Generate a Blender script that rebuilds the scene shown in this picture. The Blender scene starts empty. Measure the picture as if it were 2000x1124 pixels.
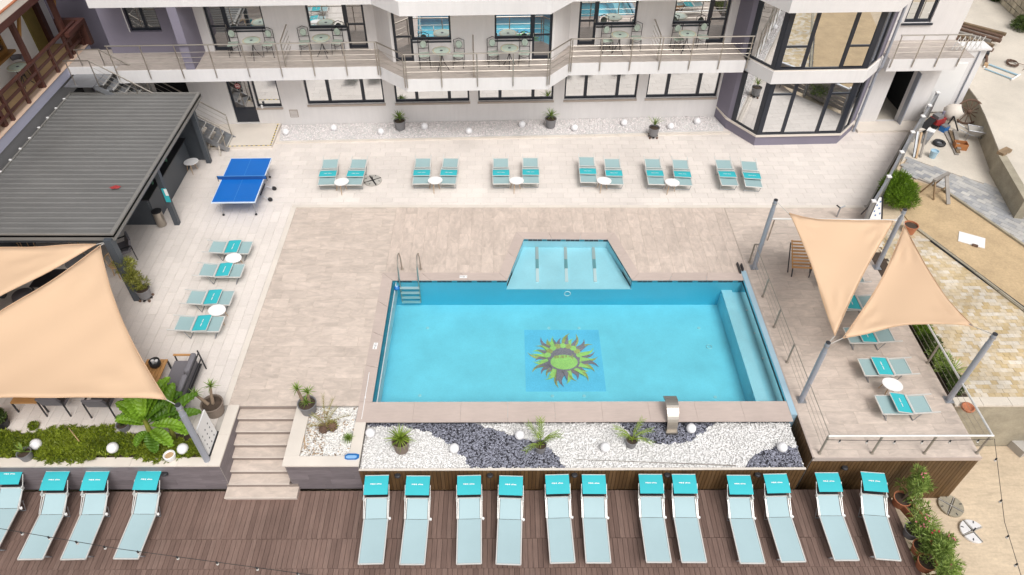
import bpy, math, random
import numpy as np
from mathutils import Matrix, Vector
R = math.radians
rnd = random.Random(11)
SC = bpy.context.scene
COL = SC.collection

# ------------------------------------------------------------------ camera, sky, sun, exposure
cam_d = bpy.data.cameras.new('camera')
cam_d.sensor_width = 36.0
cam_d.lens = 36.0 * 1390.0 / 2000.0
cam_d.clip_end = 2000
cam = bpy.data.objects.new('camera', cam_d)
COL.objects.link(cam)
SC.camera = cam
PITCH, YAW, ROLL = R(44.1), R(0.75), R(0.5)
fwd = Vector((math.sin(YAW)*math.cos(PITCH), math.cos(YAW)*math.cos(PITCH), -math.sin(PITCH)))
rt0 = Vector((math.cos(YAW), -math.sin(YAW), 0))
up0 = rt0.cross(fwd)
rt = rt0*math.cos(ROLL) + up0*math.sin(ROLL)
upv = up0*math.cos(ROLL) - rt0*math.sin(ROLL)
cam.matrix_world = Matrix(((rt.x, upv.x, -fwd.x, 0), (rt.y, upv.y, -fwd.y, 0), (rt.z, upv.z, -fwd.z, 16.0), (0, 0, 0, 1)))

SUN_EL, SUN_AZ = R(56), R(158)      # high sun behind the camera, through thin cloud
world = bpy.data.worlds.new('World')
SC.world = world
world.use_nodes = True
wn, wl = world.node_tree.nodes, world.node_tree.links
wn.clear()
sky = wn.new('ShaderNodeTexSky')
sky.sky_type = 'NISHITA'
sky.sun_disc = False
sky.sun_elevation = SUN_EL
sky.sun_rotation = SUN_AZ
sky.air_density = 1.0
sky.dust_density = 4.0
sky.ozone_density = 1.0
hs = wn.new('ShaderNodeHueSaturation')      # cloud cover: the sky is nearly grey
hs.inputs['Saturation'].default_value = 0.12
bg = wn.new('ShaderNodeBackground')
bg.inputs['Strength'].default_value = 0.15
wo = wn.new('ShaderNodeOutputWorld')
wl.new(sky.outputs[0], hs.inputs['Color'])
wl.new(hs.outputs[0], bg.inputs[0])
wl.new(bg.outputs[0], wo.inputs[0])
sun_d = bpy.data.lights.new('sun', 'SUN')
sun_d.energy = 1.4
sun_d.angle = R(28)
sun_d.color = (1.0, 0.965, 0.92)
sun = bpy.data.objects.new('sun', sun_d)
COL.objects.link(sun)
sd = Vector((math.sin(SUN_AZ)*math.cos(SUN_EL), math.cos(SUN_AZ)*math.cos(SUN_EL), math.sin(SUN_EL)))
sun.rotation_euler = sd.to_track_quat('Z', 'Y').to_euler()
sun.location = (0, 0, 40)
SC.view_settings.view_transform = 'Standard'
SC.view_settings.look = 'None'
SC.view_settings.exposure = 0.17
SC.view_settings.gamma = 1.0
SC.view_settings.use_curve_mapping = False
SC.render.engine = 'CYCLES'
SC.cycles.max_bounces = 8
SC.cycles.transparent_max_bounces = 12
SC.cycles.caustics_reflective = False
SC.cycles.caustics_refractive = False

# ------------------------------------------------------------------ materials
def S(r, g, b):
    f = lambda c: ((c/255 + 0.055)/1.055)**2.4 if c > 10 else c/255/12.92
    return (f(r), f(g), f(b))

def mat(name, col, rough=0.6, metal=0.0, var=0.10, scale=3.0, fine=0.0, fscale=60.0, bump=0.0, bscale=40.0,
        spec=0.5, tone=0.0, hue=0.0, stretch=None, streak=0.0, sscale=3.0, col2=None, trans=0.0, sdist=0.0):
    """plain surface: broad stains (var), fine speckle (fine), streaks along one axis, per-piece tone, bump"""
    m = bpy.data.materials.new(name)
    m.use_nodes = True
    n, l = m.node_tree.nodes, m.node_tree.links
    b = n['Principled BSDF']
    b.inputs['Roughness'].default_value = rough
    b.inputs['Metallic'].default_value = metal
    b.inputs['Specular IOR Level'].default_value = spec
    if trans:
        b.inputs['Subsurface Weight'].default_value = 0
    geo = n.new('ShaderNodeNewGeometry')
    pos = geo.outputs['Position']
    rndv = None
    if tone or streak or hue:
        oi = n.new('ShaderNodeObjectInfo')
        at = n.new('ShaderNodeAttribute'); at.attribute_name = 'tone'
        ad = n.new('ShaderNodeMath'); ad.operation = 'ADD'
        l.new(oi.outputs['Random'], ad.inputs[0]); l.new(at.outputs['Fac'], ad.inputs[1])
        fr = n.new('ShaderNodeMath'); fr.operation = 'FRACT'
        l.new(ad.outputs[0], fr.inputs[0])
        rndv = fr.outputs[0]
    val = None
    def mul(v, sock):
        if v is None: return sock
        k = n.new('ShaderNodeMath'); k.operation = 'MULTIPLY'
        l.new(v, k.inputs[0]); l.new(sock, k.inputs[1]); return k.outputs[0]
    def noise(sc, detail, lo, hi, vec=pos, rough_=0.6, dist=0.0):
        t = n.new('ShaderNodeTexNoise'); t.inputs['Scale'].default_value = sc
        t.inputs['Detail'].default_value = detail; t.inputs['Roughness'].default_value = rough_
        l.new(vec, t.inputs['Vector'])
        r = n.new('ShaderNodeMapRange'); t.inputs['Distortion'].default_value = dist; r.inputs['From Min'].default_value = 0.3; r.inputs['From Max'].default_value = 0.7
        r.inputs['To Min'].default_value = lo; r.inputs['To Max'].default_value = hi
        l.new(t.outputs['Fac'], r.inputs['Value']); return r.outputs[0]
    if var: val = mul(val, noise(scale*0.35, 5, 1-var, 1+var))
    if fine: val = mul(val, noise(fscale, 3, 1-fine, 1+fine))
    if tone:
        r = n.new('ShaderNodeMapRange'); r.inputs['To Min'].default_value = 1-tone; r.inputs['To Max'].default_value = 1+tone
        l.new(rndv, r.inputs['Value']); val = mul(val, r.outputs[0])
    if streak:
        mp = n.new('ShaderNodeMapping'); mp.inputs['Scale'].default_value = stretch or (1, 8, 1)
        off = n.new('ShaderNodeVectorMath'); off.operation = 'SCALE'; off.inputs[0].default_value = (37, 53, 29)
        l.new(rndv, off.inputs['Scale'])
        av = n.new('ShaderNodeVectorMath'); av.operation = 'ADD'
        l.new(pos, mp.inputs['Vector']); l.new(mp.outputs[0], av.inputs[0]); l.new(off.outputs[0], av.inputs[1])
        val = mul(val, noise(sscale, 4, 1-streak, 1+streak, av.outputs[0], 0.7, sdist))
    base = n.new('ShaderNodeMix'); base.data_type = 'RGBA'; base.blend_type = 'MULTIPLY'; base.inputs[0].default_value = 1.0
    base.inputs[6].default_value = (*col, 1)
    if col2 is not None:
        mx = n.new('ShaderNodeMix'); mx.data_type = 'RGBA'
        mx.inputs[6].default_value = (*col, 1); mx.inputs[7].default_value = (*col2, 1)
        if tone or hue: l.new(rndv, mx.inputs[0])
        else: l.new(noise(scale, 4, 0, 1), mx.inputs[0])
        l.new(mx.outputs[2], base.inputs[6])
    if val is not None:
        cb = n.new('ShaderNodeCombineColor')
        for k in range(3): l.new(val, cb.inputs[k])
        l.new(cb.outputs[0], base.inputs[7])
    else:
        base.inputs[7].default_value = (1, 1, 1, 1)
    l.new(base.outputs[2], b.inputs['Base Color'])
    if bump:
        t = n.new('ShaderNodeTexNoise'); t.inputs['Scale'].default_value = bscale; t.inputs['Detail'].default_value = 4
        l.new(pos, t.inputs['Vector'])
        bp = n.new('ShaderNodeBump'); bp.inputs['Strength'].default_value = bump; bp.inputs['Distance'].default_value = 0.02
        l.new(t.outputs['Fac'], bp.inputs['Height']); l.new(bp.outputs[0], b.inputs['Normal'])
    return m

def leaf_mat(name, col, col2):
    m = mat(name, col, rough=0.5, var=0.25, scale=9, fine=0.15, fscale=30, tone=0.25, col2=col2)
    n, l = m.node_tree.nodes, m.node_tree.links
    b = n['Principled BSDF']; o = n['Material Output']
    tr = n.new('ShaderNodeBsdfTranslucent'); mx = n.new('ShaderNodeMixShader'); mx.inputs[0].default_value = 0.3
    src = b.inputs['Base Color'].links[0].from_socket
    l.new(src, tr.inputs['Color'])
    l.new(b.outputs[0], mx.inputs[1]); l.new(tr.outputs[0], mx.inputs[2]); l.new(mx.outputs[0], o.inputs['Surface'])
    return m

M = {}
M['grout'] = mat('grout', (0.42, 0.385, 0.35), 0.9, var=0.2)
M['white_tile'] = mat('white_tile', (0.71, 0.645, 0.595), 0.7, var=0.10, scale=0.9, fine=0.05, fscale=25, tone=0.045, streak=0.03, stretch=(2, 9, 1))
M['beige_x'] = mat('beige_tile_long_grain', (0.56, 0.47, 0.405), 0.6, var=0.06, fine=0.03, tone=0.055, streak=0.17, stretch=(1.2, 3.0, 1), sscale=1.7, sdist=0.8, bump=0.05)
M['beige_y'] = mat('beige_tile_cross_grain', (0.56, 0.465, 0.40), 0.6, var=0.06, fine=0.03, tone=0.065, streak=0.17, stretch=(2.9, 1.2, 1), sscale=1.7, sdist=0.8, bump=0.05)
M['balcony_tile'] = mat('grey_beige_balcony_tile', (0.43, 0.375, 0.335), 0.6, var=0.06, streak=0.2, stretch=(1.0, 5, 1), sscale=2.2, sdist=0.6)
M['coping'] = mat('coping_stone', (0.50, 0.41, 0.365), 0.55, var=0.06, tone=0.03, streak=0.05, stretch=(1, 6, 1))
M['riser'] = mat('shaded_riser_stone', (0.25, 0.205, 0.18), 0.65, var=0.08)  # darker than the treads: the risers' shade is put into the colour
M['sill'] = mat('taupe_sill_stone', (0.40, 0.335, 0.285), 0.7, var=0.08)
M['lavender'] = mat('pale_lavender_plaster', (0.40, 0.40, 0.50), 0.8, var=0.08, scale=1)
M['grey_plaster'] = mat('grey_plaster', (0.33, 0.32, 0.32), 0.85, var=0.12, scale=1)
M['cream'] = mat('cream_stone', (0.68, 0.615, 0.545), 0.65, var=0.06, tone=0.03)
M['plaster'] = mat('white_plaster', (0.71, 0.68, 0.665), 0.85, var=0.06, scale=1.0, streak=0.035, stretch=(5, 5, .5), sscale=1.2, fine=0.025, bump=0.08, bscale=80)
M['plaster_white'] = mat('bright_white_plaster', (0.71, 0.69, 0.685), 0.85, var=0.06, scale=1.0, streak=0.03, stretch=(5, 5, .5), sscale=1.2, fine=0.02, bump=0.08, bscale=80)
M['purple'] = mat('violet_grey_plaster', (0.215, 0.197, 0.25), 0.8, var=0.07, scale=1.0, fine=0.03, bump=0.1, bscale=80)
M['frame'] = mat('navy_window_frame', (0.018, 0.022, 0.032), 0.35, var=0.1)
M['room'] = mat('dark_room', (0.02, 0.02, 0.022), 0.9, var=0.1)
M['steel'] = mat('brushed_steel', (0.50, 0.455, 0.40), 0.36, metal=1.0, var=0.08)
M['post_steel'] = mat('warm_grey_steel', (0.36, 0.32, 0.27), 0.55, metal=0.35, var=0.1)
M['steel_dull'] = mat('galvanised_steel', (0.40, 0.41, 0.43), 0.5, metal=0.85, var=0.12, scale=6)
M['pole'] = mat('grey_painted_pole', (0.34, 0.36, 0.41), 0.45, metal=0.2, var=0.06)
M['deck_wood'] = mat('brown_deck_wood', (0.225, 0.14, 0.112), 0.7, var=0.12, scale=2, fine=0.06, tone=0.36, streak=0.24, stretch=(30, 1.5, 1), sscale=1.6, col2=(0.145, 0.095, 0.077), bump=0.1)
M['deck_gap'] = mat('deck_under', (0.02, 0.016, 0.014), 0.9)
M['wall_wood'] = mat('stained_cladding_wood', (0.15, 0.078, 0.025), 0.6, var=0.2, scale=2, tone=0.45, streak=0.2, stretch=(25, 25, 1.5), sscale=1.5, col2=(0.085, 0.048, 0.02))
M['clad_grey'] = mat('grey_wood_effect_cladding', (0.19, 0.165, 0.175), 0.6, var=0.08, tone=0.12, streak=0.2, stretch=(1.2, 1.2, 14), sscale=2.0)
M['roof_metal'] = mat('grey_roof_sheet', (0.15, 0.147, 0.142), 0.55, metal=0.1, var=0.14, scale=0.9, streak=0.09, stretch=(.5, 6, 1), sscale=1.4)
M['roof_trim'] = mat('grey_roof_trim', (0.22, 0.21, 0.195), 0.5, metal=0.1, var=0.06)
M['anthracite'] = mat('anthracite_panel', (0.065, 0.075, 0.088), 0.5, var=0.1)
M['sail'] = mat('sand_sail_cloth', (0.67, 0.465, 0.305), 0.9, var=0.035, scale=0.7, fine=0.015, fscale=140)
M['sail_hem'] = mat('sail_hem_webbing', (0.55, 0.37, 0.235), 0.9, var=0.05)
M['alu'] = mat('white_aluminium', (0.72, 0.71, 0.68), 0.35, metal=0.3, var=0.05)
M['aqua_mesh'] = mat('pale_aqua_sling', (0.37, 0.50, 0.53), 0.75, var=0.04, scale=2, fine=0.05, fscale=160)
M['aqua_mesh_shaded'] = mat('shaded_aqua_sling', (0.30, 0.43, 0.44), 0.8, var=0.05, scale=2, fine=0.08, fscale=120)  # same sling cloth, greyed in colour for the duller light on its tilt
M['turq'] = mat('turquoise_canopy_cloth', (0.035, 0.44, 0.49), 0.75, var=0.05, scale=3)
M['white'] = mat('white_paint', (0.80, 0.79, 0.78), 0.45, var=0.03)
M['white_gloss'] = mat('white_gloss_top', (0.82, 0.80, 0.79), 0.3, var=0.02)
M['globe'] = mat('opal_globe', (0.80, 0.79, 0.80), 0.35, var=0.02)
M['light_wood'] = mat('light_oak', (0.48, 0.32, 0.18), 0.55, var=0.12, scale=12)
M['teak'] = mat('orange_teak', (0.52, 0.27, 0.10), 0.5, var=0.15, scale=8, tone=0.15)
M['red_wood'] = mat('red_brown_timber', (0.085, 0.032, 0.024), 0.5, var=0.2, scale=5)
M['yellow_wood'] = mat('honey_timber', (0.30, 0.15, 0.04), 0.5, var=0.2, scale=5)
M['olive_board'] = mat('olive_brown_board', (0.20, 0.15, 0.04), 0.7, var=0.2, scale=4)
M['plaster_house'] = mat('house_white_plaster', (0.84, 0.83, 0.82), 0.85, var=0.05, scale=1)
M['old_wood'] = mat('weathered_timber', (0.21, 0.145, 0.085), 0.85, var=0.25, scale=7, tone=0.35)
M['grey_wood'] = mat('grey_weathered_timber', (0.27, 0.245, 0.22), 0.85, var=0.2, scale=7)
M['table_blue'] = mat('blue_table_top', (0.006, 0.135, 0.50), 0.4, var=0.04)
M['line_blue'] = mat('pale_blue_line', (0.10, 0.30, 0.62), 0.45, var=0.02)
M['line_white'] = mat('white_edge_line', (0.62, 0.70, 0.80), 0.45, var=0.02)
M['net_blue'] = mat('blue_net', (0.008, 0.075, 0.27), 0.8, var=0.05)
M['black'] = mat('black_plastic', (0.018, 0.018, 0.02), 0.5, var=0.1)
M['iron'] = mat('dark_wrought_iron', (0.05, 0.045, 0.05), 0.5, metal=0.4, var=0.1)
M['mosaic_green'] = mat('pale_green_mosaic', (0.46, 0.54, 0.46), 0.45, var=0.15, scale=20, fine=0.12, fscale=50)
M['mosaic_tan'] = mat('tan_mosaic', (0.52, 0.44, 0.30), 0.45, var=0.1, scale=20)
M['mosaic_dark'] = mat('dark_green_mosaic', (0.09, 0.20, 0.13), 0.45, var=0.1, scale=20)
M['fabric_grey'] = mat('grey_cushion', (0.17, 0.16, 0.175), 0.9, var=0.06, fine=0.05, fscale=90, bump=0.1)
M['dark_metal'] = mat('dark_metal_leg', (0.05, 0.05, 0.055), 0.45, metal=0.5, var=0.1)
M['pot_grey'] = mat('grey_plastic_pot', (0.19, 0.185, 0.19), 0.6, var=0.1, scale=6)
M['pot_wicker'] = mat('brown_wicker_pot', (0.20, 0.155, 0.125), 0.7, var=0.15, fine=0.25, fscale=70)
M['terracotta'] = mat('terracotta', (0.42, 0.155, 0.075), 0.8, var=0.15, scale=6, fine=0.06)
M['soil'] = mat('dark_soil', (0.06, 0.04, 0.028), 0.95, var=0.3, scale=20)
M['bark'] = mat('pale_brown_trunk', (0.23, 0.165, 0.115), 0.85, var=0.25, scale=14)
M['yucca'] = leaf_mat('yucca_leaf', (0.15, 0.25, 0.04), (0.26, 0.36, 0.07))
M['yucca_pale'] = leaf_mat('pale_grass_leaf', (0.20, 0.30, 0.03), (0.30, 0.40, 0.06))
M['dry_palm'] = leaf_mat('dry_palm_leaf', (0.38, 0.31, 0.10), (0.27, 0.28, 0.08))
M['banana'] = leaf_mat('banana_leaf', (0.085, 0.20, 0.012), (0.19, 0.33, 0.022))
M['ground_cover'] = leaf_mat('succulent_ground_cover', (0.13, 0.19, 0.012), (0.25, 0.30, 0.025))
M['bush'] = leaf_mat('bright_bush_leaf', (0.11, 0.21, 0.012), (0.19, 0.31, 0.025))
M['oleander'] = leaf_mat('oleander_leaf', (0.17, 0.27, 0.045), (0.36, 0.46, 0.12))
M['bamboo'] = leaf_mat('yellow_green_leaf', (0.20, 0.21, 0.03), (0.31, 0.31, 0.07))
M['dark_leaf'] = leaf_mat('deep_green_leaf', (0.055, 0.095, 0.018), (0.095, 0.135, 0.03))
M['pink'] = mat('pink_blossom', (0.70, 0.21, 0.25), 0.7, var=0.15)
M['red_flower'] = mat('red_blossom', (0.55, 0.03, 0.06), 0.7, var=0.15)
M['pebble_white'] = mat('white_pebble', (0.80, 0.785, 0.77), 0.7, var=0.0, tone=0.12)
M['pebble_grey'] = mat('blue_grey_pebble', (0.23, 0.235, 0.285), 0.6, var=0.0, tone=0.55)
M['pebble_pink'] = mat('pinkish_white_pebble', (0.74, 0.69, 0.68), 0.7, var=0.0, tone=0.16)
M['pebble_mix'] = mat('cream_and_brown_pebble', (0.80, 0.775, 0.74), 0.7, var=0.0, tone=0.15)
M['pebble_brown'] = mat('brown_pebble', (0.40, 0.30, 0.21), 0.8, var=0.0, tone=0.5)
M['bed_under_white'] = mat('white_gravel_dust', (0.60, 0.585, 0.57), 0.9, var=0.1)
M['bed_under_dark'] = mat('dark_gravel_dust', (0.035, 0.035, 0.045), 0.9, var=0.1)
M['sand'] = mat('yellow_sand', (0.50, 0.365, 0.215), 0.95, var=0.13, scale=4, fine=0.10, fscale=14, bump=0.6, bscale=9)
M['earth'] = mat('pale_sandy_earth', (0.58, 0.465, 0.335), 0.95, var=0.14, scale=1.6, fine=0.07, fscale=16, bump=0.5, bscale=8, streak=0.12, stretch=(0.6, 3.2, 1), sdist=0.8)
M['concrete'] = mat('pale_concrete', (0.60, 0.54, 0.46), 0.9, var=0.12, scale=1.6, fine=0.05, fscale=20, bump=0.2)
M['concrete_old'] = mat('stained_concrete', (0.34, 0.30, 0.225), 0.9, var=0.25, scale=3, fine=0.08, fscale=18, bump=0.3)
M['paver_yellow'] = mat('mixed_yellow_paver', (0.56, 0.42, 0.225), 0.85, var=0.22, scale=2.2, fine=0.10, fscale=9, tone=0.16, col2=(0.52, 0.47, 0.40))
M['paver_grey'] = mat('mixed_grey_paver', (0.34, 0.345, 0.36), 0.85, var=0.12, scale=3, fine=0.05, tone=0.14, col2=(0.45, 0.43, 0.40))
M['stone_wall'] = mat('rubble_stone', (0.42, 0.37, 0.28), 0.9, var=0.2, scale=6, tone=0.25)
M['pool_wall'] = mat('shaded_pool_wall_tile', (0.12, 0.54, 0.70), 0.35, var=0.05, scale=2.0, fine=0.03, fscale=22)  # pool tile deepened in colour to paint in the walls' dimmer light
M['pool_tile'] = mat('light_blue_pool_tile', (0.50, 0.77, 0.845), 0.35, var=0.08, scale=2.6, fine=0.03, fscale=22)
M['pool_rim'] = mat('pale_blue_rim_tile', (0.36, 0.52, 0.62), 0.35, var=0.05, scale=3)
M['tile_dark'] = mat('dark_waterline_tile', (0.03, 0.045, 0.06), 0.3, var=0.1)
M['tile_teal'] = mat('teal_waterline_tile', (0.03, 0.22, 0.30), 0.3, var=0.2, scale=9)
M['sun_blue'] = mat('blue_mosaic', (0.36, 0.68, 0.88), 0.4, var=0.08, fine=0.08, fscale=30)
M['sun_plum'] = mat('plum_mosaic', (0.64, 0.26, 0.27), 0.4, var=0.15, fine=0.3, fscale=30)
M['sun_ochre'] = mat('ochre_mosaic', (0.98, 0.50, 0.15), 0.4, var=0.25, fine=0.25, fscale=25)
M['sun_lime'] = mat('lime_mosaic', (0.95, 0.80, 0.20), 0.4, var=0.12, fine=0.15, fscale=25)
M['bench_grey'] = mat('grey_pool_block', (0.50, 0.47, 0.45), 0.5, var=0.05)
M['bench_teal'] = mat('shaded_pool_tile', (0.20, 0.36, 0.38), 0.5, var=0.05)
M['blue_plastic'] = mat('blue_plastic', (0.01, 0.14, 0.42), 0.4, var=0.1)
M['blue_pale'] = mat('pale_blue_plastic', (0.25, 0.45, 0.72), 0.4, var=0.1)
M['red'] = mat('red_paint', (0.34, 0.035, 0.035), 0.5, var=0.15)
M['orange'] = mat('orange_plastic', (0.40, 0.16, 0.055), 0.7, var=0.2)
M['yellow'] = mat('yellow_tape', (0.62, 0.45, 0.04), 0.6, var=0.05)
M['cable'] = mat('dark_cable', (0.03, 0.03, 0.03), 0.6)
M['rope'] = mat('pale_rope', (0.55, 0.52, 0.48), 0.8)
M['bulb'] = mat('clear_bulb', (0.55, 0.53, 0.50), 0.2, var=0.05)
M['rust'] = mat('rusty_iron', (0.13, 0.075, 0.05), 0.8, var=0.3, scale=12)
M['asphalt_dark'] = mat('dark_floor', (0.16, 0.15, 0.14), 0.9, var=0.1)
M['tan_floor'] = mat('tan_balcony_floor', (0.40, 0.27, 0.14), 0.8, var=0.1, streak=0.1)
M['cream_edge'] = mat('pinkish_ledge', (0.62, 0.45, 0.34), 0.8, var=0.1)
M['concrete_grey'] = mat('grey_cast_base', (0.42, 0.395, 0.36), 0.9, var=0.15, scale=6)
M['ink'] = mat('dark_ink', (0.05, 0.05, 0.07), 0.7)
M['curtain'] = mat('curtain_cloth', (0.45, 0.40, 0.36), 0.9, var=0.1)

def glass_mat(name, tint, refl, body):
    """mirror-coated glazing: a sharp reflection over a dark room"""
    m = bpy.data.materials.new(name); m.use_nodes = True
    n, l = m.node_tree.nodes, m.node_tree.links
    b = n['Principled BSDF']; b.inputs['Base Color'].default_value = (*body, 1); b.inputs['Roughness'].default_value = 0.3
    g = n.new('ShaderNodeBsdfGlossy'); g.inputs['Roughness'].default_value = 0.012; g.inputs['Color'].default_value = (*tint, 1)
    geo = n.new('ShaderNodeNewGeometry'); t = n.new('ShaderNodeTexNoise'); t.inputs['Scale'].default_value = 1.3
    l.new(geo.outputs['Position'], t.inputs['Vector'])
    bp = n.new('ShaderNodeBump'); bp.inputs['Strength'].default_value = 0.02; bp.inputs['Distance'].default_value = 0.03
    l.new(t.outputs['Fac'], bp.inputs['Height']); l.new(bp.outputs[0], g.inputs['Normal'])
    mx = n.new('ShaderNodeMixShader'); mx.inputs[0].default_value = refl
    l.new(b.outputs[0], mx.inputs[1]); l.new(g.outputs[0], mx.inputs[2]); l.new(mx.outputs[0], n['Material Output'].inputs['Surface'])
    return m
M['glass'] = glass_mat('mirror_glass', (0.95, 0.97, 0.98), 0.80, (0.03, 0.032, 0.035))
M['glass_dim'] = glass_mat('dim_glass', (0.9, 0.9, 0.9), 0.38, (0.035, 0.03, 0.028))

def water_mat():
    m = bpy.data.materials.new('pool_water'); m.use_nodes = True
    n, l = m.node_tree.nodes, m.node_tree.links
    n.remove(n['Principled BSDF'])
    o = n['Material Output']
    tr = n.new('ShaderNodeBsdfTransparent'); tr.inputs['Color'].default_value = (0.97, 0.99, 1, 1)
    g = n.new('ShaderNodeBsdfGlossy'); g.inputs['Roughness'].default_value = 0.04
    fr = n.new('ShaderNodeFresnel'); fr.inputs['IOR'].default_value = 1.33
    geo = n.new('ShaderNodeNewGeometry'); t = n.new('ShaderNodeTexNoise'); t.inputs['Scale'].default_value = 2.2; t.inputs['Detail'].default_value = 3
    l.new(geo.outputs['Position'], t.inputs['Vector'])
    bp = n.new('ShaderNodeBump'); bp.inputs['Strength'].default_value = 0.12; bp.inputs['Distance'].default_value = 0.03
    l.new(t.outputs['Fac'], bp.inputs['Height']); l.new(bp.outputs[0], g.inputs['Normal']); l.new(bp.outputs[0], fr.inputs['Normal'])
    mx = n.new('ShaderNodeMixShader'); l.new(fr.outputs[0], mx.inputs[0]); l.new(tr.outputs[0], mx.inputs[1]); l.new(g.outputs[0], mx.inputs[2])
    l.new(mx.outputs[0], o.inputs['Surface'])
    va = n.new('ShaderNodeVolumeAbsorption'); va.inputs['Color'].default_value = (0.03, 0.87, 0.95, 1); va.inputs['Density'].default_value = 0.38
    l.new(va.outputs[0], o.inputs['Volume'])
    return m
M['water'] = water_mat()

# ------------------------------------------------------------------ mesh helpers
class MB:
    def __init__(s): s.v = []; s.f = []; s.mi = []; s.tone = []
    def add(s, vs, fs, mi=0, tone=None):
        k = len(s.v); s.v += [tuple(p) for p in vs]
        tone = 0.0 if tone is None else tone
        for f in fs: s.f.append(tuple(i+k for i in f)); s.mi.append(mi); s.tone.append(tone)
        return s
    def box(s, x0, x1, y0, y1, z0, z1, mi=0, tone=None, rz=0.0, piv=None):
        vs = [(x, y, z) for z in (z0, z1) for x, y in ((x0, y0), (x1, y0), (x1, y1), (x0, y1))]
        if rz:
            px, py = piv if piv else ((x0+x1)/2, (y0+y1)/2); c, n_ = math.cos(rz), math.sin(rz)
            vs = [(px+(x-px)*c-(y-py)*n_, py+(x-px)*n_+(y-py)*c, z) for x, y, z in vs]
        return s.add(vs, [(3, 2, 1, 0), (4, 5, 6, 7), (0, 1, 5, 4), (1, 2, 6, 5), (2, 3, 7, 6), (3, 0, 4, 7)], mi, tone)
    def prism(s, poly, z0, z1, mi=0, tone=None, bottom=True):
        a = sum(poly[i][0]*poly[(i+1) % len(poly)][1]-poly[(i+1) % len(poly)][0]*poly[i][1] for i in range(len(poly)))
        if a < 0: poly = poly[::-1]
        n = len(poly); vs = [(p[0], p[1], z0) for p in poly]+[(p[0], p[1], z1) for p in poly]
        fs = [tuple(range(n, 2*n))]+[(i, (i+1) % n, n+(i+1) % n, n+i) for i in range(n)]
        if bottom: fs.append(tuple(range(n-1, -1, -1)))
        return s.add(vs, fs, mi, tone)
    def tube(s, pts, r, n=7, mi=0, cap=True, r2=None):
        pts = [Vector(p) for p in pts]; k = len(s.v); m = len(pts)
        t0 = (pts[1]-pts[0]).normalized(); u = t0.orthogonal().normalized()
        for i, p in enumerate(pts):
            t = (pts[min(i+1, m-1)]-pts[max(i-1, 0)]).normalized()
            u = (u-t*u.dot(t)); u = u.normalized() if u.length > 1e-6 else t.orthogonal().normalized()
            w = t.cross(u); rr = r if r2 is None else r+(r2-r)*i/(m-1)
            for j in range(n):
                a = 2*math.pi*j/n; s.v.append(tuple(p+(u*math.cos(a)+w*math.sin(a))*rr))
        fs = []
        for i in range(m-1):
            for j in range(n): fs.append((k+i*n+j, k+i*n+(j+1) % n, k+(i+1)*n+(j+1) % n, k+(i+1)*n+j))
        if cap: fs += [tuple(k+j for j in range(n-1, -1, -1)), tuple(k+(m-1)*n+j for j in range(n))]
        for f in fs: s.f.append(f); s.mi.append(mi); s.tone.append(0.0)
        return s
    def bar(s, p, q, w, h, mi=0, upd=(0, 0, 1), tone=None):
        p, q = Vector(p), Vector(q); t = (q-p).normalized(); a = Vector(upd).cross(t)
        a = a.normalized() if a.length > 1e-5 else Vector((1, 0, 0)); b = t.cross(a)
        vs = [e+a*(sx*w/2)+b*(sy*h/2) for e in (p, q) for sx, sy in ((-1, -1), (1, -1), (1, 1), (-1, 1))]
        return s.add(vs, [(3, 2, 1, 0), (4, 5, 6, 7), (0, 1, 5, 4), (1, 2, 6, 5), (2, 3, 7, 6), (3, 0, 4, 7)], mi, tone)
    def lathe(s, prof, c=(0, 0, 0), n=16, mi=0):
        k = len(s.v); m = len(prof)
        for r, z in prof:
            for j in range(n):
                a = 2*math.pi*j/n; s.v.append((c[0]+r*math.cos(a), c[1]+r*math.sin(a), c[2]+z))
        for i in range(m-1):
            for j in range(n): s.f.append((k+i*n+j, k+i*n+(j+1) % n, k+(i+1)*n+(j+1) % n, k+(i+1)*n+j)); s.mi.append(mi); s.tone.append(0.0)
        if prof[0][0] > 1e-4: s.f.append(tuple(k+j for j in range(n-1, -1, -1))); s.mi.append(mi); s.tone.append(0.0)
        if prof[-1][0] > 1e-4: s.f.append(tuple(k+(m-1)*n+j for j in range(n))); s.mi.append(mi); s.tone.append(0.0)
        return s
    def sphere(s, c, r, n=14, m=9, mi=0, sz=1.0):
        return s.lathe([(max(r*math.sin(math.pi*i/m), 1e-5), -r*sz*math.cos(math.pi*i/m)) for i in range(m+1)], c, n, mi)
    def quad(s, a, b, c, d, mi=0): return s.add([a, b, c, d], [(0, 1, 2, 3)], mi)
    def blade(s, base, yaw, elev, ln, w, droop=0.5, mi=0, tone=None, seg=4, fold=0.15):
        """one long leaf: a tapered, drooping strip with a shallow keel"""
        tone = rnd.random() if tone is None else tone
        k = len(s.v); p = Vector(base); e = elev; st = ln/seg
        d = Vector((math.cos(yaw), math.sin(yaw), 0)); side = Vector((-d.y, d.x, 0))
        for i in range(seg+1):
            t = i/seg; ww = w*(0.55+1.3*t-1.85*t*t)*0.9 if t < 1 else 0.002
            ww = max(ww, 0.002)
            s.v += [tuple(p-side*ww/2+Vector((0, 0, fold*ww))), tuple(p), tuple(p+side*ww/2+Vector((0, 0, fold*ww)))]
            p = p+(d*math.cos(e)+Vector((0, 0, 1))*math.sin(e))*st; e -= droop/seg*(0.6+t)
        for i in range(seg):
            for j in (0, 1):
                s.f.append((k+3*i+j, k+3*i+j+1, k+3*i+4+j, k+3*i+3+j)); s.mi.append(mi); s.tone.append(tone)
        return s
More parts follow.
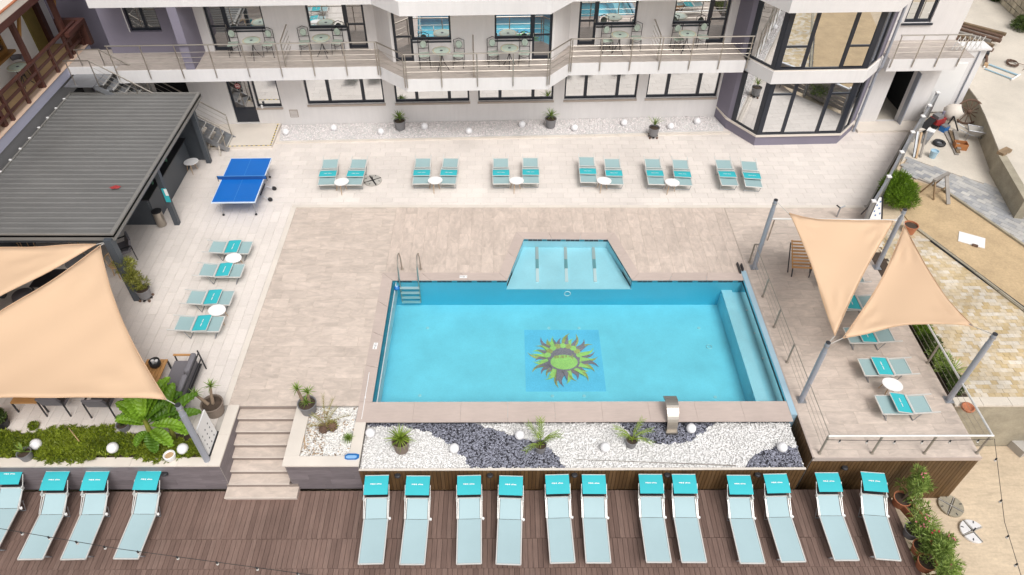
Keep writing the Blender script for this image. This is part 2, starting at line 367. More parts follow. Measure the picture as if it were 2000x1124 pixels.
    def mesh(s, name, mats, smooth=False):
        me = bpy.data.meshes.new(name); me.from_pydata(s.v, [], s.f)
        mats = mats if isinstance(mats, (list, tuple)) else [mats]
        for m in mats: me.materials.append(m)
        if len(mats) > 1: me.polygons.foreach_set('material_index', s.mi)
        if any(s.tone):
            a = me.attributes.new('tone', 'FLOAT', 'FACE'); a.data.foreach_set('value', s.tone)
        if smooth: me.polygons.foreach_set('use_smooth', [True]*len(me.polygons))
        me.update()
        return me
    def build(s, name, mats, parent=None, smooth=False, world=False, **kw):
        if world and parent is not None:
            inv = parent.matrix_basis.inverted()
            s.v = [tuple(inv @ Vector(p)) for p in s.v]
        return link(name, s.mesh(name, mats, smooth), parent, **kw)

def link(name, me, parent=None, label=None, cat=None, group=None, kind=None, loc=None, rz=0.0):
    o = bpy.data.objects.new(name, me); COL.objects.link(o)
    if parent is not None: o.parent = parent
    if loc is not None: o.location = loc
    if rz: o.rotation_euler[2] = rz
    tag(o, label, cat, group, kind)
    return o

def tag(o, label=None, cat=None, group=None, kind=None):
    if label: o['label'] = label
    if cat: o['category'] = cat
    if group: o['group'] = group
    if kind: o['kind'] = kind
    return o

def thing(name, label, cat, loc=(0, 0, 0), rz=0.0, group=None):
    o = bpy.data.objects.new(name, None); COL.objects.link(o)
    o.empty_display_size = 0.2
    o.location = loc; o.rotation_euler = (0, 0, rz)
    o.matrix_basis = Matrix.Translation(loc) @ Matrix.Rotation(rz, 4, 'Z')
    return tag(o, label, cat, group)

KIDS = {}
def dup(root, loc, rz, label, group=None):
    """a copy of a thing with copies of its parts and their sub-parts (shared meshes)"""
    def cp(o, par):
        c = o.copy(); COL.objects.link(c)
        if par is not None: c.parent = par
        for ch in o.children: cp(ch, c)
        return c
    r = cp(root, None)
    r.location = loc; r.rotation_euler = (0, 0, rz); r['label'] = label
    if group: r['group'] = group
    return r

def clip_rect(x0, x1, y0, y1, poly):
    """rectangle cut by a convex polygon (counter-clockwise)"""
    out = [(x0, y0), (x1, y0), (x1, y1), (x0, y1)]
    n = len(poly)
    for i in range(n):
        a, b = poly[i], poly[(i+1) % n]
        side = lambda p: (b[0]-a[0])*(p[1]-a[1])-(b[1]-a[1])*(p[0]-a[0])
        res = []
        for j in range(len(out)):
            p, q = out[j], out[(j+1) % len(out)]; sp, sq = side(p), side(q)
            if sp >= 0: res.append(p)
            if sp*sq < 0:
                t = sp/(sp-sq); res.append((p[0]+(q[0]-p[0])*t, p[1]+(q[1]-p[1])*t))
        out = res
        if len(out) < 3: return []
    return out

UNIT = {}
def unit_box(m):
    if m.name not in UNIT: UNIT[m.name] = MB().box(0, 1, 0, 1, 0, 1).mesh('piece', m)
    return UNIT[m.name]

def lay(parent, name, polys, tx, ty, along, z0, z1, m, singles, gap=0.006, see=None, x_off=0.0):
    """lay rectangular pieces in running bond over convex polygons; the nearest whole ones are objects, the rest one mesh"""
    whole, rest = [], MB()
    for poly in polys:
        xs, ys = [p[0] for p in poly], [p[1] for p in poly]
        if along == 'x':
            r0, r1 = int(math.floor(min(ys)/ty)), int(math.ceil(max(ys)/ty))
            for r in range(r0, r1):
                off = (0.5*tx if r % 2 else 0.0)+rnd.uniform(-0.12, 0.12)*tx+x_off
                c0, c1 = int(math.floor((min(xs)-off)/tx)), int(math.ceil((max(xs)-off)/tx))
                for c in range(c0, c1):
                    a = (off+c*tx+gap/2, off+(c+1)*tx-gap/2, r*ty+gap/2, (r+1)*ty-gap/2)
                    q = clip_rect(*a, poly)
                    if not q: continue
                    area = abs(sum(q[i][0]*q[(i+1) % len(q)][1]-q[(i+1) % len(q)][0]*q[i][1] for i in range(len(q))))/2
                    if area < 0.02*tx*ty: continue
                    if area > 0.999*(a[1]-a[0])*(a[3]-a[2]): whole.append(a)
                    else: rest.prism(q, z0, z1+rnd.uniform(-0.0015, 0.0015), tone=rnd.random(), bottom=False)
        else:
            c0, c1 = int(math.floor(min(xs)/tx)), int(math.ceil(max(xs)/tx))
            for c in range(c0, c1):
                off = (0.5*ty if c % 2 else 0.0)+rnd.uniform(-0.12, 0.12)*ty
                r0, r1 = int(math.floor((min(ys)-off)/ty)), int(math.ceil((max(ys)-off)/ty))
                for r in range(r0, r1):
                    a = (c*tx+gap/2, (c+1)*tx-gap/2, off+r*ty+gap/2, off+(r+1)*ty-gap/2)
                    q = clip_rect(*a, poly)
                    if not q: continue
                    area = abs(sum(q[i][0]*q[(i+1) % len(q)][1]-q[(i+1) % len(q)][0]*q[i][1] for i in range(len(q))))/2
                    if area < 0.02*tx*ty: continue
                    if area > 0.999*(a[1]-a[0])*(a[3]-a[2]): whole.append(a)
                    else: rest.prism(q, z0, z1+rnd.uniform(-0.0015, 0.0015), tone=rnd.random(), bottom=False)
    inview = [a for a in whole if see is None or see((a[0]+a[1])/2, (a[2]+a[3])/2)]
    inview.sort(key=lambda a: a[2])
    chosen = set(inview[:singles])
    ub = unit_box(m)
    for a in whole:
        dz = rnd.uniform(-0.0015, 0.0015)
        if a in chosen:
            o = link(name, ub, parent, loc=(a[0], a[2], z0)); o.scale = (a[1]-a[0], a[3]-a[2], z1+dz-z0)
        else:
            rest.box(*a, z0, z1+dz, tone=rnd.random())
    if rest.v: rest.build(name+'_field', m, parent, kind='stuff')

def stones(name, region, n, r, z, m, parent=None, seed=1, flat=0.7, mean_z=0.0):
    """loose pebbles: thousands of small uneven stones in one mesh"""
    rs = np.random.RandomState(seed)
    pts = region(rs, n); n = len(pts)
    base = np.array([(1, 0, 0), (-1, 0, 0), (0, 1, 0), (0, -1, 0), (0, 0, 1), (.6, .6, .55), (-.6, .6, .5), (-.6, -.6, .6), (.6, -.6, .5)])
    fc = np.array([(0, 5, 8), (2, 6, 5), (1, 7, 6), (3, 8, 7), (4, 5, 6), (4, 6, 7), (4, 7, 8), (4, 8, 5), (0, 2, 5), (2, 1, 6), (1, 3, 7), (3, 0, 8)])
    a = rs.uniform(0, 2*np.pi, n); big = rs.uniform(.65, 1.15, n)+.55*(rs.rand(n) < .12); sx = r*big*rs.uniform(.9, 1.35, n); sy = r*big*rs.uniform(.7, 1.05, n); sz = r*flat*rs.uniform(.6, 1.2, n)
    b = np.repeat(base[None], n, 0)*rs.uniform(.8, 1.15, (n, len(base), 1))
    x = b[:, :, 0]*sx[:, None]; y = b[:, :, 1]*sy[:, None]
    X = x*np.cos(a)[:, None]-y*np.sin(a)[:, None]+pts[:, :1]; Y = x*np.sin(a)[:, None]+y*np.cos(a)[:, None]+pts[:, 1:2]
    tl = rs.uniform(-.35, .35, (n, 2))
    Z = b[:, :, 2]*sz[:, None]+z+tl[:, :1]*x+tl[:, 1:]*y+rs.uniform(-.35, .35, n)[:, None]*r*flat
    V = np.stack([X, Y, Z], -1).reshape(-1, 3); F = (fc[None]+(np.arange(n)*len(base))[:, None, None]).reshape(-1, 3)
    me = bpy.data.meshes.new(name); me.vertices.add(len(V)); me.vertices.foreach_set('co', V.ravel())
    me.loops.add(F.size); me.loops.foreach_set('vertex_index', F.ravel().astype(np.int32))
    me.polygons.add(len(F)); me.polygons.foreach_set('loop_start', np.arange(0, F.size, 3, dtype=np.int32))
    me.materials.append(m)
    t = me.attributes.new('tone', 'FLOAT', 'FACE'); t.data.foreach_set('value', np.repeat(rs.rand(n), len(fc)).astype(np.float32))
    me.update(); me.validate()
    return link(name, me, parent, kind='stuff')

def leaves(name, centers, n, r, ln, w, m, parent=None, seed=3, kind=None, flat=0.75, up=0.3):
    """a crown of many small leaves round the given (x, y, z, radius) clumps"""
    rs = np.random.RandomState(seed)
    C = np.array(centers, float); vol = C[:, 3]**2; k = rs.choice(len(C), n, p=vol/vol.sum())
    d = rs.normal(size=(n, 3)); d /= np.linalg.norm(d, axis=1)[:, None]
    rad = C[k, 3]*rs.uniform(.35, 1.0, n)**.6
    P = C[k, :3]+d*rad[:, None]*np.array([1, 1, flat])
    dirv = d*0.7+rs.normal(size=(n, 3))*.55; dirv[:, 2] += up; dirv /= np.linalg.norm(dirv, axis=1)[:, None]
    sd_ = np.cross(dirv, rs.normal(size=(n, 3))); sd_ /= np.linalg.norm(sd_, axis=1)[:, None]
    L = ln*rs.uniform(.6, 1.3, n)[:, None]; Wd = w*rs.uniform(.7, 1.2, n)[:, None]
    v = np.stack([P, P+dirv*L*.5+sd_*Wd*.5, P+dirv*L, P+dirv*L*.5-sd_*Wd*.5], 1).reshape(-1, 3)
    me = bpy.data.meshes.new(name); me.vertices.add(len(v)); me.vertices.foreach_set('co', v.ravel())
    me.loops.add(4*n); me.loops.foreach_set('vertex_index', np.arange(4*n, dtype=np.int32))
    me.polygons.add(n); me.polygons.foreach_set('loop_start', np.arange(0, 4*n, 4, dtype=np.int32))
    me.materials.append(m)
    t = me.attributes.new('tone', 'FLOAT', 'FACE'); t.data.foreach_set('value', rs.rand(n).astype(np.float32))
    me.update(); me.validate()
    return link(name, me, parent, kind=kind)

def pts_in(x0, x1, y0, y1, test=None):
    def f(rs, n):
        p = np.stack([rs.uniform(x0, x1, n), rs.uniform(y0, y1, n)], 1)
        return p if test is None else p[test(p[:, 0], p[:, 1])]
    return f

# ================================================================== THE SETTING
def structure(name, mb, m, parent=None, **k): return mb.build(name, m, parent, kind='structure', **k)

g = MB().quad((-600, -600, -3.4), (600, -600, -3.4), (600, 900, -3.4), (-600, 900, -3.4))
structure('ground', g, M['earth'])
# lower sandy ground right of the deck, and the yards higher up
structure('sandy_ground', MB().box(10.02, 60, -20, 11.86, -3.3, -2.1), M['earth'])

# --- terrace slab (carries the tiles)
t = MB()
Z0, ZT = -3.3, -0.012
t.box(-34, -3.9, 11.84, 45, Z0, ZT)
t.box(-3.9, -0.2, 17.06, 45, Z0, ZT)
t.box(-0.2, 4.4, 19.15, 45, Z0, ZT)
t.prism([(-0.2, 17.06), (0.43, 19.15), (-0.2, 19.15)], Z0, ZT)
t.prism([(4.4, 17.06), (4.4, 19.15), (3.77, 19.15)], Z0, ZT)
t.box(4.4, 8.02, 17.06, 45, Z0, ZT)
t.box(8.02, 12.4, 10.2, 45, Z0, ZT)
t.prism([(12.4, 18.2), (13.35, 20.8), (19.4, 29.2), (19.4, 45), (12.4, 45)], Z0, ZT)
terrace = structure('terrace', t, M['grout'])
WHITE = [[(-17.2, 10.97), (-7.78, 10.97), (-7.78, 11.84), (-17.2, 11.84)], [(-17.2, 11.842), (-7.78, 11.84), (-7.78, 20.86), (-17.2, 20.86)]]
WHITE2 = [[(-17.2, 20.86), (13.33, 20.86), (19.3, 29.2), (-17.2, 26.4)]]
lay(terrace, 'white_tile', WHITE, 0.30, 0.60, 'y', -0.012, 0.004, M['white_tile'], 190, see=lambda x, y: x > -14 and (y < 13 or x > -11.3))
lay(terrace, 'white_tile', WHITE2, 0.60, 0.30, 'x', -0.012, 0.004, M['white_tile'], 110, see=lambda x, y: -7.6 < x < 12.5)
# cream border strips between the two pavings
b = MB()
y = 11.86
while y < 20.6:
    b.box(-7.775, -7.61, y, min(y+0.995, 20.695), -0.012, 0.012, tone=rnd.random()); y += 1.0
x = -7.775
while x < 13.1:
    b.box(x, min(x+0.995, 13.2), 20.70, 20.855, -0.012, 0.012, tone=rnd.random()); x += 1.0
b.build('border_strip', M['cream'], terrace, kind='stuff')
lay(terrace, 'beige_tile', [[(-7.605, 11.84), (-3.96, 11.84), (-3.96, 20.695), (-7.605, 20.695)]], 0.80, 0.40, 'x', -0.012, 0.004, M['beige_x'], 110, gap=0.0035)
lay(terrace, 'beige_tile', [[(-3.955, 17.18), (-0.17, 17.18), (0.4, 19.2), (0.4, 20.695), (-3.955, 20.695)], [(0.4, 19.26), (3.8, 19.26), (3.8, 20.695), (0.4, 20.695)],
    [(4.38, 17.18), (8.02, 17.18), (8.02, 20.695), (3.8, 20.695), (3.8, 19.2)]],
    0.40, 0.80, 'y', -0.012, 0.004, M['beige_y'], 100, gap=0.0035)
platform_tiles = lay(terrace, 'beige_tile', [[(8.03, 10.16), (12.40, 10.16), (12.40, 18.2), (8.03, 18.2)], [(8.03, 18.2), (12.4, 18.2), (13.25, 20.695), (8.03, 20.695)]],
    0.80, 0.40, 'x', -0.012, 0.004, M['beige_x'], 90, gap=0.0035)
# edge of the raised platform
MB().box(8.0, 12.42, 10.13, 10.158, -0.13, 0.006).box(7.99, 8.028, 10.13, 17.2, -0.018, 0.006).build('platform_edge', M['coping'], terrace)

# --- swimming pool basin
PB = bpy.data.objects.new('pool', None); COL.objects.link(PB); PB['kind'] = 'structure'
X0, X1, Y0, Y1, ZW, ZF = -3.70, 7.80, 11.92, 16.86, -0.08, -1.16
KP = [(0.05, 16.86), (0.63, 18.95), (3.57, 18.92), (4.16, 16.86)]
MB().box(X0-0.2, X1+0.018, Y0-0.48, Y1+0.2, -1.5, ZF).build('pool_floor', M['pool_tile'], PB)
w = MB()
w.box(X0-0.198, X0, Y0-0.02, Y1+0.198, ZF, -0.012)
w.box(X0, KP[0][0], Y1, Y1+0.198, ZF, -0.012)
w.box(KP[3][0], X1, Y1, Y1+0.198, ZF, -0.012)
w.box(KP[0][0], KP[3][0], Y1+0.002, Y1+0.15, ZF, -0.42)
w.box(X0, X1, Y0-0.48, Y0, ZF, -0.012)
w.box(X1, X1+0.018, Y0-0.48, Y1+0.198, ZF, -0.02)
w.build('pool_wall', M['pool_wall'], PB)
k = MB()
k.prism([(KP[0][0]-.02, KP[0][1]-0.003), (KP[1][0], KP[1][1]), (KP[2][0], KP[2][1]), (KP[3][0]+.02, KP[3][1]-0.003)], -0.43, -0.40)
k.prism([(KP[0][0], KP[0][1]+.2), KP[1], (KP[1][0]-0.2, KP[1][1]+0.2), (KP[0][0]-0.25, KP[0][1]+.2)], -0.72, -0.012)
k.prism([KP[1], KP[2], (KP[2][0]+.2, KP[2][1]+.23), (KP[1][0]-.2, KP[1][1]+.2)], -0.72, -0.012)
k.prism([KP[2], (KP[3][0], KP[3][1]+.2), (KP[3][0]+.25, KP[3][1]+.2), (KP[2][0]+.2, KP[2][1]+.23)], -0.72, -0.012)
k.build('paddling_shelf', M['pool_tile'], PB)
MB().box(7.17, 7.52, Y0, Y1, ZF, -0.46).build('side_bench', M['pool_tile'], PB)
MB().box(7.522, 7.80, Y0, Y1, ZF, -0.56).build('side_bench', M['pool_tile'], PB)
MB().box(X0+0.002, X0+0.11, Y0, Y1, -0.6, -0.14).build('side_ledge', M['tile_teal'], PB)
MB().box(X0+0.11, X0+0.135, Y0, Y1, -0.6, -0.115).build('ledge_trim', M['white'], PB)
# overflow rim on the right, one long pale blue slab with a dark slot
MB().box(7.82, 7.985, 11.50, 17.30, -1.1, 0.010).build('overflow_rim', M['pool_rim'], PB)
MB().box(7.79, 7.818, Y0, Y1, -0.13, -0.045).build('overflow_slot', M['tile_dark'], PB)
# waterline tiles in dark and teal; the dark also paints the shadow under the coping
wt = MB()
def dashes(a, b_, nrm):
    a, b_ = Vector((*a, 0)), Vector((*b_, 0)); L_ = (b_-a).length; n_ = int(L_/0.16); d = (b_-a)/n_
    for i in range(n_):
        p, q = a+d*i+d*0.02, a+d*(i+1)-d*0.02
        off = Vector((*nrm, 0))*0.004
        wt.prism([(p+off*0.1).to_2d(), (q+off*0.1).to_2d(), (q+off).to_2d(), (p+off).to_2d()], -0.105, -0.013, mi=0 if i % 4 else 1)
dashes((X0, Y1), KP[0], (0, -1)); dashes(KP[3], (X1, Y1), (0, -1)); dashes(KP[1], KP[2], (0, -1))
dashes(KP[0], KP[1], (1, -.3)); dashes(KP[2], KP[3], (-1, -.3)); dashes((X0, Y0), (X0, Y1), (1, 0))
wt.build('waterline_tile', [M['tile_dark'], M['tile_teal']], PB, kind='stuff')
# coping stones, each a piece
def coping_path(path, wdt, ln=1.1, inset=0.02):
    """stones along an edge, mitred where it turns"""
    P_ = [Vector(p) for p in path]; n = len(P_); nrm_ = []
    for i in range(n-1):
        d = (P_[i+1]-P_[i]).normalized(); nrm_.append(Vector((-d.y, d.x)))
    def off(i, w_):
        if i == 0: return P_[0]+nrm_[0]*w_
        if i == n-1: return P_[-1]+nrm_[-1]*w_
        m_ = (nrm_[i-1]+nrm_[i]).normalized(); return P_[i]+m_*w_/max(.3, m_.dot(nrm_[i]))
    for i in range(n-1):
        a0_, a1_, b0_, b1_ = off(i, -inset), off(i, wdt), off(i+1, -inset), off(i+1, wdt)
        k_ = max(1, round((P_[i+1]-P_[i]).length/ln))
        for q in range(k_):
            t0_, t1_ = q/k_+.0015, (q+1)/k_-.0015
            MB().prism([a0_.lerp(b0_, t0_), a0_.lerp(b0_, t1_), a1_.lerp(b1_, t1_), a1_.lerp(b1_, t0_)], -0.011, 0.016).build('coping_stone', M['coping'], PB)
coping_path([(-3.70, 11.95), (-3.70, Y1), KP[0], KP[1], KP[2], KP[3], (7.81, Y1)], 0.34)
for i in range(9):
    x0 = -4.035 if i == 0 else -3.80+i*1.29; x1 = min(-3.80+(i+1)*1.29-.004, 7.81)
    MB().box(x0, x1, 11.28, 11.945, -0.011, 0.022).build('coping_stone', M['coping'], PB)
MB().box(-3.78, 7.81, 11.42, 11.436, -0.30, -0.012).build('front_riser', M['anthracite'], PB)  # dark colour stands in for the shadow line under the coping
# the sun mosaic on the floor
sun_c = (1.82, 14.35); a0, a1, a2, a3 = (0.619, 15.713, -1.160), (3.062, 15.710, -1.160), (3.024, 13.203, -1.160), (0.617, 13.208, -1.160)
mx0, mx1, my0, my1 = (a0[0]+a3[0])/2, (a1[0]+a2[0])/2, a2[1], a0[1]
mcx, mcy, mr = (mx0+mx1)/2, (my0+my1)/2, (mx1-mx0)/2
mo = MB().box(mx0, mx1, my0, my1, ZF, ZF+0.004)
ray_mi = [2, 1, 3, 2, 1, 2, 3]
for i in range(30):
    a = 2*math.pi*i/30+rnd.uniform(-.05, .05); ln = mr*rnd.uniform(0.74, 0.99); wv = rnd.choice((-1, 1))*0.16; wd = rnd.uniform(.09, .14)*mr/1.2
    pl, pr = [], []
    for s_ in range(7):
        tt = s_/6; rr = mr*0.36+(ln-mr*0.36)*tt; aa = a+wv*math.sin(tt*math.pi*1.2)*0.9*tt
        p = Vector((mcx+rr*math.cos(aa), mcy+rr*math.sin(aa)*0.98)); nrm_ = Vector((-math.sin(aa), math.cos(aa)))*wd*(1-tt)**0.8
        pl.append(p+nrm_); pr.append(p-nrm_)
    zz = ZF+0.008+0.0007*i
    mi = ray_mi[i % 7]
    for s_ in range(6):
        mo.add([(*pl[s_], zz), (*pr[s_], zz), (*pr[s_+1], zz), (*pl[s_+1], zz)], [(0, 1, 2, 3)], mi)
    if mi != 1:
        mo.add([(*(pl[0]*.8+pr[0]*.2), zz+.03), (*pr[0], zz+.03), (*pr[5], zz+.03)], [(0, 1, 2)], 1 if i % 2 else 3)
def disc(cx, cy, rx, ry, z, mi, n=36):
    mo.add([(cx+rx*math.cos(2*math.pi*i/n), cy+ry*math.sin(2*math.pi*i/n), z) for i in range(n)], [tuple(range(n))], mi)
disc(mcx, mcy+mr*.03, mr*.42, mr*.40, ZF+.062, 1)
for k_ in range(9):
    a = R(12+19.5*k_); disc(mcx+mr*.42*math.cos(a), mcy+mr*.03+mr*.40*math.sin(a), mr*.085, mr*.085, ZF+.0625+.0002*k_, 2 if k_ % 2 else 3, 14)
disc(mcx, mcy-mr*.13, mr*.405, mr*.295, ZF+.0655, 1)
disc(mcx, mcy-mr*.13, mr*.35, mr*.245, ZF+.066, 3)
for k_ in range(26): disc(mcx+rnd.uniform(-.26, .26)*mr, mcy+mr*rnd.uniform(.0, .10), .03, .025, ZF+.067+.0001*k_, 2, 8)
mo.build('sun_mosaic', [M['sun_blue'], M['sun_plum'], M['sun_ochre'], M['sun_lime']], PB)
# grey and white water-jet loungers on the paddling shelf
for px in (1049, 1105, 1160):
    p0 = ((1.109, 18.820, -0.250) if px == 1049 else (2.111, 18.821, -0.250) if px == 1105 else (3.095, 18.821, -0.250))
    p1 = ((1.077, 17.175, -0.360) if px == 1049 else (2.050, 17.174, -0.360) if px == 1105 else (3.008, 17.174, -0.360))
    x0 = p0[0]; dx = (p1[0]-p0[0])
    ya, yb, yc, yd = (2.127, 18.971, -0.380)[1], (2.086, 18.297, -0.380)[1], (2.057, 17.827, -0.380)[1], (2.017, 17.170, -0.380)[1]
    for (y0_, y1_, m_, nm) in ((ya, yb, 'bench_grey', 'jet_bench'), (yb, yc, 'bench_teal', 'jet_slope'), (yc, yd, 'white', 'jet_plate')):
        fx = lambda y: x0+dx*(ya-y)/(ya-yd)
        MB().prism([(fx(y0_)-.05, y0_), (fx(y0_)+.05, y0_), (fx(y1_)+.055, y1_+.004), (fx(y1_)-.055, y1_+.004)], -0.405, -0.37).build(nm, M[m_], PB)
# underwater lights and drain rings
for (x, y) in [(-2.542, 15.798, -1.150)[:2], (-2.557, 13.055, -1.150)[:2], (1.425, 15.793, -1.150)[:2], (2.414, 15.792, -1.150)[:2], (1.410, 13.027, -1.150)[:2], (2.361, 13.025, -1.150)[:2], (6.345, 15.787, -1.150)[:2], (6.286, 12.978, -1.150)[:2]]:
    MB().lathe([(0.055, 0), (0.05, 0.02), (1e-5, 0.025)], (x, y, ZF), 12).build('floor_light', M['white'], PB)
for (x, y) in [(7.779, 15.925, -0.450)[:2], (7.791, 14.924, -0.450)[:2], (7.781, 13.902, -0.450)[:2]]:
    MB().lathe([(0.035, 0), (0.03, 0.015), (1e-5, 0.02)], (x, y, -0.46), 10).build('bench_light', M['white'], PB)
ring = lambda c, r, ax: [(c[0]+r*math.cos(2*math.pi*i/20), c[1]+(r*math.sin(2*math.pi*i/20) if ax == 'z' else 0), c[2]+(r*math.sin(2*math.pi*i/20) if ax == 'y' else 0)) for i in range(21)]
MB().tube(ring((6.508, 14.957, -1.140), .085, 'z'), .012, 5).build('drain_ring', M['white'], PB)
MB().tube(ring(((2.067, 16.757, -0.500)[0], 16.85, -.62), .10, 'y'), .018, 5).build('jet_ring', M['white'], PB)
# the water: a closed body so that depth deepens its colour
wa = MB()
out = [(X0-.03, Y0-.03), (7.79, Y0-.03), (7.79, Y1+.03), (KP[3][0]+.03, Y1+.03), (KP[2][0]+.03, KP[2][1]+.03), (KP[1][0]-.03, KP[1][1]+.03), (KP[0][0]-.03, Y1+.03), (X0-.03, Y1+.03)]
wa.prism(out, ZF-0.05, ZW)
structure('water', wa, M['water'])

# --- lower deck of brown boards
deck = structure('deck', MB().box(-34, 10.22, 1.0, 9.93, -3.3, -1.236), M['deck_gap'])
BW = 0.127
rows = [(8.575, 9.925), (7.80, 8.57), (6.3, 7.795), (4.6, 6.295)]
ub = unit_box(M['deck_wood']); restd = MB(); cnt = 0
for ri, (ya, yb) in enumerate(rows):
    x = -17.0+(0.04*ri)
    while x < 10.20:
        vis = (-10.2 < x < 10.0) and ri < 2
        dz = rnd.uniform(-.002, .002)
        if vis and cnt < 300:
            o = link('board', ub, deck, loc=(x, ya+rnd.uniform(0, .004), -1.236)); o.scale = (BW-0.009, yb-ya-.006, 0.036+dz); cnt += 1
        else:
            restd.box(x, x+BW-0.009, ya, yb, -1.236, -1.2+dz, tone=rnd.random())
        x += BW
restd.build('board_field', M['deck_wood'], deck, kind='stuff')

# --- stairs from the terrace down to the deck
st = MB(); ys = [11.84, 11.54, 11.22, 10.90, 10.60, 10.27, 9.97, 9.65]
stairs = bpy.data.objects.new('stairs', None); COL.objects.link(stairs)
tag(stairs, 'wide flight of seven beige stone steps down to the brown deck', 'stairs')
for i in range(7):
    xa, xb = (-7.33, -5.73) if i < 6 else (-7.40, -5.50)
    z = -0.15*(i+1)
    MB().box(xa, xb, ys[i+1], ys[i]-.004, z-0.03, z).build('tread', M['beige_x'], stairs)
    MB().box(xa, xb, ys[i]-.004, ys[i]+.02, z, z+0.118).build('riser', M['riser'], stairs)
    MB().box(xa, xb, ys[i+1]+.02, ys[i]+.25, -1.2 if i == 6 else z-0.15, z-0.032).build('step_core', M['coping'], stairs)
    MB().box(xa, xb, ys[i+1]-.012, ys[i+1]-.001, z-0.035, z+.001).build('nosing', M['cream'], stairs)

# --- planter walls each side of the stairs
def clad(parent, x0, x1, y, z0, z1, rows_, axis='x', ln=1.2):
    h = (z1-z0)/rows_
    for r in range(rows_):
        s0, s1 = (x0, x1)
        p = s0-rnd.uniform(0, ln*0.8)
        while p < s1:
            a, b_ = max(p, s0), min(p+ln, s1)
            if b_-a > .03:
                m_ = MB()
                if axis == 'x': m_.box(a+.002, b_-.002, y-.014, y, z0+r*h+.002, z0+(r+1)*h-.002)
                else: m_.box(y, y+.014, a+.002, b_-.002, z0+r*h+.002, z0+(r+1)*h-.002)
                m_.build('cladding_plank', M['clad_grey'], parent)
            p += ln
pl = thing('planter', 'long cream capped planter wall with grey cladding and green ground cover, left of the steps', 'planter', (-7.5, 10.0, -1.2))
PLO = Vector((-7.5, 10.0, -1.2))
MB().box(-34, -7.345, 10.0, 10.2, -1.2, -0.028).box(-7.62, -7.345, 10.2, 11.835, -1.2, -0.028).build('wall', M['grout'], pl, world=True)
MB().box(-34, -7.62, 10.2, 10.965, -1.19, -0.05).build('soil', M['soil'], pl, world=True)
MB().box(-34, -7.62, 10.967, 11.835, -1.19, -0.0125).build('tile_bed', M['grout'], pl, world=True)
x = -18.0
while x < -7.7:
    MB().box(x, min(x+1.195, -7.62), 9.94, 10.20, -0.028, 0.02).build('cap_stone', M['cream'], pl, world=True); x += 1.2
for i in range(2):
    MB().box(-7.615, -7.31, 9.94+i*.96, 9.94+i*.96+.955, -0.028, 0.022).build('cap_stone', M['cream'], pl, world=True)
class _P: pass
def clad_w(parent, *a, **k):
    n0 = set(parent.children); clad(parent, *a, **k)
    inv = parent.matrix_basis.inverted()
    for c in parent.children:
        if c not in n0: c.data.transform(inv)
clad_w(pl, -18, -7.36, 10.0, -1.19, -0.03, 5)
clad_w(pl, 9.99, 11.83, -7.345, -1.19, -0.03, 5, 'y')
pr = thing('planter', 'small cream capped planter of white gravel right of the steps', 'planter', (-4.7, 10.0, -1.2))
MB().box(-5.66, -3.80, 10.0, 10.2, -1.2, -0.028).box(-5.66, -5.36, 10.2, 11.835, -1.2, -0.028).box(-3.95, -3.80, 10.2, 11.835, -1.2, -.028).build('wall', M['grout'], pr, world=True)
MB().box(-5.36, -3.95, 10.2, 11.835, -1.19, -0.075).build('gravel_base', M['bed_under_white'], pr, world=True)
MB().box(-5.72, -5.335, 10.225, 11.835, -0.028, 0.021).build('cap_stone', M['cream'], pr, world=True)
MB().box(-5.72, -3.76, 9.93, 10.222, -0.028, 0.021).build('cap_stone', M['cream'], pr, world=True)
MB().box(-4.045, -3.76, 10.225, 11.275, -0.028, 0.021).build('cap_stone', M['cream'], pr, world=True)
clad_w(pr, -5.65, -3.80, 10.0, -1.19, -0.03, 5)
clad_w(pr, 9.99, 11.83, -5.674, -1.19, -0.03, 5, 'y')
stones('gravel', pts_in(-5.33, -4.06, 10.23, 11.80), 2600, 0.026, -0.055, M['pebble_mix'], pr, seed=4)
stones('gravel_brown', pts_in(-5.33, -4.06, 10.23, 11.80, lambda x, y: (x < -4.75) | (np.random.RandomState(3).rand(len(x)) < .15)), 620, 0.022, -0.04, M['pebble_brown'], pr, seed=5)
for c in pr.children:
    if c.name.startswith('gravel') and c.get('kind') == 'stuff': c.data.transform(pr.matrix_basis.inverted())

# --- pebble bed in front of the pool, behind a timber wall
tw = thing('timber_wall', 'brown vertical board wall between the deck and the black and white pebble bed', 'wall', (2, 9.95, -1.2))
f = MB(); x = -3.79
while x < 7.74:
    f.box(x, x+0.089, 9.945, 9.968, -1.2, -0.224, tone=rnd.random()); x += 0.1
f.build('board', M['wall_wood'], tw, world=True, kind='stuff')
MB().box(-3.79, 7.80, 9.968, 10.0, -1.2, -.24).build('backing', M['deck_gap'], tw, world=True)
MB().box(-3.79, 7.81, 9.93, 9.985, -0.222, -0.195).build('top_rail', M['cream'], tw, world=True)
tp = thing('timber_wall', 'brown vertical board wall under the front of the raised sunbathing platform', 'wall', (10.2, 10.15, -2.1))
f = MB(); x = 8.03
while x < 12.36:
    f.box(x, x+0.089, 10.165, 10.188, -2.1, -0.135, tone=rnd.random()); x += 0.1
y = 10.2
while y < 11.44:
    f.box(7.985, 8.015, y, y+.088, -1.2, -0.02, tone=rnd.random()); y += 0.1
f.build('board', M['wall_wood'], tp, world=True, kind='stuff')
MB().box(8.05, 12.38, 10.19, 10.2, -2.1, -.14).build('backing', M['deck_gap'], tp, world=True)
